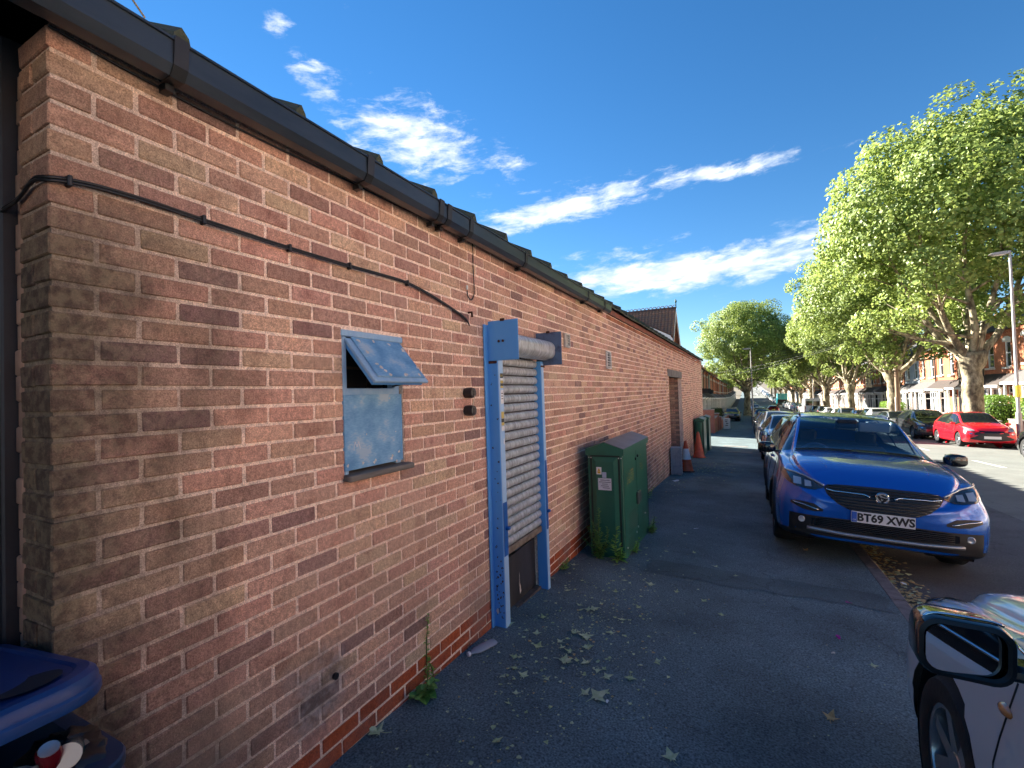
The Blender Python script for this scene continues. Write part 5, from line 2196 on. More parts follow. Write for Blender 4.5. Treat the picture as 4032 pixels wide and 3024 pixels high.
def plate(car, root, axis, z, txt=None, yellow=False, w=.52, hgt=.112, name='number_plate'):
    p0 = car.hit(axis, 0, z, .012)
    sy = 1 if axis == 'front' else -1
    y_ = p0.y
    mb = MB().cbox(-w/2, w/2, y_-.006, y_+.006, z-hgt/2, z+hgt/2, .003)
    o = mb.build(name, M_PLATEY if yellow else M_PLATEW, root)
    if txt:
        M = frame_m((0.0, y_+sy*.0075, z-.002), (-sy, 0, 0), (0, 0, 1))
        text_mesh(txt, .108, M_INK, 'plate_text', o, M @ Matrix.Translation((.022, 0, 0)) @ Matrix.Diagonal((.93, 1, 1, 1)), bold=.0042)
        x0 = sy*(w/2-.048)
        MB().box(min(x0, sy*(w/2-.004)), max(x0, sy*(w/2-.004)), y_+sy*.0066-.0004, y_+sy*.0066+.0004, z-hgt/2+.004, z+hgt/2-.004).build('plate_band', M_PLATEB, o)
        text_mesh('GB', .022, M_PLATEW, 'plate_text', o, frame_m((sy*(w/2-.026), y_+sy*.0078, z-.03), (-sy, 0, 0), (0, 0, 1)))
    return o


def place(root, X, Y, facing, zc, slope=None, roll=0.0, yaw=0.0):
    """facing +1: nose along +Y, -1: nose along -Y"""
    if slope is None:
        slope = (h(Y+2)-h(Y-2))/4
    f = Vector((math.sin(yaw), facing*math.cos(yaw), facing*slope)).normalized()
    r_ = f.cross(Vector((0, 0, 1))).normalized()
    u = r_.cross(f)
    M = Matrix(((r_.x, f.x, u.x, X), (r_.y, f.y, u.y, Y), (r_.z, f.z, u.z, zc), (0, 0, 0, 1)))
    M = M @ Matrix.Rotation(roll, 4, 'Y')
    root.matrix_world = M
    root.rotation_mode = 'XYZ'
    return root


# stations: y, top z, crown, top half width, belt z, belt half width, widest z, half width, sill z
SUV = dict(st=[(-2.215, .98, .02, .55, .90, .60, .62, .62, .36), (-2.17, 1.06, .02, .62, .99, .72, .66, .80, .30), (-2.06, 1.28, .03, .60, 1.09, .80, .68, .89, .27), (-1.82, 1.46, .04, .56, 1.13, .83, .66, .915, .25),
               (-1.3, 1.535, .045, .575, 1.12, .845, .62, .925, .24), (-.5, 1.565, .05, .60, 1.08, .85, .6, .925, .23), (.12, 1.515, .05, .60, 1.045, .85, .6, .925, .23),
               (1.00, 1.085, .045, .715, 1.035, .845, .6, .925, .23), (1.35, 1.055, .055, .73, .995, .845, .6, .925, .23), (1.75, 1.005, .06, .72, .93, .835, .6, .92, .24),
               (1.98, .945, .055, .665, .87, .80, .58, .895, .25), (2.10, .88, .045, .60, .81, .75, .56, .84, .26), (2.17, .82, .035, .55, .75, .68, .53, .76, .275), (2.205, .76, .02, .48, .70, .60, .5, .66, .29)],
           marks=[.12, 1.0, -2.06, -1.72, -.12, -.02, -1.02, -.94, -1.62, .86], ws=(.12, 1.0), rwin=(-2.06, -1.72), side=(-1.62, .86), pillars=[(-.12, -.02), (-1.02, -.94)],
           yf=1.31, yr=-1.36, rw=.345, wx=.925, dome=1.0, dark_pillar=False)
HATCH = dict(st=[(-1.95, .92, .02, .50, .84, .55, .6, .58, .36), (-1.91, 1.00, .02, .58, .92, .68, .62, .74, .31), (-1.80, 1.20, .03, .55, 1.0, .75, .64, .82, .27), (-1.55, 1.37, .035, .52, 1.03, .78, .62, .845, .24),
                 (-1.0, 1.435, .045, .53, 1.0, .79, .58, .85, .22), (-.3, 1.455, .045, .55, .96, .795, .57, .85, .21), (.22, 1.405, .045, .545, .93, .795, .56, .85, .21),
                 (1.08, .985, .045, .655, .93, .785, .55, .85, .21), (1.40, .93, .05, .66, .87, .78, .54, .845, .21), (1.66, .86, .05, .62, .80, .755, .52, .825, .22),
                 (1.84, .78, .04, .54, .72, .69, .5, .76, .235), (1.91, .70, .03, .48, .65, .60, .47, .68, .25), (1.945, .64, .02, .40, .59, .5, .44, .56, .27)],
             marks=[.22, 1.08, -1.80, -1.5, -.22, -.12, -1.42, .95], ws=(.22, 1.08), rwin=(-1.80, -1.5), side=(-1.42, .95), pillars=[(-.22, -.12)],
             yf=1.20, yr=-1.29, rw=.305, wx=.85, dome=1.0)


def estate(L=4.4, H=1.50, W=1.79, tail=0.0, rw=.32):
    """family hatchback / crossover derived from the small hatch"""
    kx, kz, kw = L/3.9, H/1.50, W/1.70
    st = []
    for r_ in HATCH['st']:
        y_, zt, cr, wt, zb, wb, zm, ws, zs = r_
        st.append((y_*kx, zt*kz, cr, wt*kw, zb*kz, wb*kw, zm*kz, ws*kw, zs*kz))
    g = dict(HATCH)
    g['st'] = st
    g['marks'] = [q*kx for q in HATCH['marks']]+[-.82*kx, -.74*kx]
    for k in ('ws', 'rwin', 'side'):
        g[k] = tuple(q*kx for q in HATCH[k])
    g['pillars'] = [(a*kx, b2*kx) for a, b2 in HATCH['pillars']]+[(-.82*kx, -.74*kx)]
    g['yf'], g['yr'], g['rw'], g['wx'] = 1.20*kx, -1.27*kx, rw, .85*kw
    return g


def standard_car(name, label, cat, spec, pnt, rim=None, style=5, front=None, txt=None, group=None, grille_w=.42, extra=True, sill=None):
    root = thing(name, label, cat, (0, 0, 0), 0, group)
    c = Car(spec, 3, .10)
    c.build(root, pnt, m_sill=sill)
    add_wheels(c, root, rim, style)
    st = spec['st']
    L2 = st[-1][0]
    zl = st[-3][5]               # widest z near nose
    zt = st[-4][1]
    W = spec['wx']
    z1 = zt-.03
    for sg in (1, -1):
        c.patch(root, 'headlight', M_LAMPC, 'front', [(sg*W*.60, z1-.10, z1-.14), (sg*W*.74, z1-.03, z1-.15), (sg*W*.90, z1+.03, z1-.11)], 3, .006)
        c.patch(root, 'fog_light', M_CHROME, 'front', [(sg*W*.70, zl-.08, zl-.13), (sg*W*.80, zl-.08, zl-.13)], 2, .006)
    c.patch(root, 'upper_grille', M_GLOSS, 'front', [(-grille_w*.9, z1-.13, z1-.17), (-grille_w*.5, z1-.13, z1-.20), (grille_w*.5, z1-.13, z1-.20), (grille_w*.9, z1-.13, z1-.17)], 3, .006)
    c.patch(root, 'lower_grille', M_TRIM, 'front', [(-grille_w*1.25, zl-.08, zl-.16), (-grille_w*.9, zl-.03, zl-.19), (grille_w*.9, zl-.03, zl-.19), (grille_w*1.25, zl-.08, zl-.16)], 4, .006)
    plate(c, root, 'front', front or zl-.02, txt)
    rz1 = st[1][4]
    for sg in (1, -1):
        c.patch(root, 'tail_light', M_LAMPR, 'rear', [(sg*W*.66, rz1+.02, rz1-.10), (sg*W*.80, rz1+.05, rz1-.14), (sg*W*.90, rz1+.03, rz1-.12)], 3, .006)
    plate(c, root, 'rear', rz1-.14, None, True)
    c.patch(root, 'rear_bumper', M_TRIM, 'rear', [(-W*.7, .42, .34), (W*.7, .42, .34)], 2, .006)
    ym = spec['side'][1]-.08
    zb_ = float(np.interp(ym, [r_[0] for r_ in st], [r_[4] for r_ in st]))
    for sg in (1, -1):
        ear_mirror(root, pnt, (sg*(W-.07), ym, zb_+.05), sg, .85)
    if extra:
        p1, p0 = spec['pillars'][0][1], spec['pillars'][0][0]
        ax_f = spec['yf']-spec['rw']-.12
        for sg, sd2 in ((1, 'right'), (-1, 'left')):
            c.line(root, 'door_seam', M_TRIM, sd2, [(p0+.03, zb_-.02), (p0+.02, .6), (p0+.02, .30)], .0035, 0)
            c.line(root, 'door_seam', M_TRIM, sd2, [(ax_f, zb_-.04), (ax_f+.02, .6), (ax_f-.06, .30)], .0035, 0)
            c.line(root, 'sill_line', M_TRIM, sd2, [(spec['yr']+spec['rw']+.1, .30), (ax_f-.06, .30)], .004, 0)
            p = c.hit(sd2, p0+.13, zb_-.12, .012)
            if p is not None:
                MB().cbox(p.x-.012, p.x+.012, p.y-.09, p.y+.09, p.z-.014, p.z+.014, .006).build('door_handle', pnt, root)
    return root, c


# ---- the blue SUV, nose towards the camera
P_BLUE = paint('suv_blue', (.002, .105, .50), .3, .22)
suv = thing('parked_suv', 'bright blue SUV parked half on the pavement facing the camera, plate BT69 XWS', 'car')
c = Car(SUV, 4, .07)
c.build(suv, P_BLUE, cut_screen=True, m_sill=M_TRIM)
add_wheels(c, suv, M_RIMD, 5, .235)
# grille: dark moulded panel with bars
GT = [(-.49, .812, .795), (-.46, .836, .735), (-.38, .846, .660), (-.28, .850, .610), (0, .853, .585), (.28, .850, .610), (.38, .846, .660), (.46, .836, .735), (.49, .812, .795)]
gr = c.patch(suv, 'grille', M_TRIM, 'front', GT, 8, .006)
for k in range(8):
    z_ = .83-k*.0295
    xs = [g[0] for g in GT]
    zb_l = [g[2] for g in GT]
    w = .45
    while w > .05 and np.interp(w, xs, zb_l) > z_-.004:
        w -= .01
    c.line(gr, 'grille_bar', M_GLOSS, 'front', [(-w, z_), (0, z_-.004), (w, z_)], .0075, .012, 8)
for sg in (1, -1):
    c.line(suv, 'chrome_wing', M_CHROME, 'front', [(sg*.47, .790), (sg*.40, .775), (sg*.26, .770), (sg*.15, .768), (sg*.10, .752)], .0085, .014, 6)
# round emblem: chrome ring with a stylised winged head in a V
pe = c.hit('front', 0, .752, .02)
Me = Matrix.Translation(pe) @ Matrix.Rotation(R(-90), 4, 'X')
em = MB().lathe([(.0, .0), (.058, .0), (.060, .006), (.055, .012), (.050, .006), (.0, .006)], 28, Me).build('emblem', M_CHROME, suv, smooth=40)
m_ = MB()
for pts in ([(-.046, .004), (-.030, -.022), (-.006, -.042), (.012, -.040), (-.004, -.022), (-.020, .004)], [(.006, -.034), (.026, -.016), (.042, .010), (.034, .026), (.018, .018), (.012, -.004)],
            [(-.040, .020), (-.010, .036), (.016, .032), (.002, .022), (-.024, .012)], [(-.02, .002), (.004, .010), (.012, .004), (.0, -.012)]):
    m_.poly([(pe.x+a, pe.y+.0135, pe.z+b2) for a, b2 in pts])
tag(m_.build('emblem_relief', M_GLOSS, em), kind='stuff')
for sg in (1, -1):
    hl = c.patch(suv, 'headlight', M_LAMPD, 'front', [(sg*.495, .822, .800), (sg*.57, .858, .768), (sg*.66, .885, .770), (sg*.75, .905, .785), (sg*.82, .915, .82), (sg*.865, .925, .87)], 5, .006)
    c.line(hl, 'lamp_blade', M_LAMPC, 'front', [(sg*.49, .820), (sg*.57, .862), (sg*.66, .890), (sg*.75, .910), (sg*.845, .925)], .010, .010, 5)
    c.patch(hl, 'lamp_reflector', M_LAMPC, 'front', [(sg*.60, .84, .79), (sg*.66, .85, .79)], 3, .010)
    c.patch(hl, 'lamp_reflector', M_LAMPC, 'front', [(sg*.69, .865, .80), (sg*.76, .875, .805)], 3, .010)
    fg = c.patch(suv, 'fog_recess', M_TRIM, 'front', [(sg*.50, .575, .555), (sg*.58, .625, .545), (sg*.68, .635, .555), (sg*.76, .635, .59), (sg*.79, .625, .60)], 4, .005)
    c.line(fg, 'fog_chrome', M_CHROME, 'front', [(sg*.54, .568), (sg*.66, .600), (sg*.77, .622)], .007, .012, 5)
    fl = c.hit('front', sg*.69, .445, .0)
    if fl is not None:
        MB().lathe([(.0, -.01), (.034, -.01), (.034, .012), (.026, .016), (.0, .010)], 14, Matrix.Translation(fl) @ Matrix.Rotation(R(-90), 4, 'X')).build('fog_light', M_LAMPC, suv, smooth=40)
c.patch(suv, 'lower_bumper', M_TRIM, 'front', [(-.80, .50, .30), (-.62, .50, .30), (-.5, .50, .30), (0, .515, .30), (.5, .50, .30), (.62, .50, .30), (.80, .50, .30)], 6, .004)
lg = c.patch(suv, 'lower_grille', M_GLOSS, 'front', [(-.60, .47, .405), (-.5, .49, .395), (0, .50, .39), (.5, .49, .395), (.60, .47, .405)], 4, .008)
for k in range(5):
    c.line(lg, 'grille_bar', M_TRIM, 'front', [(-.56, .475-k*.018), (0, .48-k*.018), (.56, .475-k*.018)], .005, .014, 8)
c.line(suv, 'skid_bar', M_SILVERP, 'front', [(-.64, .365), (-.3, .350), (0, .347), (.3, .350), (.64, .365)], .021, .006, 8)
plate(c, suv, 'front', .548, 'BT69 XWS')
plate(c, suv, 'rear', .80, None, True)
for sg in (1, -1):
    c.patch(suv, 'tail_light', M_LAMPR, 'rear', [(sg*.55, 1.0, .92), (sg*.7, 1.03, .9), (sg*.84, 1.04, .92)], 3, .006)
# bonnet shut lines, wipers, doors
for sg in (1, -1):
    c.line(suv, 'bonnet_seam', M_TRIM, 'top', [(sg*.735, 1.02), (sg*.765, 1.5), (sg*.74, 1.8), (sg*.66, 2.0)], .003, 0, 8)
    c.line(suv, 'bonnet_crease', P_BLUE, 'top', [(sg*.52, 1.04), (sg*.50, 1.5), (sg*.44, 1.95)], .004, -.001, 8)
c.line(suv, 'wiper', M_TRIM, 'top', [(-.60, .99), (-.2, .965), (.05, .96)], .008, .012, 6)
c.line(suv, 'wiper', M_TRIM, 'top', [(.05, .985), (.4, .975), (.66, .98)], .008, .012, 6)
c.patch(suv, 'cowl', M_TRIM, 'top', [(-.68, 1.045, .985), (-.3, 1.05, .985), (.3, 1.05, .985), (.68, 1.045, .985)], 3, .005)
for sg, sd2 in ((1, 'right'), (-1, 'left')):
    c.line(suv, 'door_seam', M_TRIM, sd2, [(.93, .98), (.95, .6), (.86, .33)], .0035, 0)
    c.line(suv, 'door_seam', M_TRIM, sd2, [(-.07, 1.03), (-.07, .6), (-.05, .33)], .0035, 0)
    c.line(suv, 'door_seam', M_TRIM, sd2, [(-.98, 1.05), (-.95, .7), (-.8, .5)], .0035, 0)
    c.line(suv, 'window_chrome', M_CHROME, sd2, [(.84, 1.048), (0, 1.058), (-.9, 1.11), (-1.6, 1.135)], .007, .003, 8)
    for yy in (.02, -.90):
        p = c.hit(sd2, yy+.06, .93, .012)
        MB().cbox(p.x-.014, p.x+.014, p.y-.1, p.y+.1, p.z-.015, p.z+.015, .007).build('door_handle', P_BLUE, suv)
    ear_mirror(suv, M_GLOSS, (sg*.86, .80, 1.10), sg, 1.08)
    for (wy, wr) in c.wheels():
        mb = MB()
        ring = []
        Ra = SUV['rw']+.055
        for k in range(25):
            t = R(-20+k*220/24)
            y_, z_ = wy+math.cos(t)*(Ra+.012), wr+math.sin(t)*(Ra+.012)
            p = c.hit(sd2, wy+math.cos(t)*(Ra+.03), wr+math.sin(t)*(Ra+.03), .0)
            ring.append((p.x if p is not None and abs(p.x) > .7 else sg*.9, y_, z_))
        mb.tube(ring, .030, 6)
        mb.build('arch_trim', M_TRIM, suv, smooth='all')
c.line(suv, 'roof_rail', M_GLOSS, 'top', [(.50, -1.6), (.535, -.5), (.53, .0)], .014, .016, 6)
c.line(suv, 'roof_rail', M_GLOSS, 'top', [(-.50, -1.6), (-.535, -.5), (-.53, .0)], .014, .016, 6)
# cabin: dashboard, steering wheel, seats, rear-view mirror housing, sun visor
m_ = MB()
m_.cbox(-.76, .76, .55, 1.05, .55, 1.0, .04)
m_.cbox(-.78, .78, -1.7, .6, .30, .36, .02)
m_.build('dashboard', M_CABIN, suv)
for sg in (1, -1):
    st_ = MB()
    st_.cbox(sg*.38-.25, sg*.38+.25, -.55, -.05, .45, .62, .05)
    st_.cbox(sg*.38-.25, sg*.38+.25, -.66, -.50, .55, 1.12, .05)
    st_.cbox(sg*.38-.13, sg*.38+.13, -.66, -.54, 1.14, 1.34, .04)
    st_.build('seat', M_CABIN, suv, smooth=40)
sb_ = MB().cbox(-.72, .72, -1.55, -1.4, .5, 1.15, .05).build('rear_seat', M_CABIN, suv)
sw_ = MB()
Msw = Matrix.Translation((.37, .34, 1.00)) @ Matrix.Rotation(R(62), 4, 'X')
sw_.tube([Msw @ Vector((.19*math.cos(t), .19*math.sin(t), 0)) for t in [2*math.pi*k/24 for k in range(25)]], .016, 7, cap=False)
sw_.tube([Msw @ Vector((-.19, 0, 0)), Msw @ Vector((.19, 0, 0))], .022, 6)
sw_.build('steering_wheel', mat('wheel_blue_grey', (.05, .10, .18), rough=.5), suv, smooth=50)
MB().cbox(-.52, -.17, .10, .13, 1.36, 1.49, .012).build('sun_visor', mat('visor_grey', (.45, .50, .52), rough=.8), suv)
MB().cbox(-.13, .13, .24, .36, 1.40, 1.52, .03).build('mirror_housing', M_CABIN, suv)
MB().cbox(-.12, .12, .20, .235, 1.37, 1.44, .012).build('rear_view_mirror', M_GLOSS, suv)
m_ = MB()
m_.poly([(-.60, .10, 1.535), (.60, .10, 1.535), (.58, -1.6, 1.51), (-.58, -1.6, 1.51)])
m_.build('headlining', mat('headlining', (.30, .32, .33), rough=.9), suv)
zc = (pave_z(2.07, 8.1)+road_z(3.7, 8.1))/2+.012
place(suv, 2.90, 8.12, -1, zc, roll=-math.atan((pave_z(2.13, 7.9)-road_z(3.75, 7.9))/1.6))

# ------------------------------------------------------------------ the other parked vehicles
def side_z(X, Y):
    if X < KERB:
        return pave_z(X, Y)
    if X > KERB_R:
        return pave_z(X, Y)
    return road_z(X, Y)


def put(root, X, Y, facing, half=.72, yaw=0.0):
    za, zb = side_z(X-half, Y), side_z(X+half, Y)
    tilt = math.atan((zb-za)/(2*half))
    place(root, X, Y, facing, (za+zb)/2+.005, roll=-tilt if facing > 0 else tilt, yaw=yaw)


# silver hatchback next to the camera, nose away: big door mirror in view
P_SILV = paint('warm_silver', (.62, .66, .68), .2, .3)
SILV = estate(4.15, 1.44, 1.74, rw=.315)
sv, c = standard_car('parked_hatchback', 'silver car at the bottom right corner with its large black door mirror in view', 'car', SILV, P_SILV, M_RIM, 7)
for ch in list(sv.children):
    if ch.name.startswith('mirror') and ch.location.x == 0 and sum(v.co.x for v in ch.data.vertices) < 0:
        for g in list(ch.children):
            bpy.data.objects.remove(g)
        bpy.data.objects.remove(ch)
# full near-side mirror, modelled in car space (left side = -x), glass towards the driver (-y)
mcx, mcy, mcz = -1.045, .55, 1.05
hs = MB()
rings = []
for (dy, k) in ((.115, .25), (.105, .55), (.075, .82), (.03, .97), (-.02, 1.0), (-.045, 1.0), (-.052, .96)):
    rings.append([(mcx+u*1.0, mcy+dy+.10*u*.3, mcz+v-.012*k) for u, v in rrect(.094*k, .072*k, .044*k, 5)])
loft(hs, rings, close_bot=True)
mir = hs.build('door_mirror', M_GLOSS, sv, smooth=50)
bz = MB()
o1, o2, o3 = rrect(.091, .069, .042, 5), rrect(.082, .059, .036, 5), rrect(.078, .055, .033, 5)
loft(bz, [[(mcx+u, mcy-.052+.03*u, mcz+v-.012) for u, v in o1], [(mcx+u, mcy-.056+.03*u, mcz+v-.012) for u, v in o2], [(mcx+u, mcy-.044+.03*u, mcz+v-.012) for u, v in o3]])
bz.build('mirror_bezel', M_TRIM, mir, smooth=50)
gm = MB()
gm.poly([(mcx+u, mcy-.046+.03*u+.16*u, mcz+v-.012) for u, v in rrect(.079, .056, .033, 5)])
gm.build('mirror_glass', mat('mirror_glass_silver', (.82, .85, .88), rough=.02, metal=1.0), mir)
sk = MB()
sk.tube(spline([(mcx-.08, mcy-.03, mcz+.046), (mcx-.05, mcy-.03, mcz+.063), (mcx+.045, mcy-.025, mcz+.064), (mcx+.078, mcy-.02, mcz+.056)], 5), .0035, 6)
sk.build('mirror_strip', M_CHROME, mir, smooth='all')
MB().cbox(mcx+.08, mcx+.26, mcy-.02, mcy+.05, mcz-.075, mcz-.035, .012).build('mirror_arm', M_GLOSS, mir, smooth=40)
p = c.hit('left', .86, .76, .004)
MB().lathe([(.0, .012), (.016, .009), (.024, .002), (.026, -.004)], 12, Matrix.Translation(p) @ Matrix.Rotation(R(-90), 4, 'Y') @ Matrix.Diagonal((.7, 1.4, 1, 1))).build('side_repeater', mat('amber_repeater', (.55, .22, .06), rough=.15, coat=1), sv, smooth=50)
c.line(sv, 'window_trim', M_CHROME, 'left', [(1.0, .915), (.4, .925), (-.4, .945), (-1.3, .975)], .006, .003, 8)
put(sv, 3.19, .97, 1)

# red hatchback opposite, nose towards the camera
P_RED = paint('bright_red', (.62, .008, .018), .1, .25)
YAR = dict(HATCH)
red, c = standard_car('parked_hatchback', 'bright red hatchback parked across the road facing the camera', 'car', YAR, P_RED, M_RIM, 5, front=.43)
W = .85
c.patch(red, 'black_intake', M_TRIM, 'front', [(-.66, .40, .36), (-.5, .47, .33), (-.30, .56, .30), (0, .60, .29), (.30, .56, .30), (.5, .47, .33), (.66, .40, .36)], 6, .012)
put(red, 10.65, 27.7, -1)
MIDS = estate(4.35, 1.50, 1.79, rw=.325)
CROSS = estate(4.35, 1.60, 1.80, rw=.34)
MPV = estate(4.6, 1.72, 1.84, rw=.335)
P_BLK = paint('black', (.010, .011, .013), .2, .2)
P_DGR = paint('dark_grey', (.045, .05, .055), .4, .25)
P_SGR = paint('silver_grey', (.22, .225, .23), .5, .25)
P_WHT = paint('white', (.72, .72, .70), .0, .3)
P_NVY = paint('navy', (.015, .03, .08), .35, .25)
P_LSV = paint('light_silver', (.42, .43, .44), .5, .28)
blk, _ = standard_car('parked_car', 'black car at the right edge of the photo, ahead of the red hatchback', 'car', MIDS, P_BLK, M_RIM, 10)
put(blk, 10.6, 19.5, 1)
crs, _ = standard_car('parked_car', 'dark grey crossover parked behind the red hatchback', 'car', CROSS, P_DGR, M_RIM, 5)
put(crs, 10.55, 33.4, -1)
mpv, _ = standard_car('parked_mpv', 'white people carrier seen from behind, near the telegraph pole', 'car', MPV, P_WHT, M_RIM, 5)
put(mpv, 10.5, 44.6, 1)
PROTO = {'mid': blk, 'cross': crs, 'mpv': mpv, 'hatch': red}
NOPAINT = ('body', 'mirror', 'door_handle', 'sill')


def repaint(root, pnt):
    for ch in root.children:
        nm = ch.name.split('.')[0]
        if nm in NOPAINT and ch.type == 'MESH':
            ch.material_slots[0].link = 'OBJECT'
            ch.material_slots[0].material = pnt


def copy_light(o, parent=None, skip=()):
    c_ = o.copy()
    COL.objects.link(c_)
    c_.parent = parent
    for ch in o.children:
        if ch.name.split('.')[0] not in skip:
            copy_light(ch, c_, skip)
    return c_


FARSKIP = ('door_seam', 'sill_line', 'door_handle', 'plate_text', 'plate_band', 'mirror_arm', 'mirror_glass', 'fog_light', 'black_intake')


def more(kind, label, pnt, X, Y, facing, group, far=False):
    o = copy_light(PROTO[kind], None, FARSKIP if far else ('black_intake', 'plate_text', 'plate_band'))
    o.name = 'parked_car'
    tag(o, label, 'car', group)
    repaint(o, pnt)
    put(o, X, Y, facing)
    return o


GR, GL_ = 'cars parked along the far kerb', 'cars parked half on the near pavement'
for o in (blk, crs, mpv, red):
    o['group'] = GR
suv['group'] = GL_
sv['group'] = GL_
more('mid', 'silver grey car parked between the dark crossover and the white people carrier', P_SGR, 10.55, 38.7, -1, GR)
more('hatch', 'small navy car just beyond the white people carrier across the road', P_NVY, 10.55, 50.2, 1, GR)
more('cross', 'light silver car second beyond the white people carrier', P_LSV, 10.5, 55.4, -1, GR)
more('hatch', 'small white car third beyond the white people carrier, tail towards the camera', P_WHT, 10.5, 60.8, 1, GR, True)
more('mid', 'white car before the dark one, short of the white van', P_WHT, 10.5, 66.2, 1, GR, True)
more('cross', 'dark car two ahead of the white van across the road', P_DGR, 10.5, 71.8, 1, GR, True)
more('hatch', 'blue car parked right in front of the white van', paint('mid_blue', (.02, .08, .22), .35, .25), 10.5, 77.0, -1, GR, True)
cols = [('grey', P_SGR), ('white', P_WHT), ('silver', P_LSV), ('black', P_BLK), ('dark blue', P_NVY), ('dark grey', P_DGR)]
q = random.Random(12)
y = 91.5
k = 0
while y < 330:
    if 136 < y < 153:
        y = 153.5
    cn, cp = cols[(k*5+k//3) % 6] if k % 4 else cols[1]
    wh = 'between the white van and the turquoise lorry' if y < 140 else 'beyond the turquoise lorry'
    lab = '%s %s car parked %s' % (nth(cn+wh), cn, wh)
    more(q.choice(('mid', 'hatch', 'cross', 'mpv')), lab, cp, 10.5, y, q.choice((1, -1)), GR, True)
    y += q.uniform(5.2, 6.4) if y < 200 else q.uniform(5.4, 9)
    k += 1
# near-side row behind the blue SUV
more('hatch', 'dark silver hatchback parked directly behind the blue SUV with its tail towards it', paint('gun_silver', (.13, .13, .14), .55, .25), 2.95, 13.2, 1, GL_)
more('mid', 'pale silver car second behind the blue SUV, facing the camera', P_LSV, 2.98, 18.4, -1, GL_)
more('cross', 'light grey car third behind the blue SUV', P_SGR, 3.0, 23.9, -1, GL_)
more('mid', 'black car fourth behind the blue SUV', P_BLK, 3.0, 29.3, -1, GL_)
more('mid', 'dark green black car fifth behind the blue SUV', paint('deep_green', (.012, .022, .018), .35, .25), 3.0, 35.0, -1, GL_, True)
more('hatch', 'dark grey car sixth behind the blue SUV, short of the lamp post', P_DGR, 3.0, 40.6, -1, GL_, True)
more('cross', 'black car just beyond the near lamp post on the left', P_BLK, 3.05, 52, -1, GL_, True)
more('mid', 'navy car beside the trunk of the left plane tree', P_NVY, 3.05, 58, -1, GL_, True)
more('cross', 'dark car beyond the left plane tree', P_DGR, 3.1, 66, -1, GL_, True)
mv = more('mid', 'dark red car with bright tail lights driving away up the hill', paint('dark_red', (.12, .006, .008), .3, .25), 5.6, 88, 1, GL_, True)
mv.name = 'moving_car'
del mv['group']
for i, yy in enumerate((96, 103, 111, 120, 131, 144)):
    more(('mid', 'hatch', 'cross')[i % 3], '%s car on the left kerb %s beyond the left plane tree' % (cols[(i*2+1) % 6][0], ORD[i+1]), cols[(i*2+1) % 6][1], 3.1, yy, -1, GL_, True)
fc = more('mid', 'dark car with a white roof standing left of the pavement beyond the garden walls', P_BLK, .15, 61, -1, GL_, True)
del fc['group']
MB().cbox(-.52, .52, -1.35, .15, 1.465, 1.50, .02).build('roof_panel', P_WHT, fc)

# ---- white panel van
def van(label, X, Y, facing):
    r_ = thing('panel_van', label, 'van')
    m_ = MB()
    L2, W2 = 2.75, .98
    prof = [(-L2, .35), (L2-.25, .35), (L2, .45), (L2+.02, .95), (L2-.25, 1.15), (L2-.85, 1.95), (L2-1.5, 2.45), (L2-2.2, 2.52), (-L2+.08, 2.52), (-L2, 2.40)]
    m_.prism(prof, 'x', -W2, W2)
    b2 = bmesh.new()
    bo_ = m_.build('body', P_WHT, r_)
    b2.from_mesh(bo_.data)
    bmesh.ops.bevel(b2, geom=b2.edges[:], offset=.06, segments=2, affect='EDGES', profile=.6)
    b2.to_mesh(bo_.data)
    b2.free()
    sl_ = Vector((0, -.6, .8)).normalized()
    MB().mesh([(-.85, L2-.29, 1.22), (.85, L2-.29, 1.22), (.78, L2-.83, 1.98), (-.78, L2-.83, 1.98)], [(0, 1, 2, 3)]).build('windscreen', M_GLASSW, r_, M=Matrix.Translation((0, .03, .02)))
    for sg in (1, -1):
        MB().mesh([(sg*(W2+.004), L2-.45, 1.2), (sg*(W2+.004), L2-1.6, 1.2), (sg*(W2+.004), L2-1.6, 1.85), (sg*(W2+.004), L2-.9, 1.85)], [(0, 1, 2, 3)]).build('side_window', M_GLASSW, r_)
        MB().cbox(min(sg*.7, sg*.9), max(sg*.7, sg*.9), L2-.03, L2+.035, .72, .92, .02).build('headlight', M_LAMPC, r_)
        MB().cbox(min(sg*.86, sg*.96), max(sg*.86, sg*.96), -L2-.012, -L2+.02, .9, 1.35, .01).build('tail_light', M_LAMPR, r_)
        MB().cbox(min(sg*1.0, sg*1.18), max(sg*1.0, sg*1.18), L2-.65, L2-.55, 1.2, 1.5, .02).build('mirror', M_TRIM, r_)
        MB().mesh([(sg*.08, -L2-.004, 1.45), (sg*.85, -L2-.004, 1.45), (sg*.85, -L2-.004, 2.1), (sg*.08, -L2-.004, 2.1)], [(0, 1, 2, 3)]).build('rear_window', M_GLASSW, r_)
        for wy in (L2-.85, -L2+1.05):
            td, rd = wheel_meshes(.345, .215, 5, M_RIMD)
            o = bpy.data.objects.new('wheel', td)
            COL.objects.link(o)
            o.parent = r_
            o.location = (sg*.88, wy, .345)
            o.rotation_euler = (0, 0, 0 if sg > 0 else math.pi)
            k_ = bpy.data.objects.new('rim', rd)
            COL.objects.link(k_)
            k_.parent = o
    MB().cbox(-.95, .95, L2-.05, L2+.05, .36, .58, .03).build('bumper', M_TRIM, r_)
    MB().cbox(-.95, .95, -L2-.06, -L2+.05, .36, .55, .03).build('bumper', M_TRIM, r_)
    MB().cbox(-.26, .26, -L2-.07, -L2-.055, .60, .71, .003).build('number_plate', M_PLATEY, r_)
    put(r_, X, Y, facing)
    return r_


van('tall white panel van parked across the road beyond the row of cars', 10.5, 84.5, 1)
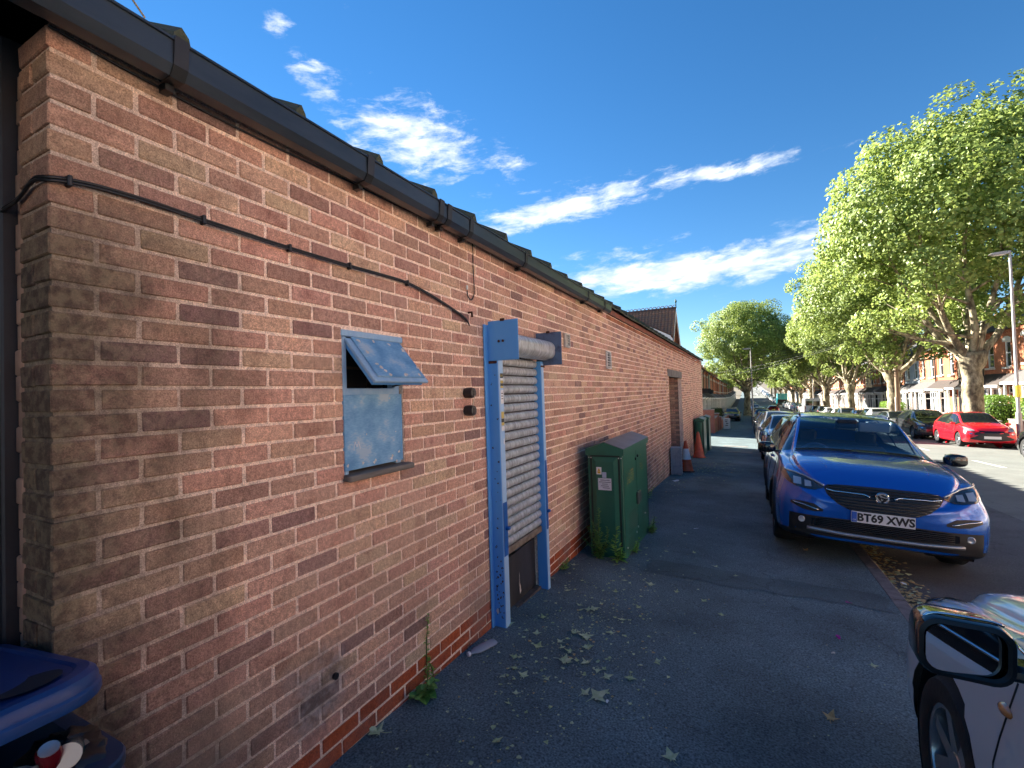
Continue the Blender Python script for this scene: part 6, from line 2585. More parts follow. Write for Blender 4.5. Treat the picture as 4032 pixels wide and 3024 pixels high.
# ---- turquoise box lorry
P_TURQ = paint('turquoise', (.01, .42, .50), .0, .35)
r_ = thing('box_lorry', 'bright turquoise box lorry far up the road on the right', 'lorry')
bx_ = MB().cbox(-1.15, 1.15, -3.4, 1.6, .9, 3.5, .06).build('box_body', P_TURQ, r_)
cb_ = MB().prism([(1.65, .5), (3.5, .5), (3.55, 1.5), (3.2, 2.5), (1.65, 2.6)], 'x', -1.1, 1.1).build('cab', P_TURQ, r_)
MB().mesh([(-1.0, 3.56, 1.5), (1.0, 3.56, 1.5), (.95, 3.24, 2.42), (-.95, 3.24, 2.42)], [(0, 1, 2, 3)]).build('windscreen', M_GLASSW, cb_)
MB().cbox(-1.1, 1.1, -3.46, -3.40, .95, 1.9, .02).build('tail_lift', M_TRIM, r_)
MB().cbox(-.95, .95, -3.3, 3.3, .45, .9, .02).build('chassis', M_TRIM, r_)
for sg in (1, -1):
    MB().cbox(min(sg*.8, sg*1.05), max(sg*.8, sg*1.05), -3.44, -3.38, .7, .85, .01).build('tail_light', M_LAMPR, r_)
    for wy in (2.4, -2.1):
        td, rd = wheel_meshes(.42, .26, 7, M_RIMD)
        o = bpy.data.objects.new('wheel', td)
        COL.objects.link(o)
        o.parent = r_
        o.location = (sg*.95, wy, .42)
        o.rotation_euler = (0, 0, 0 if sg > 0 else math.pi)
        k_ = bpy.data.objects.new('rim', rd)
        COL.objects.link(k_)
        k_.parent = o
put(r_, 10.3, 147, 1)

# ------------------------------------------------------------------ plane trees
def leaf_mat(name, c_lo, c_hi, tr=.35):
    ma, nt, b = nodes_of(name)
    N, L = nt.nodes, nt.links
    at = N.new('ShaderNodeAttribute')
    at.attribute_name = 'lv'
    cr = N.new('ShaderNodeValToRGB')
    cr.color_ramp.elements[0].color = (*c_lo, 1)
    cr.color_ramp.elements[1].color = (*c_hi, 1)
    L.new(at.outputs['Fac'], cr.inputs[0])
    L.new(cr.outputs[0], b.inputs['Base Color'])
    b.inputs['Roughness'].default_value = .5
    b.inputs['Specular IOR Level'].default_value = .35
    t = N.new('ShaderNodeBsdfTranslucent')
    hs_ = N.new('ShaderNodeHueSaturation')
    hs_.inputs['Value'].default_value = 1.25
    hs_.inputs['Hue'].default_value = .485
    L.new(cr.outputs[0], hs_.inputs['Color'])
    L.new(hs_.outputs[0], t.inputs['Color'])
    mx = N.new('ShaderNodeMixShader')
    mx.inputs[0].default_value = tr
    L.new(b.outputs[0], mx.inputs[1])
    L.new(t.outputs[0], mx.inputs[2])
    L.new(mx.outputs[0], N['Material Output'].inputs[0])
    MATS[name] = ma
    return ma


M_LEAF = leaf_mat('plane_leaves', (.095, .16, .030), (.36, .455, .125))
M_HEDGE = leaf_mat('hedge_leaves', (.08, .17, .02), (.19, .32, .05))
ma_, nt_, b_ = nodes_of('plane_bark')
N_, L_n = nt_.nodes, nt_.links
tc_ = N_.new('ShaderNodeTexCoord')
mp_ = N_.new('ShaderNodeMapping')
mp_.inputs['Scale'].default_value = (1, 1, .55)
L_n.new(tc_.outputs['Object'], mp_.inputs[0])
na = N_.new('ShaderNodeTexNoise')
na.inputs['Scale'].default_value = 3.6
na.inputs['Detail'].default_value = 6
na.inputs['Roughness'].default_value = .62
L_n.new(mp_.outputs[0], na.inputs['Vector'])
cr_ = N_.new('ShaderNodeValToRGB')
cr_.color_ramp.interpolation = 'EASE'
e_ = cr_.color_ramp.elements
e_[0].position, e_[0].color = .40, (.105, .085, .055, 1)
e_[1].position, e_[1].color = .62, (.44, .39, .26, 1)
e3 = e_.new(.50)
e3.color = (.25, .215, .135, 1)
L_n.new(na.outputs[0], cr_.inputs[0])
L_n.new(cr_.outputs[0], b_.inputs['Base Color'])
b_.inputs['Roughness'].default_value = .9
bp_ = N_.new('ShaderNodeBump')
bp_.inputs['Strength'].default_value = .8
bp_.inputs['Distance'].default_value = .05
L_n.new(na.outputs[0], bp_.inputs['Height'])
L_n.new(bp_.outputs[0], b_.inputs['Normal'])
M_BARK = ma_


def leaf_cloud(name, P, Nrm, size, val, m_, parent, rs):
    """P (n,3) positions, one folded five-point leaf each (two quads)"""
    n = len(P)
    Nrm = Nrm/np.linalg.norm(Nrm, axis=1, keepdims=True)
    ref = rs.normal(size=(n, 3))
    T = np.cross(Nrm, ref)
    T /= np.linalg.norm(T, axis=1, keepdims=True)+1e-9
    B = np.cross(Nrm, T)
    s_ = size[:, None]
    fold = rs.uniform(.1, .45, size=(n, 1))
    v0 = P - B*s_*.55
    v1 = P + T*s_*.52 - B*s_*.05 + Nrm*s_*fold
    v2 = P + B*s_*.62
    v3 = P - T*s_*.52 - B*s_*.05 + Nrm*s_*fold
    V = np.stack([v0, v1, v2, v3], 1).reshape(-1, 3)
    me = bpy.data.meshes.new(name)
    me.vertices.add(4*n)
    me.vertices.foreach_set('co', V.ravel())
    idx = np.arange(4*n).reshape(n, 4)
    tri = np.stack([idx[:, 0], idx[:, 1], idx[:, 2], idx[:, 0], idx[:, 2], idx[:, 3]], 1).reshape(-1)
    me.loops.add(6*n)
    me.loops.foreach_set('vertex_index', tri.astype(np.int32))
    me.polygons.add(2*n)
    me.polygons.foreach_set('loop_start', np.arange(0, 6*n, 3, dtype=np.int32))
    me.polygons.foreach_set('loop_total', np.full(2*n, 3, dtype=np.int32))
    at = me.attributes.new('lv', 'FLOAT', 'FACE')
    at.data.foreach_set('value', np.repeat(val, 2).astype(np.float32))
    me.update()
    me.validate()
    me.materials.append(m_)
    o = bpy.data.objects.new(name, me)
    COL.objects.link(o)
    o.parent = parent
    return o


def plane_tree(seed, Hc=18.4, Rc=6.6, zb=6.2, tr_r=.52, fork=4.4, nleaf=64000, lsz=.175):
    q = random.Random(seed)
    rs = np.random.RandomState(seed)
    root = thing('plane_tree', 'plane tree', 'tree')
    tm = MB()
    pts, rad = [], []
    nz_ = 16
    for k in range(nz_+1):
        t = k/nz_
        pts.append((q.uniform(-.04, .04), q.uniform(-.04, .04), -.15+t*(fork+.25)))
        base = tr_r*(1.28-.55*min(1, t*3.2)) if t < .25 else tr_r*(.84+.02*math.sin(t*23)+q.uniform(-.02, .02))
        if t > .8:
            base *= 1+.55*(t-.8)/.2
        rad.append(base)
    tm.tube(pts, rad, 18)
    tm.v = [(p[0]*(1+.07*math.sin(5*math.atan2(p[1], p[0])+p[2]*1.3)), p[1]*(1+.07*math.sin(4*math.atan2(p[1], p[0])+p[2]*1.7+2)), p[2]) for p in tm.v]
    tm.build('trunk', M_BARK, root, smooth='all')
    # limbs
    tips = []
    nl = 7
    for i in range(nl):
        lm = MB()
        a = 2*math.pi*(i+q.uniform(-.25, .25))/nl
        out = Rc*q.uniform(.45, .72) if i < 5 else Rc*.22
        top = Hc*q.uniform(.66, .80) if i < 5 else Hc*.88
        d = Vector((math.cos(a), math.sin(a), 0))
        p0 = Vector((0, 0, fork-.2))+d*tr_r*.35
        P = [p0, p0+d*out*.30+Vector((0, 0, (top-fork)*.16)), p0+d*out*.62+Vector((q.uniform(-.4, .4), q.uniform(-.4, .4), (top-fork)*.48)), p0+d*out+Vector((q.uniform(-.6, .6), q.uniform(-.6, .6), top-fork))]
        pp = spline(P, 6)
        r0 = tr_r*q.uniform(.36, .5)
        lm.tube(pp, [r0*(1-.86*k/(len(pp)-1)) for k in range(len(pp))], 9)
        tips.append(pp[-1])
        for b2 in range(6):
            k = q.randrange(4, len(pp)-2)
            s0 = pp[k]
            a2 = a+q.uniform(-1.3, 1.3)
            d2 = Vector((math.cos(a2), math.sin(a2), q.uniform(.25, 1.0)))
            L2 = q.uniform(2.0, 4.0)
            e = s0+d2.normalized()*L2
            mid = s0+d2.normalized()*L2*.5+Vector((0, 0, q.uniform(-.3, .2)))
            sp = spline([s0, mid, e], 4)
            lm.tube(sp, [r0*(1-.86*k/(len(pp)-1))*.6*(1-.8*j/(len(sp)-1)) for j in range(len(sp))], 6)
            tips.append(e)
        tag(lm.build('limb', M_BARK, root, smooth='all'))
    # foliage: lumps on a dome
    cz = zb+(Hc-zb)*.42
    cents = []
    nb2 = 64
    for k in range(nb2):
        u = (k+.5)/nb2
        el = math.asin(min(1, -.42+1.40*u)) if -.42+1.40*u < 1 else 1.5
        az = k*2.39996+q.uniform(-.25, .25)
        rr_ = q.uniform(.72, .90)
        ca = math.cos(el)
        up = (Hc-cz) if el > 0 else (cz-zb)
        cents.append((Rc*rr_*ca*math.cos(az), Rc*rr_*ca*math.sin(az), cz+up*rr_*math.sin(el), q.uniform(1.15, 1.9)))
    for k in range(20):
        az = q.uniform(0, 6.28)
        rr_ = q.uniform(.1, .6)
        cents.append((Rc*rr_*math.cos(az), Rc*rr_*math.sin(az), q.uniform(zb+2.6, Hc-2.5), q.uniform(1.2, 1.9)))
    for tp_ in tips:
        cents.append((tp_.x*1.02, tp_.y*1.02, min(tp_.z, Hc-1), q.uniform(.8, 1.25)))
    cents = np.array(cents)
    w = cents[:, 3]**2
    w /= w.sum()
    ci = rs.choice(len(cents), nleaf, p=w)
    dirs = rs.normal(size=(nleaf, 3))
    dirs /= np.linalg.norm(dirs, axis=1, keepdims=True)
    rad_ = cents[ci, 3]*rs.uniform(.45, 1.0, nleaf)**.55
    # twiggy sprays: break each lump into tufts
    nt2 = 26
    tuft = rs.normal(size=(len(cents), nt2, 3))
    tuft /= np.linalg.norm(tuft, axis=2, keepdims=True)
    tsel = rs.randint(0, nt2, nleaf)
    td_ = tuft[ci, tsel]
    dirs = td_+dirs*.42
    dirs /= np.linalg.norm(dirs, axis=1, keepdims=True)
    P = cents[ci, :3]+dirs*rad_[:, None]*np.array([1, 1, .92])
    ctr = np.array([0, 0, cz])
    outw = P-ctr
    outw /= np.linalg.norm(outw, axis=1, keepdims=True)
    Nrm = outw*.75+dirs*.5+rs.normal(size=(nleaf, 3))*.55+np.array([0, 0, .35])
    size = rs.uniform(.65, 1.25, nleaf)*lsz
    val = np.clip(.5+.22*rs.normal(size=nleaf)+.18*(rs.uniform(size=len(cents))[ci]-.5), 0, 1)
    leaf_cloud('crown', P, Nrm, size, val, M_LEAF, root, rs)
    return root


TA = plane_tree(1)
TB = plane_tree(2, Hc=17.6, Rc=6.9, zb=5.8)
TC = plane_tree(3, Hc=16.5, Rc=7.0, zb=6.4, nleaf=30000, lsz=.27)
tspots = [(12.8, 33.9, 'A', 'large plane tree rising behind the red hatchback'), (12.8, 49.2, 'B', 'plane tree beside the telegraph pole across the road'),
          (12.7, 66.5, 'A', 'plane tree behind the light silver car, third trunk from the right'), (12.6, 84, 'C', 'plane tree just behind the white van'), (12.6, 102, 'C', 'plane tree first beyond the white van'),
          (12.6, 121, 'C', 'plane tree second beyond the white van'), (12.6, 141, 'C', 'plane tree beside the turquoise lorry'), (12.6, 165, 'C', 'plane tree first beyond the turquoise lorry'), (12.6, 190, 'C', 'plane tree second beyond the turquoise lorry'), (12.6, 220, 'C', 'plane tree third beyond the turquoise lorry'), (12.6, 255, 'C', 'plane tree farthest up the right of the road'),
          (1.85, 80, 'A', 'big round plane tree on the left pavement behind the lamp post'), (1.7, 138, 'C', 'plane tree behind the big left one, showing left of its trunk'), (1.7, 180, 'C', 'farther plane tree on the left pavement'), (1.7, 230, 'C', 'farthest plane tree on the left pavement')]
used_t = {}
qt = random.Random(21)
for (X, Y, kd, lab) in tspots:
    src = {'A': TA, 'B': TB, 'C': TC}[kd]
    if kd in used_t:
        o = copy_tree(src)
    else:
        o = src
        used_t[kd] = True
    o.location = (X, Y, pave_z(X, Y))
    s_ = {33.9: 1.0, 49.2: 1.0, 80: 1.02}.get(Y, qt.uniform(.86, 1.0))
    o.scale = (s_, s_, s_*({80: .97}.get(Y, 1)))
    o.rotation_euler = (0, 0, {33.9: .4, 80: 2.0}.get(Y, qt.uniform(0, 6.28)))
    tag(o, lab, 'tree', 'plane trees lining the street')

# ------------------------------------------------------------------ Victorian terraces
def course_brick(name, c1, c2, mort, sc=1.0):
    ma, nt, b = nodes_of(name)
    N, L = nt.nodes, nt.links
    tc = N.new('ShaderNodeTexCoord')
    mp = N.new('ShaderNodeMapping')
    mp.inputs['Rotation'].default_value = (0, R(90), R(90))
    L.new(tc.outputs['Object'], mp.inputs[0])
    sx = N.new('ShaderNodeSeparateXYZ')
    L.new(tc.outputs['Object'], sx.inputs[0])
    ad = N.new('ShaderNodeMath')
    ad.operation = 'ADD'
    L.new(sx.outputs[0], ad.inputs[0])
    L.new(sx.outputs[1], ad.inputs[1])
    cb = N.new('ShaderNodeCombineXYZ')
    L.new(ad.outputs[0], cb.inputs[0])
    L.new(sx.outputs[2], cb.inputs[1])
    bt_ = N.new('ShaderNodeTexBrick')
    bt_.inputs['Scale'].default_value = 1.0
    bt_.inputs['Brick Width'].default_value = .23
    bt_.inputs['Row Height'].default_value = .078
    bt_.inputs['Mortar Size'].default_value = .007
    bt_.inputs['Color1'].default_value = (*c1, 1)
    bt_.inputs['Color2'].default_value = (*c2, 1)
    bt_.inputs['Mortar'].default_value = (*mort, 1)
    L.new(cb.outputs[0], bt_.inputs['Vector'])
    nz = N.new('ShaderNodeTexNoise')
    nz.inputs['Scale'].default_value = 1.1
    nz.inputs['Detail'].default_value = 5
    L.new(tc.outputs['Object'], nz.inputs['Vector'])
    r_ = N.new('ShaderNodeMapRange')
    r_.inputs[1].default_value = .3
    r_.inputs[2].default_value = .7
    r_.inputs[3].default_value = .75
    r_.inputs[4].default_value = 1.15
    L.new(nz.outputs[0], r_.inputs[0])
    v = N.new('ShaderNodeVectorMath')
    v.operation = 'SCALE'
    L.new(bt_.outputs['Color'], v.inputs[0])
    L.new(r_.outputs[0], v.inputs['Scale'])
    L.new(v.outputs[0], b.inputs['Base Color'])
    b.inputs['Roughness'].default_value = .9
    MATS[name] = ma
    return ma


M_RB = course_brick('red_brick', (.44, .12, .045), (.36, .095, .04), (.30, .16, .10))
M_OB = course_brick('orange_brick', (.50, .17, .07), (.40, .12, .05), (.34, .2, .13))
M_CREAM = mat('cream_render', (.62, .53, .37), rough=.9, var=.12, vscale=1.5)
M_GREYP = mat('blue_grey_render', (.30, .36, .41), rough=.85, var=.12, vscale=1.5)
M_SLATE = mat('slate_roof', (.055, .055, .062), rough=.7, col2=(.10, .095, .09), vscale=5, lo=.4, hi=.7, bump=.5, bscale=9, stretch=(1, 1, 2))
M_CLAY = mat('clay_tile', (.36, .19, .115), rough=.9, col2=(.20, .10, .065), vscale=4, lo=.35, hi=.65, bump=.3, bscale=14)
M_BAYT = mat('bay_tile_brown', (.055, .04, .033), rough=.9, col2=(.036, .031, .029), vscale=5, lo=.35, hi=.65, bump=.4, bscale=14)
M_UPVC = mat('white_window_frame', (.74, .74, .72), rough=.45)
M_STONE = mat('painted_stone', (.62, .58, .50), rough=.85, var=.12, vscale=4)
M_PANE = mat('house_glass', (.02, .025, .03), rough=.05, spec=.8)
M_CURT = mat('net_curtain', (.42, .42, .40), rough=.9, var=.2, vscale=9, stretch=(1, 1, .1))
M_DOORC = [mat('door_white', (.65, .65, .63), rough=.4), mat('door_dark', (.03, .035, .04), rough=.35), mat('door_red', (.25, .02, .02), rough=.4)]
M_POT = mat('chimney_pot', (.42, .20, .11), rough=.85)


def facade(mb, y0, y1, z0, z1, ops, x=0.0, dep=.16):
    """front wall at x facing -x with openings (ya, yb, za, zb) and their reveals"""
    ys_ = sorted(set([y0, y1]+[o[0] for o in ops]+[o[1] for o in ops]))
    zs_ = sorted(set([z0, z1]+[o[2] for o in ops]+[o[3] for o in ops]))
    for a, b2 in zip(ys_[:-1], ys_[1:]):
        for c_, d in zip(zs_[:-1], zs_[1:]):
            ym, zm = (a+b2)/2, (c_+d)/2
            if any(o[0] < ym < o[1] and o[2] < zm < o[3] for o in ops):
                continue
            mb.poly([(x, a, c_), (x, a, d), (x, b2, d), (x, b2, c_)])
    for (a, b2, c_, d) in ops:
        mb.poly([(x, a, c_), (x+dep, a, c_), (x+dep, a, d), (x, a, d)])
        mb.poly([(x, b2, c_), (x, b2, d), (x+dep, b2, d), (x+dep, b2, c_)])
        mb.poly([(x, a, d), (x+dep, a, d), (x+dep, b2, d), (x, b2, d)])
        mb.poly([(x, a, c_), (x, b2, c_), (x+dep, b2, c_), (x+dep, a, c_)])


def sash_window(root, ya, yb, za, zb, x, mull=1, trans=True, sill=True, curtain=True, m_f=None):
    m_f = m_f or M_UPVC
    f = .075
    m_ = MB()
    m_.cbox(x-.02, x+.05, ya, ya+f, za, zb, .006)
    m_.cbox(x-.02, x+.05, yb-f, yb, za, zb, .006)
    m_.cbox(x-.02, x+.05, ya+f, yb-f, zb-f, zb, .006)
    m_.cbox(x-.02, x+.05, ya+f, yb-f, za, za+f, .006)
    for k in range(1, mull+1):
        yy = ya+(yb-ya)*k/(mull+1)
        m_.cbox(x-.015, x+.045, yy-.03, yy+.03, za+f, zb-f, .006)
    if trans:
        zz = za+(zb-za)*(.55 if mull == 0 else .72)
        m_.cbox(x-.015, x+.045, ya+f, yb-f, zz-.03, zz+.03, .006)
    w = m_.build('window', m_f, root)
    MB().box(x+.01, x+.02, ya+.02, yb-.02, za+.02, zb-.02).build('pane', M_PANE, w)
    if curtain:
        MB().box(x-.0, x+.008, ya+f, ya+f+(yb-ya)*.16, za+f, zb-f).build('curtain', M_CURT, w)
        MB().box(x-.0, x+.008, yb-f-(yb-ya)*.16, yb-f, za+f, zb-f).build('curtain', M_CURT, w)
    if sill:
        MB().cbox(x-.22, x+.05, ya-.10, yb+.10, za-.13, za-.005, .01).build('sill', M_STONE, w)
    return w


def terrace_house(label, m_wall, m_roof, door_col, flip=1, H=6.7, bay_roof=None, m_lower=None):
    root = thing('terraced_house', label, 'house')
    W2 = 2.35
    F = flip

    def Y(a, b2):
        a, b2 = a*F, b2*F
        return min(a, b2), max(a, b2)
    ops = []
    u1 = (*Y(-1.75, -.75), 4.05, 5.75)
    u2 = (*Y(.75, 1.6), 4.05, 5.75)
    ops += [u1, u2]
    dr = (*Y(.95, 1.95), .25, 2.75)
    bay_o = (*Y(-1.85, .35), .7, 2.75)
    ops += [dr, bay_o]
    m_ = MB()
    facade(m_, -W2, W2, -.8, H, ops)
    for yy, s_ in ((-W2, 1), (W2, -1)):
        m_.poly([(0, yy, -.8), (8.2, yy, -.8), (8.2, yy, H), (4.1, yy, H+2.35), (0, yy, H)])
    m_.poly([(8.2, -W2, -.8), (8.2, W2, -.8), (8.2, W2, H), (8.2, -W2, H)])
    wall = m_.build('wall', m_wall, root, fix=False)
    co = MB()
    co.cbox(-.10, -.002, -W2, W2, H-.34, H-.22, .008)
    co.cbox(-.06, -.002, -W2, W2, H-.52, H-.42, .008)
    for k in range(18):
        yy = -W2+.12+k*.262
        co.box(-.085, -.004, yy, yy+.12, H-.42, H-.34)
    tag(co.build('cornice', m_wall if m_wall not in (M_CREAM, M_GREYP) else M_STONE, wall), kind='stuff')
    # roof
    rm = MB()
    t = .09
    rm.mesh([(-.28, -W2, H-.10), (-.28, W2, H-.10), (4.1, W2, H+2.42), (4.1, -W2, H+2.42), (8.4, W2, H-.10), (8.4, -W2, H-.10),
             (-.28, -W2, H-.10-t), (-.28, W2, H-.10-t)], [(0, 3, 2, 1), (3, 5, 4, 2), (0, 1, 7, 6)])
    roof_ = rm.build('roof', m_roof, root)
    MB().prism([(-.04*0+4.0, H+2.40), (4.2, H+2.40), (4.1, H+2.52)], 'y', -W2, W2).build('ridge', M_CLAY, roof_)
    ch_ = MB()
    yc = W2*F
    ch_.cbox(3.2, 5.0, yc-.34, yc+.34, H+1.2, H+3.35, .01)
    ch_.cbox(3.12, 5.08, yc-.40, yc+.40, H+3.10, H+3.24, .01)
    cho = ch_.build('chimney', M_RB, root)
    for k in range(4):
        MB().lathe([(.13, 0), (.11, .1), (.10, .42), (.125, .46), (.125, .52), (.09, .52)], 10, Matrix.Translation((3.45+k*.43, yc, H+3.34))).build('chimney_pot', M_POT, cho, smooth=40)
    MB().tube([(-.22, -W2*F*.98, H-.16), (-.10, -W2*F*.98, H-.5), (-.07, -W2*F*.98, .1)], .045, 6).build('downpipe', M_TRIM, root)
    MB().cbox(-.36, -.26, -W2, W2, H-.22, H-.12, .01).build('gutter', M_TRIM, roof_)
    for u in (u1, u2):
        sash_window(root, u[0], u[1], u[2], u[3], .07, 0)
        ar = MB()
        n = 8
        ym_, hw = (u[0]+u[1])/2, (u[1]-u[0])/2+.12
        pts = [(ym_-hw, u[3]-.02), (ym_-hw, u[3]+.20)]+[(ym_-hw+2*hw*k/n, u[3]+.20+.14*math.sin(math.pi*k/n)) for k in range(1, n)]+[(ym_+hw, u[3]+.20), (ym_+hw, u[3]-.02)]
        ar.prism(pts, 'x', -.05, -.003)
        ar.build('window_head', M_STONE, wall)
    # canted bay with its own roof, door under the same lean-to
    y0_, y1_ = bay_o[0]-.10, bay_o[1]+.10
    pj = .72
    bs = MB()
    out = [(0, y0_), (-pj, y0_+.42), (-pj, y1_-.42), (0, y1_)]
    bs.prism(out, 'z', -.8, .72)
    bay = bs.build('bay', m_lower or m_wall, root)
    # bay lights: three framed faces
    for k in range(3):
        a, b2 = Vector((*out[k], 0)), Vector((*out[k+1], 0))
        L_ = (b2-a).length
        ex = (b2-a).normalized()
        M = Matrix(((0, ex.x, 0, a.x), (0, ex.y, 0, a.y), (0, 0, 1, 0), (0, 0, 0, 1)))
        nrm = Vector((ex.y, -ex.x, 0))
        if nrm.x > 0:
            nrm = -nrm
        M = Matrix(((-nrm.x, ex.x, 0, a.x), (-nrm.y, ex.y, 0, a.y), (0, 0, 1, 0), (0, 0, 0, 1)))
        tmp = MB()
        f = .085
        za, zb = .72, 2.72
        tmp.cbox(-.03, .06, 0, f, za, zb, .006)
        tmp.cbox(-.03, .06, L_-f, L_, za, zb, .006)
        tmp.cbox(-.03, .06, f, L_-f, zb-.16, zb, .006)
        tmp.cbox(-.05, .06, f, L_-f, za, za+.12, .006)
        mu = 2 if k == 1 else 0
        for j in range(1, mu+1):
            yy = L_*j/(mu+1)
            tmp.cbox(-.025, .05, yy-.045, yy+.045, za+.12, zb-.16, .006)
        tmp.cbox(-.025, .05, f, L_-f, 2.02, 2.10, .006)
        wo = tmp.build('bay_window', M_UPVC, bay, M=M)
        MB().box(.01, .02, .02, L_-.02, za+.02, zb-.02).build('pane', M_PANE, wo, M=M)
        if k == 1:
            MB().box(.0, .008, f, f+L_*.12, za+.12, 2.0).build('curtain', M_CURT, wo, M=M)
            MB().box(.0, .008, L_-f-L_*.12, L_-f, za+.12, 2.0).build('curtain', M_CURT, wo, M=M)
    ya, yb = Y(-2.1, 2.15)
    lr = MB()
    lr.mesh([(-pj-.22, ya, 2.72), (-pj-.22, yb, 2.72), (0, yb-.25*0, 3.62), (0, ya, 3.62), (-pj-.22, ya, 2.84), (-pj-.22, yb, 2.84)],
            [(0, 1, 5, 4), (4, 5, 2, 3), (0, 4, 3), (1, 2, 5), (0, 3, 2, 1)])
    lro = lr.build('bay_roof', bay_roof or M_BAYT, root)
    MB().cbox(-pj-.25, -pj-.12, ya, yb, 2.70, 2.86, .01).build('fascia_board', M_UPVC, lro)
    dy0, dy1 = dr[0], dr[1]
    d_ = MB()
    d_.cbox(.06, .11, dy0+.06, dy1-.06, .27, 2.30, .01)
    do = d_.build('front_door', M_DOORC[door_col], root)
    df = MB()
    df.cbox(.03, .14, dy0, dy0+.06, .25, 2.75, .005)
    df.cbox(.03, .14, dy1-.06, dy1, .25, 2.75, .005)
    df.cbox(.03, .14, dy0+.06, dy1-.06, 2.30, 2.38, .005)
    df.build('door_frame', M_UPVC, do)
    MB().box(.07, .09, dy0+.06, dy1-.06, 2.38, 2.74).build('fanlight', M_PANE, do)
    MB().box(.052, .059, dy0+.25, dy1-.25, 1.35, 2.05).build('door_pane', M_PANE, do)
    MB().cbox(-.9, .05, dy0-.2, dy1+.2, -.6, .22, .02).build('step', M_STONE, root)
    pc = MB()
    for yy in Y(.86, 2.04):
        pc.cbox(-pj-.10, -pj+.02, yy-.06, yy+.06, -.3, 2.72, .01)
    pc.build('porch_post', M_UPVC, root)
    return root


HP = [terrace_house('a', M_OB, M_SLATE, 0, 1, bay_roof=M_SLATE), terrace_house('b', M_RB, M_SLATE, 1, -1, bay_roof=M_BAYT), terrace_house('c', M_CREAM, M_SLATE, 0, 1, bay_roof=M_BAYT),
      terrace_house('d', M_GREYP, M_SLATE, 1, -1, bay_roof=M_SLATE), terrace_house('e', M_OB, M_SLATE, 2, -1, bay_roof=M_BAYT, m_lower=M_STONE)]
hu = [False]*5
HX = 17.3


def put_house(k, X, Y, rz_, label, group):
    if hu[k]:
        o = copy_tree(HP[k])
    else:
        o = HP[k]
        hu[k] = True
    o.location = (X, Y, h(Y)+.30)
    o.rotation_euler = (0, 0, rz_)
    tag(o, label, 'house', group)
    return o


order = [0, 4, 1, 0, 4, 2, 1, 0, 4, 0, 2, 4, 0, 1, 0, 4, 0, 4, 2, 1, 0, 3, 4, 1, 0, 2, 1, 4, 0]
names = ['orange brick', 'red brick', 'cream rendered', 'blue grey rendered', 'orange brick, pale bay']
Y = 24.5-4.7*13
k = 0
while Y < 215:
    kk = order[k % len(order)]
    put_house(kk, HX, Y, 0, '%s %s terraced house from the right across the road' % (nth('R'+names[kk]) if Y > 22 else 'nearer', names[kk]), 'terraced houses on the far side')
    Y += 4.7
    k += 1
for o in [o for o in bpy.data.objects if o.name.startswith('terraced_house') and o.location.y < 22]:
    o['label'] = 'terraced house across the road, out of the photo beyond its right edge'
    o['group'] = 'terraced houses outside the photo'
# left-hand terrace, facing the other way
Y = 44.6
k = 0
while Y < 235:
    kk = (0, 4, 1, 0, 2, 4, 1, 3, 0, 4)[k % 10]
    o = put_house(kk, -3.3, Y, math.pi, '%s %s terraced house beyond the gabled one on the left' % (nth('L'+names[kk]), names[kk]), 'terraced houses on the near side')
    o.location.z -= .25
    Y += 4.7
    k += 1
for k in range(5):
    if not hu[k]:
        print('unused house', k)

# ---- gabled red brick house at the end of the left terrace
gh = thing('gabled_house', 'red brick gabled house with clay tiled roof and white bargeboards beyond the low building', 'house', (-3.2, 37.6, h(37)+.05))
m_ = MB()
GW, GD = 4.6, 8.0      # width along Y, depth to -X
EH, AP = 6.5, 9.4
m_.poly([(0, -GW/2, -1), (0, GW/2, -1), (0, GW/2, EH), (0, 0, AP), (0, -GW/2, EH)])
m_.poly([(0, -GW/2, -1), (0, -GW/2, EH), (-GD, -GW/2, EH), (-GD, -GW/2, -1)])
m_.poly([(0, GW/2, -1), (-GD, GW/2, -1), (-GD, GW/2, EH), (0, GW/2, EH)])
m_.poly([(-GD, -GW/2, -1), (-GD, -GW/2, EH), (-GD, 0, AP), (-GD, GW/2, EH), (-GD, GW/2, -1)])
gw_ = m_.build('wall', M_RB, gh, fix=False)
rfm = MB().mesh([(.35, 0, AP+.10), (-GD-.2, 0, AP+.10), (-GD-.2, -GW/2-.35, EH-.38), (.35, -GW/2-.35, EH-.38), (.35, GW/2+.35, EH-.38), (-GD-.2, GW/2+.35, EH-.38)], [(0, 1, 2, 3), (0, 4, 5, 1)]).build('roof', M_CLAY, gh)
# profiled clay tiles on the slope that faces the camera
sl_v = Vector((0, -GW/2-.35, EH-.38-AP-.10))
nrow, ncol = 9, 34
tl = MB()
sd_n = sl_v.normalized()
nrm_ = Vector((0, sd_n.z, -sd_n.y))
nrm_ = -nrm_ if nrm_.z < 0 else nrm_
rl = sl_v.length/nrow
cw_ = (GD+.55)/ncol
prof = [(-cw_*.5, .0), (-cw_*.30, .035), (-cw_*.05, .045), (cw_*.18, .02), (cw_*.32, -.005), (cw_*.5, .0)]
V = []
for a, zz in ((0, .015), (rl*1.04, .05)):
    for u, w in prof:
        V.append(Vector((u, 0, 0))+sd_n*a+nrm_*(w+zz))
F = [(j, j+1, len(prof)+j+1, len(prof)+j) for j in range(len(prof)-1)]
V2 = V+[v-nrm_*.05 for v in V[len(prof):]]
F += [(len(prof)+j, len(prof)+j+1, 2*len(prof)+j+1, 2*len(prof)+j) for j in range(len(prof)-1)]
t0 = MB().mesh(V2, F).build('roof_tile', M_CLAY, rfm, fix=False)
first = True
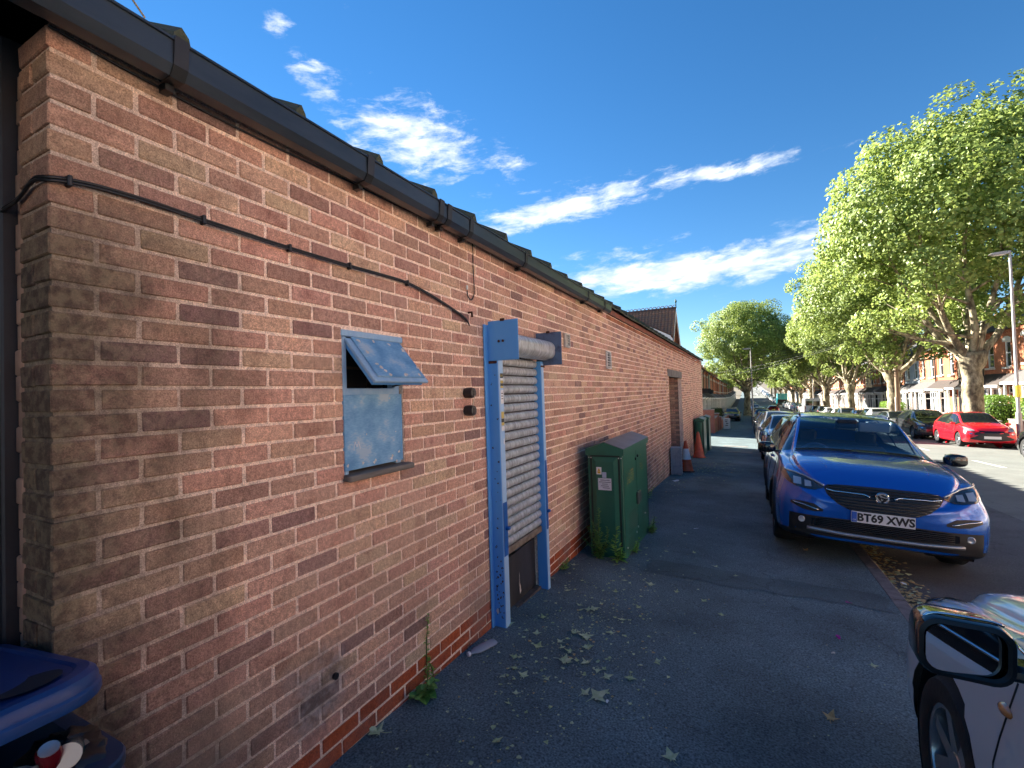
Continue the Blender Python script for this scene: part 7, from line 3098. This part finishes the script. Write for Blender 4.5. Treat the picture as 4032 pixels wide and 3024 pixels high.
for r_i in range(nrow):
    for c_i in range(ncol):
        if first:
            o = t0
            first = False
        else:
            o = t0.copy()
            COL.objects.link(o)
            o.parent = rfm
        p = Vector((.35-cw_*(c_i+.5), 0, AP+.10))+sd_n*rl*r_i
        o.location = p
        if r_i*ncol+c_i >= 299:
            break
    else:
        continue
    break
rg = MB()
for k in range(28):
    xx = .25-k*.30
    rg.tube([(xx+.12*math.cos(t), 0, AP+.26+.10*math.sin(t)) for t in [2*math.pi*j/10 for j in range(11)]], .028, 5, cap=False)
rg.prism([(-.12, AP+.06), (.12, AP+.06), (0, AP+.22)], 'x', -GD-.2, .36)
tag(rg.build('ridge_crest', mat('ridge_brown', (.16, .08, .06), rough=.9), rfm), kind='stuff')
MB().tube([(.36, 0, AP+.1), (.36, 0, AP+.5), (.36, 0, AP+.62), (.36, 0, AP+.8)], [.04, .04, .09, .02], 8).build('finial', mat('finial_green', (.02, .09, .07), rough=.5), rfm)
for sg in (-1, 1):
    e0, e1 = Vector((.30, 0, AP+.06)), Vector((.30, sg*(GW/2+.36), EH-.42))
    bb_ = MB()
    dn_ = Vector((0, 0, -.30))
    off_ = Vector((.07, 0, 0))
    bb_.mesh([e0, e1, e1+dn_, e0+dn_, e0+off_, e1+off_, e1+dn_+off_, e0+dn_+off_], [(0, 1, 2, 3), (7, 6, 5, 4), (0, 4, 5, 1), (1, 5, 6, 2), (2, 6, 7, 3), (3, 7, 4, 0)])
    bb_.build('bargeboard', M_UPVC, rfm)
# lower cross gable with a wide white bargeboard facing the camera
gy = -GW/2-.9
xg = MB()
xg.poly([(-GD, gy, -1), (.1, gy, -1), (.1, gy, 6.9), (-3.3, gy, 8.75), (-6.7, gy, 6.9), (-GD, gy, 6.9)])
xg.poly([(.1, gy, -1), (.1, -GW/2, -1), (.1, -GW/2, 6.9), (.1, gy, 6.9)])
xg.build('side_bay', M_OB, gh, fix=False)
for sg in (1, -1):
    wb2 = MB()
    xe = -3.3+sg*3.65
    wb2.mesh([(-3.3, gy-.22, 9.02), (xe, gy-.22, 7.04), (xe, gy-.22, 6.62), (-3.3, gy-.22, 8.60), (-3.3, gy-.15, 9.02), (xe, gy-.15, 7.04), (xe, gy-.15, 6.62), (-3.3, gy-.15, 8.60)],
             [(0, 1, 2, 3), (7, 6, 5, 4), (0, 4, 5, 1), (1, 5, 6, 2), (2, 6, 7, 3), (3, 7, 4, 0)])
    wbo = wb2.build('bargeboard', M_UPVC, gh)
    MB().lathe([(.26, -.04), (.26, .04), (.10, .05), (.10, -.05)], 20, Matrix.Translation((xe-sg*.12, gy-.19, 6.72)) @ Matrix.Rotation(R(90), 4, 'X')).build('bargeboard_scroll', M_UPVC, wbo, smooth=30)
    MB().mesh([(-3.3, gy-.25, 9.10), (xe, gy-.25, 7.10), (xe, -GW/2+.9, 7.10), (-3.3, -.2, 9.10)], [(0, 1, 2, 3)]).build('side_roof', M_CLAY, gh)
MB().cbox(-.1, .45, -GW/2-.4, GW/2+.3, 5.95, 6.45, .03).build('eaves_box', M_STONE, gh)
sash = None
for (ya, yb, za, zb) in ((-.9, .9, 3.6, 5.2),):
    f_ = MB()
    f_.cbox(.0, .06, ya, ya+.1, za, zb, .01)
    f_.cbox(.0, .06, yb-.1, yb, za, zb, .01)
    f_.cbox(.0, .06, ya+.1, yb-.1, zb-.1, zb, .01)
    f_.cbox(.0, .06, ya+.1, yb-.1, za, za+.1, .01)
    f_.cbox(.0, .06, -.05, .05, za+.1, zb-.1, .01)
    w_o = f_.build('window', M_UPVC, gh)
    MB().box(.005, .015, ya+.05, yb-.05, za+.05, zb-.05).build('pane', M_PANE, w_o)
ch_ = MB()
ch_.cbox(-1.6, -.7, 2.5, 3.2, 5.5, 7.0, .02)
cho = ch_.build('chimney', M_RB, gh)
for k in range(3):
    MB().lathe([(.13, 0), (.11, .1), (.10, .5), (.13, .55), (.13, .62), (.09, .62)], 10, Matrix.Translation((-1.45+k*.3, 2.85, 6.98))).build('chimney_pot', M_POT, cho, smooth=40)

# ---- garden walls, hedges, satellite dishes, lamp posts, pole, wires
M_GW = course_brick('garden_wall_brick', (.40, .14, .09), (.34, .12, .08), (.36, .25, .19))
M_COP = mat('coping', (.36, .33, .29), rough=.9, var=.2, vscale=5)


def low_wall(name, label, x0, x1, y0, y1, hgt, piers=()):
    zb = min(h(y0), h(y1))-.3
    r_ = thing(name, label, 'wall', ((x0+x1)/2, (y0+y1)/2, zb))
    dx, dy = (x1-x0)/2, (y1-y0)/2
    top = max(h(y0), h(y1))+.12+hgt-zb
    MB().cbox(-dx, dx, -dy, dy, 0, top-.06, .01).build('wall', M_GW, r_)
    MB().cbox(-dx-.03, dx+.03, -dy-.03, dy+.03, top-.058, top, .012).build('coping', M_COP, r_)
    return r_


low_wall('garden_wall', 'tall red brick wall end facing the camera past the sunlit gap', -2.6, -.20, 33.6, 33.85, 1.62)
lw = low_wall('garden_wall', 'low brick garden wall running along the pavement behind the tall wall end', -.44, -.22, 33.9, 37.4, 1.0)
low_wall('garden_pier', 'brick gate pier with white cap on the left pavement', -.50, -.12, 37.5, 37.95, 1.32)
low_wall('garden_pier', 'plain brick gate pier just beyond the white capped one', -.42, -.06, 39.6, 40.0, 1.05)
for k in range(14):
    y0_ = 42.4+k*4.7
    low_wall('garden_wall', '%s low brick garden wall beyond the gate piers on the left' % ORD[k], -.36, -.14, y0_, y0_+3.4, .78)['group'] = 'left front garden walls'
for k in range(24):
    y0_ = 22.3+k*4.7
    w_ = low_wall('garden_wall', '%s low brick garden wall from the right across the road' % ORD[k], 14.55, 14.77, y0_, y0_+3.3, .75)
    w_['group'] = 'far side front garden walls'
# white painted refuse sack / bin against the left wall, dark bins
wbn = thing('refuse_box', 'white box with dark lettering standing by the left garden wall', 'box', (.26, 41.2, pave_z(.26, 41.2)))
MB().cbox(-.25, .25, -.25, .25, 0, .85, .03).build('box_body', M_STK, wbn)
m_ = MB()
for k, (a, b2, zz) in enumerate(((-.12, .1, .72), (-.1, .05, .58), (-.05, .12, .44), (-.1, .1, .28))):
    m_.box(a, b2, -.254, -.251, zz, zz+.06)
tag(m_.build('box_print', M_STKB, wbn), kind='stuff')
for k, (X_, Y_) in enumerate(((-.95, 41.0), (-1.0, 42.2), (-.9, 43.6))):
    db = thing('dustbin', '%s black wheelie bin beyond the white box in the left gardens' % ORD[k], 'bin', (X_, Y_, pave_z(X_, Y_)-.05))
    db['group'] = 'black bins behind the left garden walls'
    MB().prism([(-.25, 0), (.25, 0), (.3, 1.05), (-.3, 1.05)], 'x', -.29, .29).build('bin_body', M_TRIM, db)
    MB().cbox(-.31, .31, -.33, .33, 1.05, 1.13, .03).build('lid', M_BKP, db)


def hedge(label, X, Y_, sx, sy, sz, n, seed, m_leaf=None):
    rs = np.random.RandomState(seed)
    r_ = thing('hedge', label, 'hedge', (X, Y_, h(Y_)-.05))
    u = rs.uniform(-1, 1, size=(n, 3))
    d = np.linalg.norm(u**4, axis=1)**.25
    u = u/np.maximum(d, 1e-3)[:, None]*rs.uniform(.78, 1.04, size=(n, 1))
    P = u*np.array([sx, sy, sz*.5])+np.array([0, 0, sz*.5+.1])
    Nn = u+rs.normal(size=(n, 3))*.5
    leaf_cloud('foliage', P, Nn, rs.uniform(.05, .11, n), np.clip(rs.normal(.5, .25, n), 0, 1), m_leaf or M_HEDGE, r_, rs)
    MB().cbox(-sx*.7, sx*.7, -sy*.75, sy*.75, 0, sz*.8, .05).build('twigs', mat('hedge_core', (.02, .03, .012), rough=1), r_)
    return r_


hedge('bright green rounded shrub left of the big plane trunk across the road', 15.6, 39.6, .8, 1.3, 2.3, 6000, 5)
hedge('bright green shrub right of the big plane trunk across the road', 15.7, 34.9, .7, .9, 2.1, 4000, 6)
hedge('green shrub at the right edge beside the lamp post', 15.7, 31.2, .7, 1.0, 2.5, 5000, 7)
hedge('clipped bright green hedge beyond the telegraph pole across the road', 15.4, 61.5, .6, 2.6, 2.0, 6000, 8)
hedge('dark clipped hedge in the left front gardens behind the black bins', -1.2, 47, .6, 2.6, 1.5, 4000, 9, leaf_mat('dark_hedge_leaves', (.03, .06, .012), (.07, .12, .03)))
hedge('dark shrub farther along the left front gardens', -1.3, 56, .6, 2.0, 1.6, 3000, 10, MATS['dark_hedge_leaves'])

M_DISH = mat('satellite_dish', (.06, .062, .065), rough=.5)
for k, (Y_, zz) in enumerate(((46.3, 4.3), (47.4, 3.5), (50.8, 3.6), (52.5, 4.1), (53.6, 3.5), (57.2, 3.6), (61.4, 3.7), (67, 3.8), (72, 3.7))):
    dz = h(Y_)+.05+zz
    d_ = thing('satellite_dish', '%s dark satellite dish along the left terrace' % ORD[k], 'satellite dish', (-3.0, Y_, dz))
    d_['group'] = 'satellite dishes on the left terrace'
    M_d = Matrix.Translation((.35, -.15, 0)) @ Matrix.Rotation(R(62), 4, 'X') @ Matrix.Rotation(R(-20), 4, 'Y')
    MB().lathe([(.0, .0), (.14, .012), (.26, .04), (.34, .075), (.335, .08), (.25, .05), (.0, .012)], 16, M_d).build('dish', M_DISH, d_, smooth=50)
    MB().tube([(-.28, 0, -.1), (.1, -.05, -.1), (.33, -.13, -.02)], .022, 6).build('arm', M_TRIM, d_)
    MB().tube([M_d @ Vector((0, -.32, .05)), M_d @ Vector((0, -.1, .38))], .012, 5).build('feed_horn', M_TRIM, d_)

M_LAMPP = mat('lamp_post_grey', (.36, .36, .34), rough=.5, metal=.4, var=.1, vscale=4)


def lamp_post(label, X, Y_, H, dirx):
    r_ = thing('street_lamp', label, 'street lamp', (X, Y_, pave_z(X, Y_)))
    MB().lathe([(.095, 0), (.095, 1.3), (.088, 1.33), (.062, 1.38), (.052, H*.7), (.045, H)], 14).build('post', M_LAMPP, r_, smooth=40)
    MB().cbox(.07, .10, -.06, .06, .5, 1.0, .01).build('access_door', M_LAMPP, r_)
    hd = MB()
    pr = [(0, -.02), (.12, -.06), (.55, -.045), (.66, .0), (.60, .045), (.2, .07), (0, .06)]
    hd.prism([(dirx*a, b2) for a, b2 in pr], 'y', -.13, .13)
    ho = hd.build('lamp_head', M_LAMPP, r_)
    ho.location = (0, 0, H+.02)
    MB().cbox(min(dirx*.16, dirx*.52), max(dirx*.16, dirx*.52), -.10, .10, -.068, -.058, .004).build('lens', M_STK, ho)
    return r_


lamp_post('tall grey street lamp at the right edge of the photo', 12.1, 27.4, 8.2, -1)
lamp_post('slim grey street lamp on the left pavement before the plane tree', 2.25, 47.5, 7.1, -1)
lamp_post('street lamp far along the left pavement', 2.3, 104, 7.6, 1)
lamp_post('street lamp far along the right pavement', 12.1, 95, 7.6, -1)
yb_ = MB().lathe([(.1, 0), (.1, .5)], 14, Matrix.Translation((12.1, 27.4, pave_z(12.1, 27.4)+2.0)), cap=False).build('lamp_notice', mat('yellow_notice', (.75, .65, .05), rough=.5))
tag(yb_, 'yellow notice wrapped round the right hand street lamp', 'notice')
M_POLE = mat('pole_wood', (.26, .18, .12), rough=.9, var=.25, vscale=6, stretch=(1, 1, .15))
tp = thing('telegraph_pole', 'brown wooden telegraph pole across the road by the plane trees', 'pole', (12.55, 47.0, pave_z(12.55, 47)))
MB().lathe([(.15, 0), (.14, 3), (.115, 8.2), (.10, 8.25)], 14).build('pole', M_POLE, tp, smooth=40)
MB().cbox(-.18, .18, -.18, .18, 7.35, 7.95, .05).build('junction_box', M_TRIM, tp)
MB().cbox(-.16, -.05, -.08, .08, 0, 2.4, .01).build('conduit', mat('pole_conduit', (.55, .45, .38), rough=.7), tp)
pz = pave_z(12.55, 47)+8.0
wi_n = 0
for (Y_, zz) in ((40.5, 5.9), (46.8, 6.0), (54, 5.9), (62, 5.8), (72, 5.7)):
    A, B = Vector((12.55, 47, pz)), Vector((-3.3, Y_, h(Y_)+zz))
    wi_n += 1
    w_ = MB().tube([A.lerp(B, t/14)-Vector((0, 0, 1.3*4*(t/14)*(1-t/14)*.45)) for t in range(15)], .012, 4).build('telephone_wire', M_CABLE, smooth='all')
    tag(w_, '%s overhead telephone wire from the pole to the left terrace' % ORD[wi_n-1], 'wire', 'overhead wires')
# television aerials
M_AER = mat('aerial_metal', (.35, .35, .36), rough=.4, metal=.7)
for k, (X_, Y_, z0_, hh_, lab) in enumerate(((-7.3, 30.0, 5.2, 3.0, 'television aerial showing above the roof edge of the brick building'), (-7.2, 47.5, 9.0, 2.3, 'television aerial on the left terrace nearest the gabled house'), (-7.2, 62, 9.0, 2.2, 'television aerial farther along the left terrace'))):
    r_ = thing('tv_aerial', lab, 'aerial', (X_, Y_, h(Y_)+z0_))
    MB().tube([(0, 0, -.8), (0, 0, hh_)], .02, 6).build('mast', M_AER, r_)
    b_m = MB().tube([(-.1, .35, hh_), (.15, -.95, hh_-.08)], .014, 5)
    bo_ = b_m.build('boom', M_AER, r_)
    for j in range(7):
        yy = .3-j*.19
        MB().tube([(-.22, yy, hh_-.03), (.22, yy, hh_-.03)], .006, 4).build('rod', M_AER, bo_)
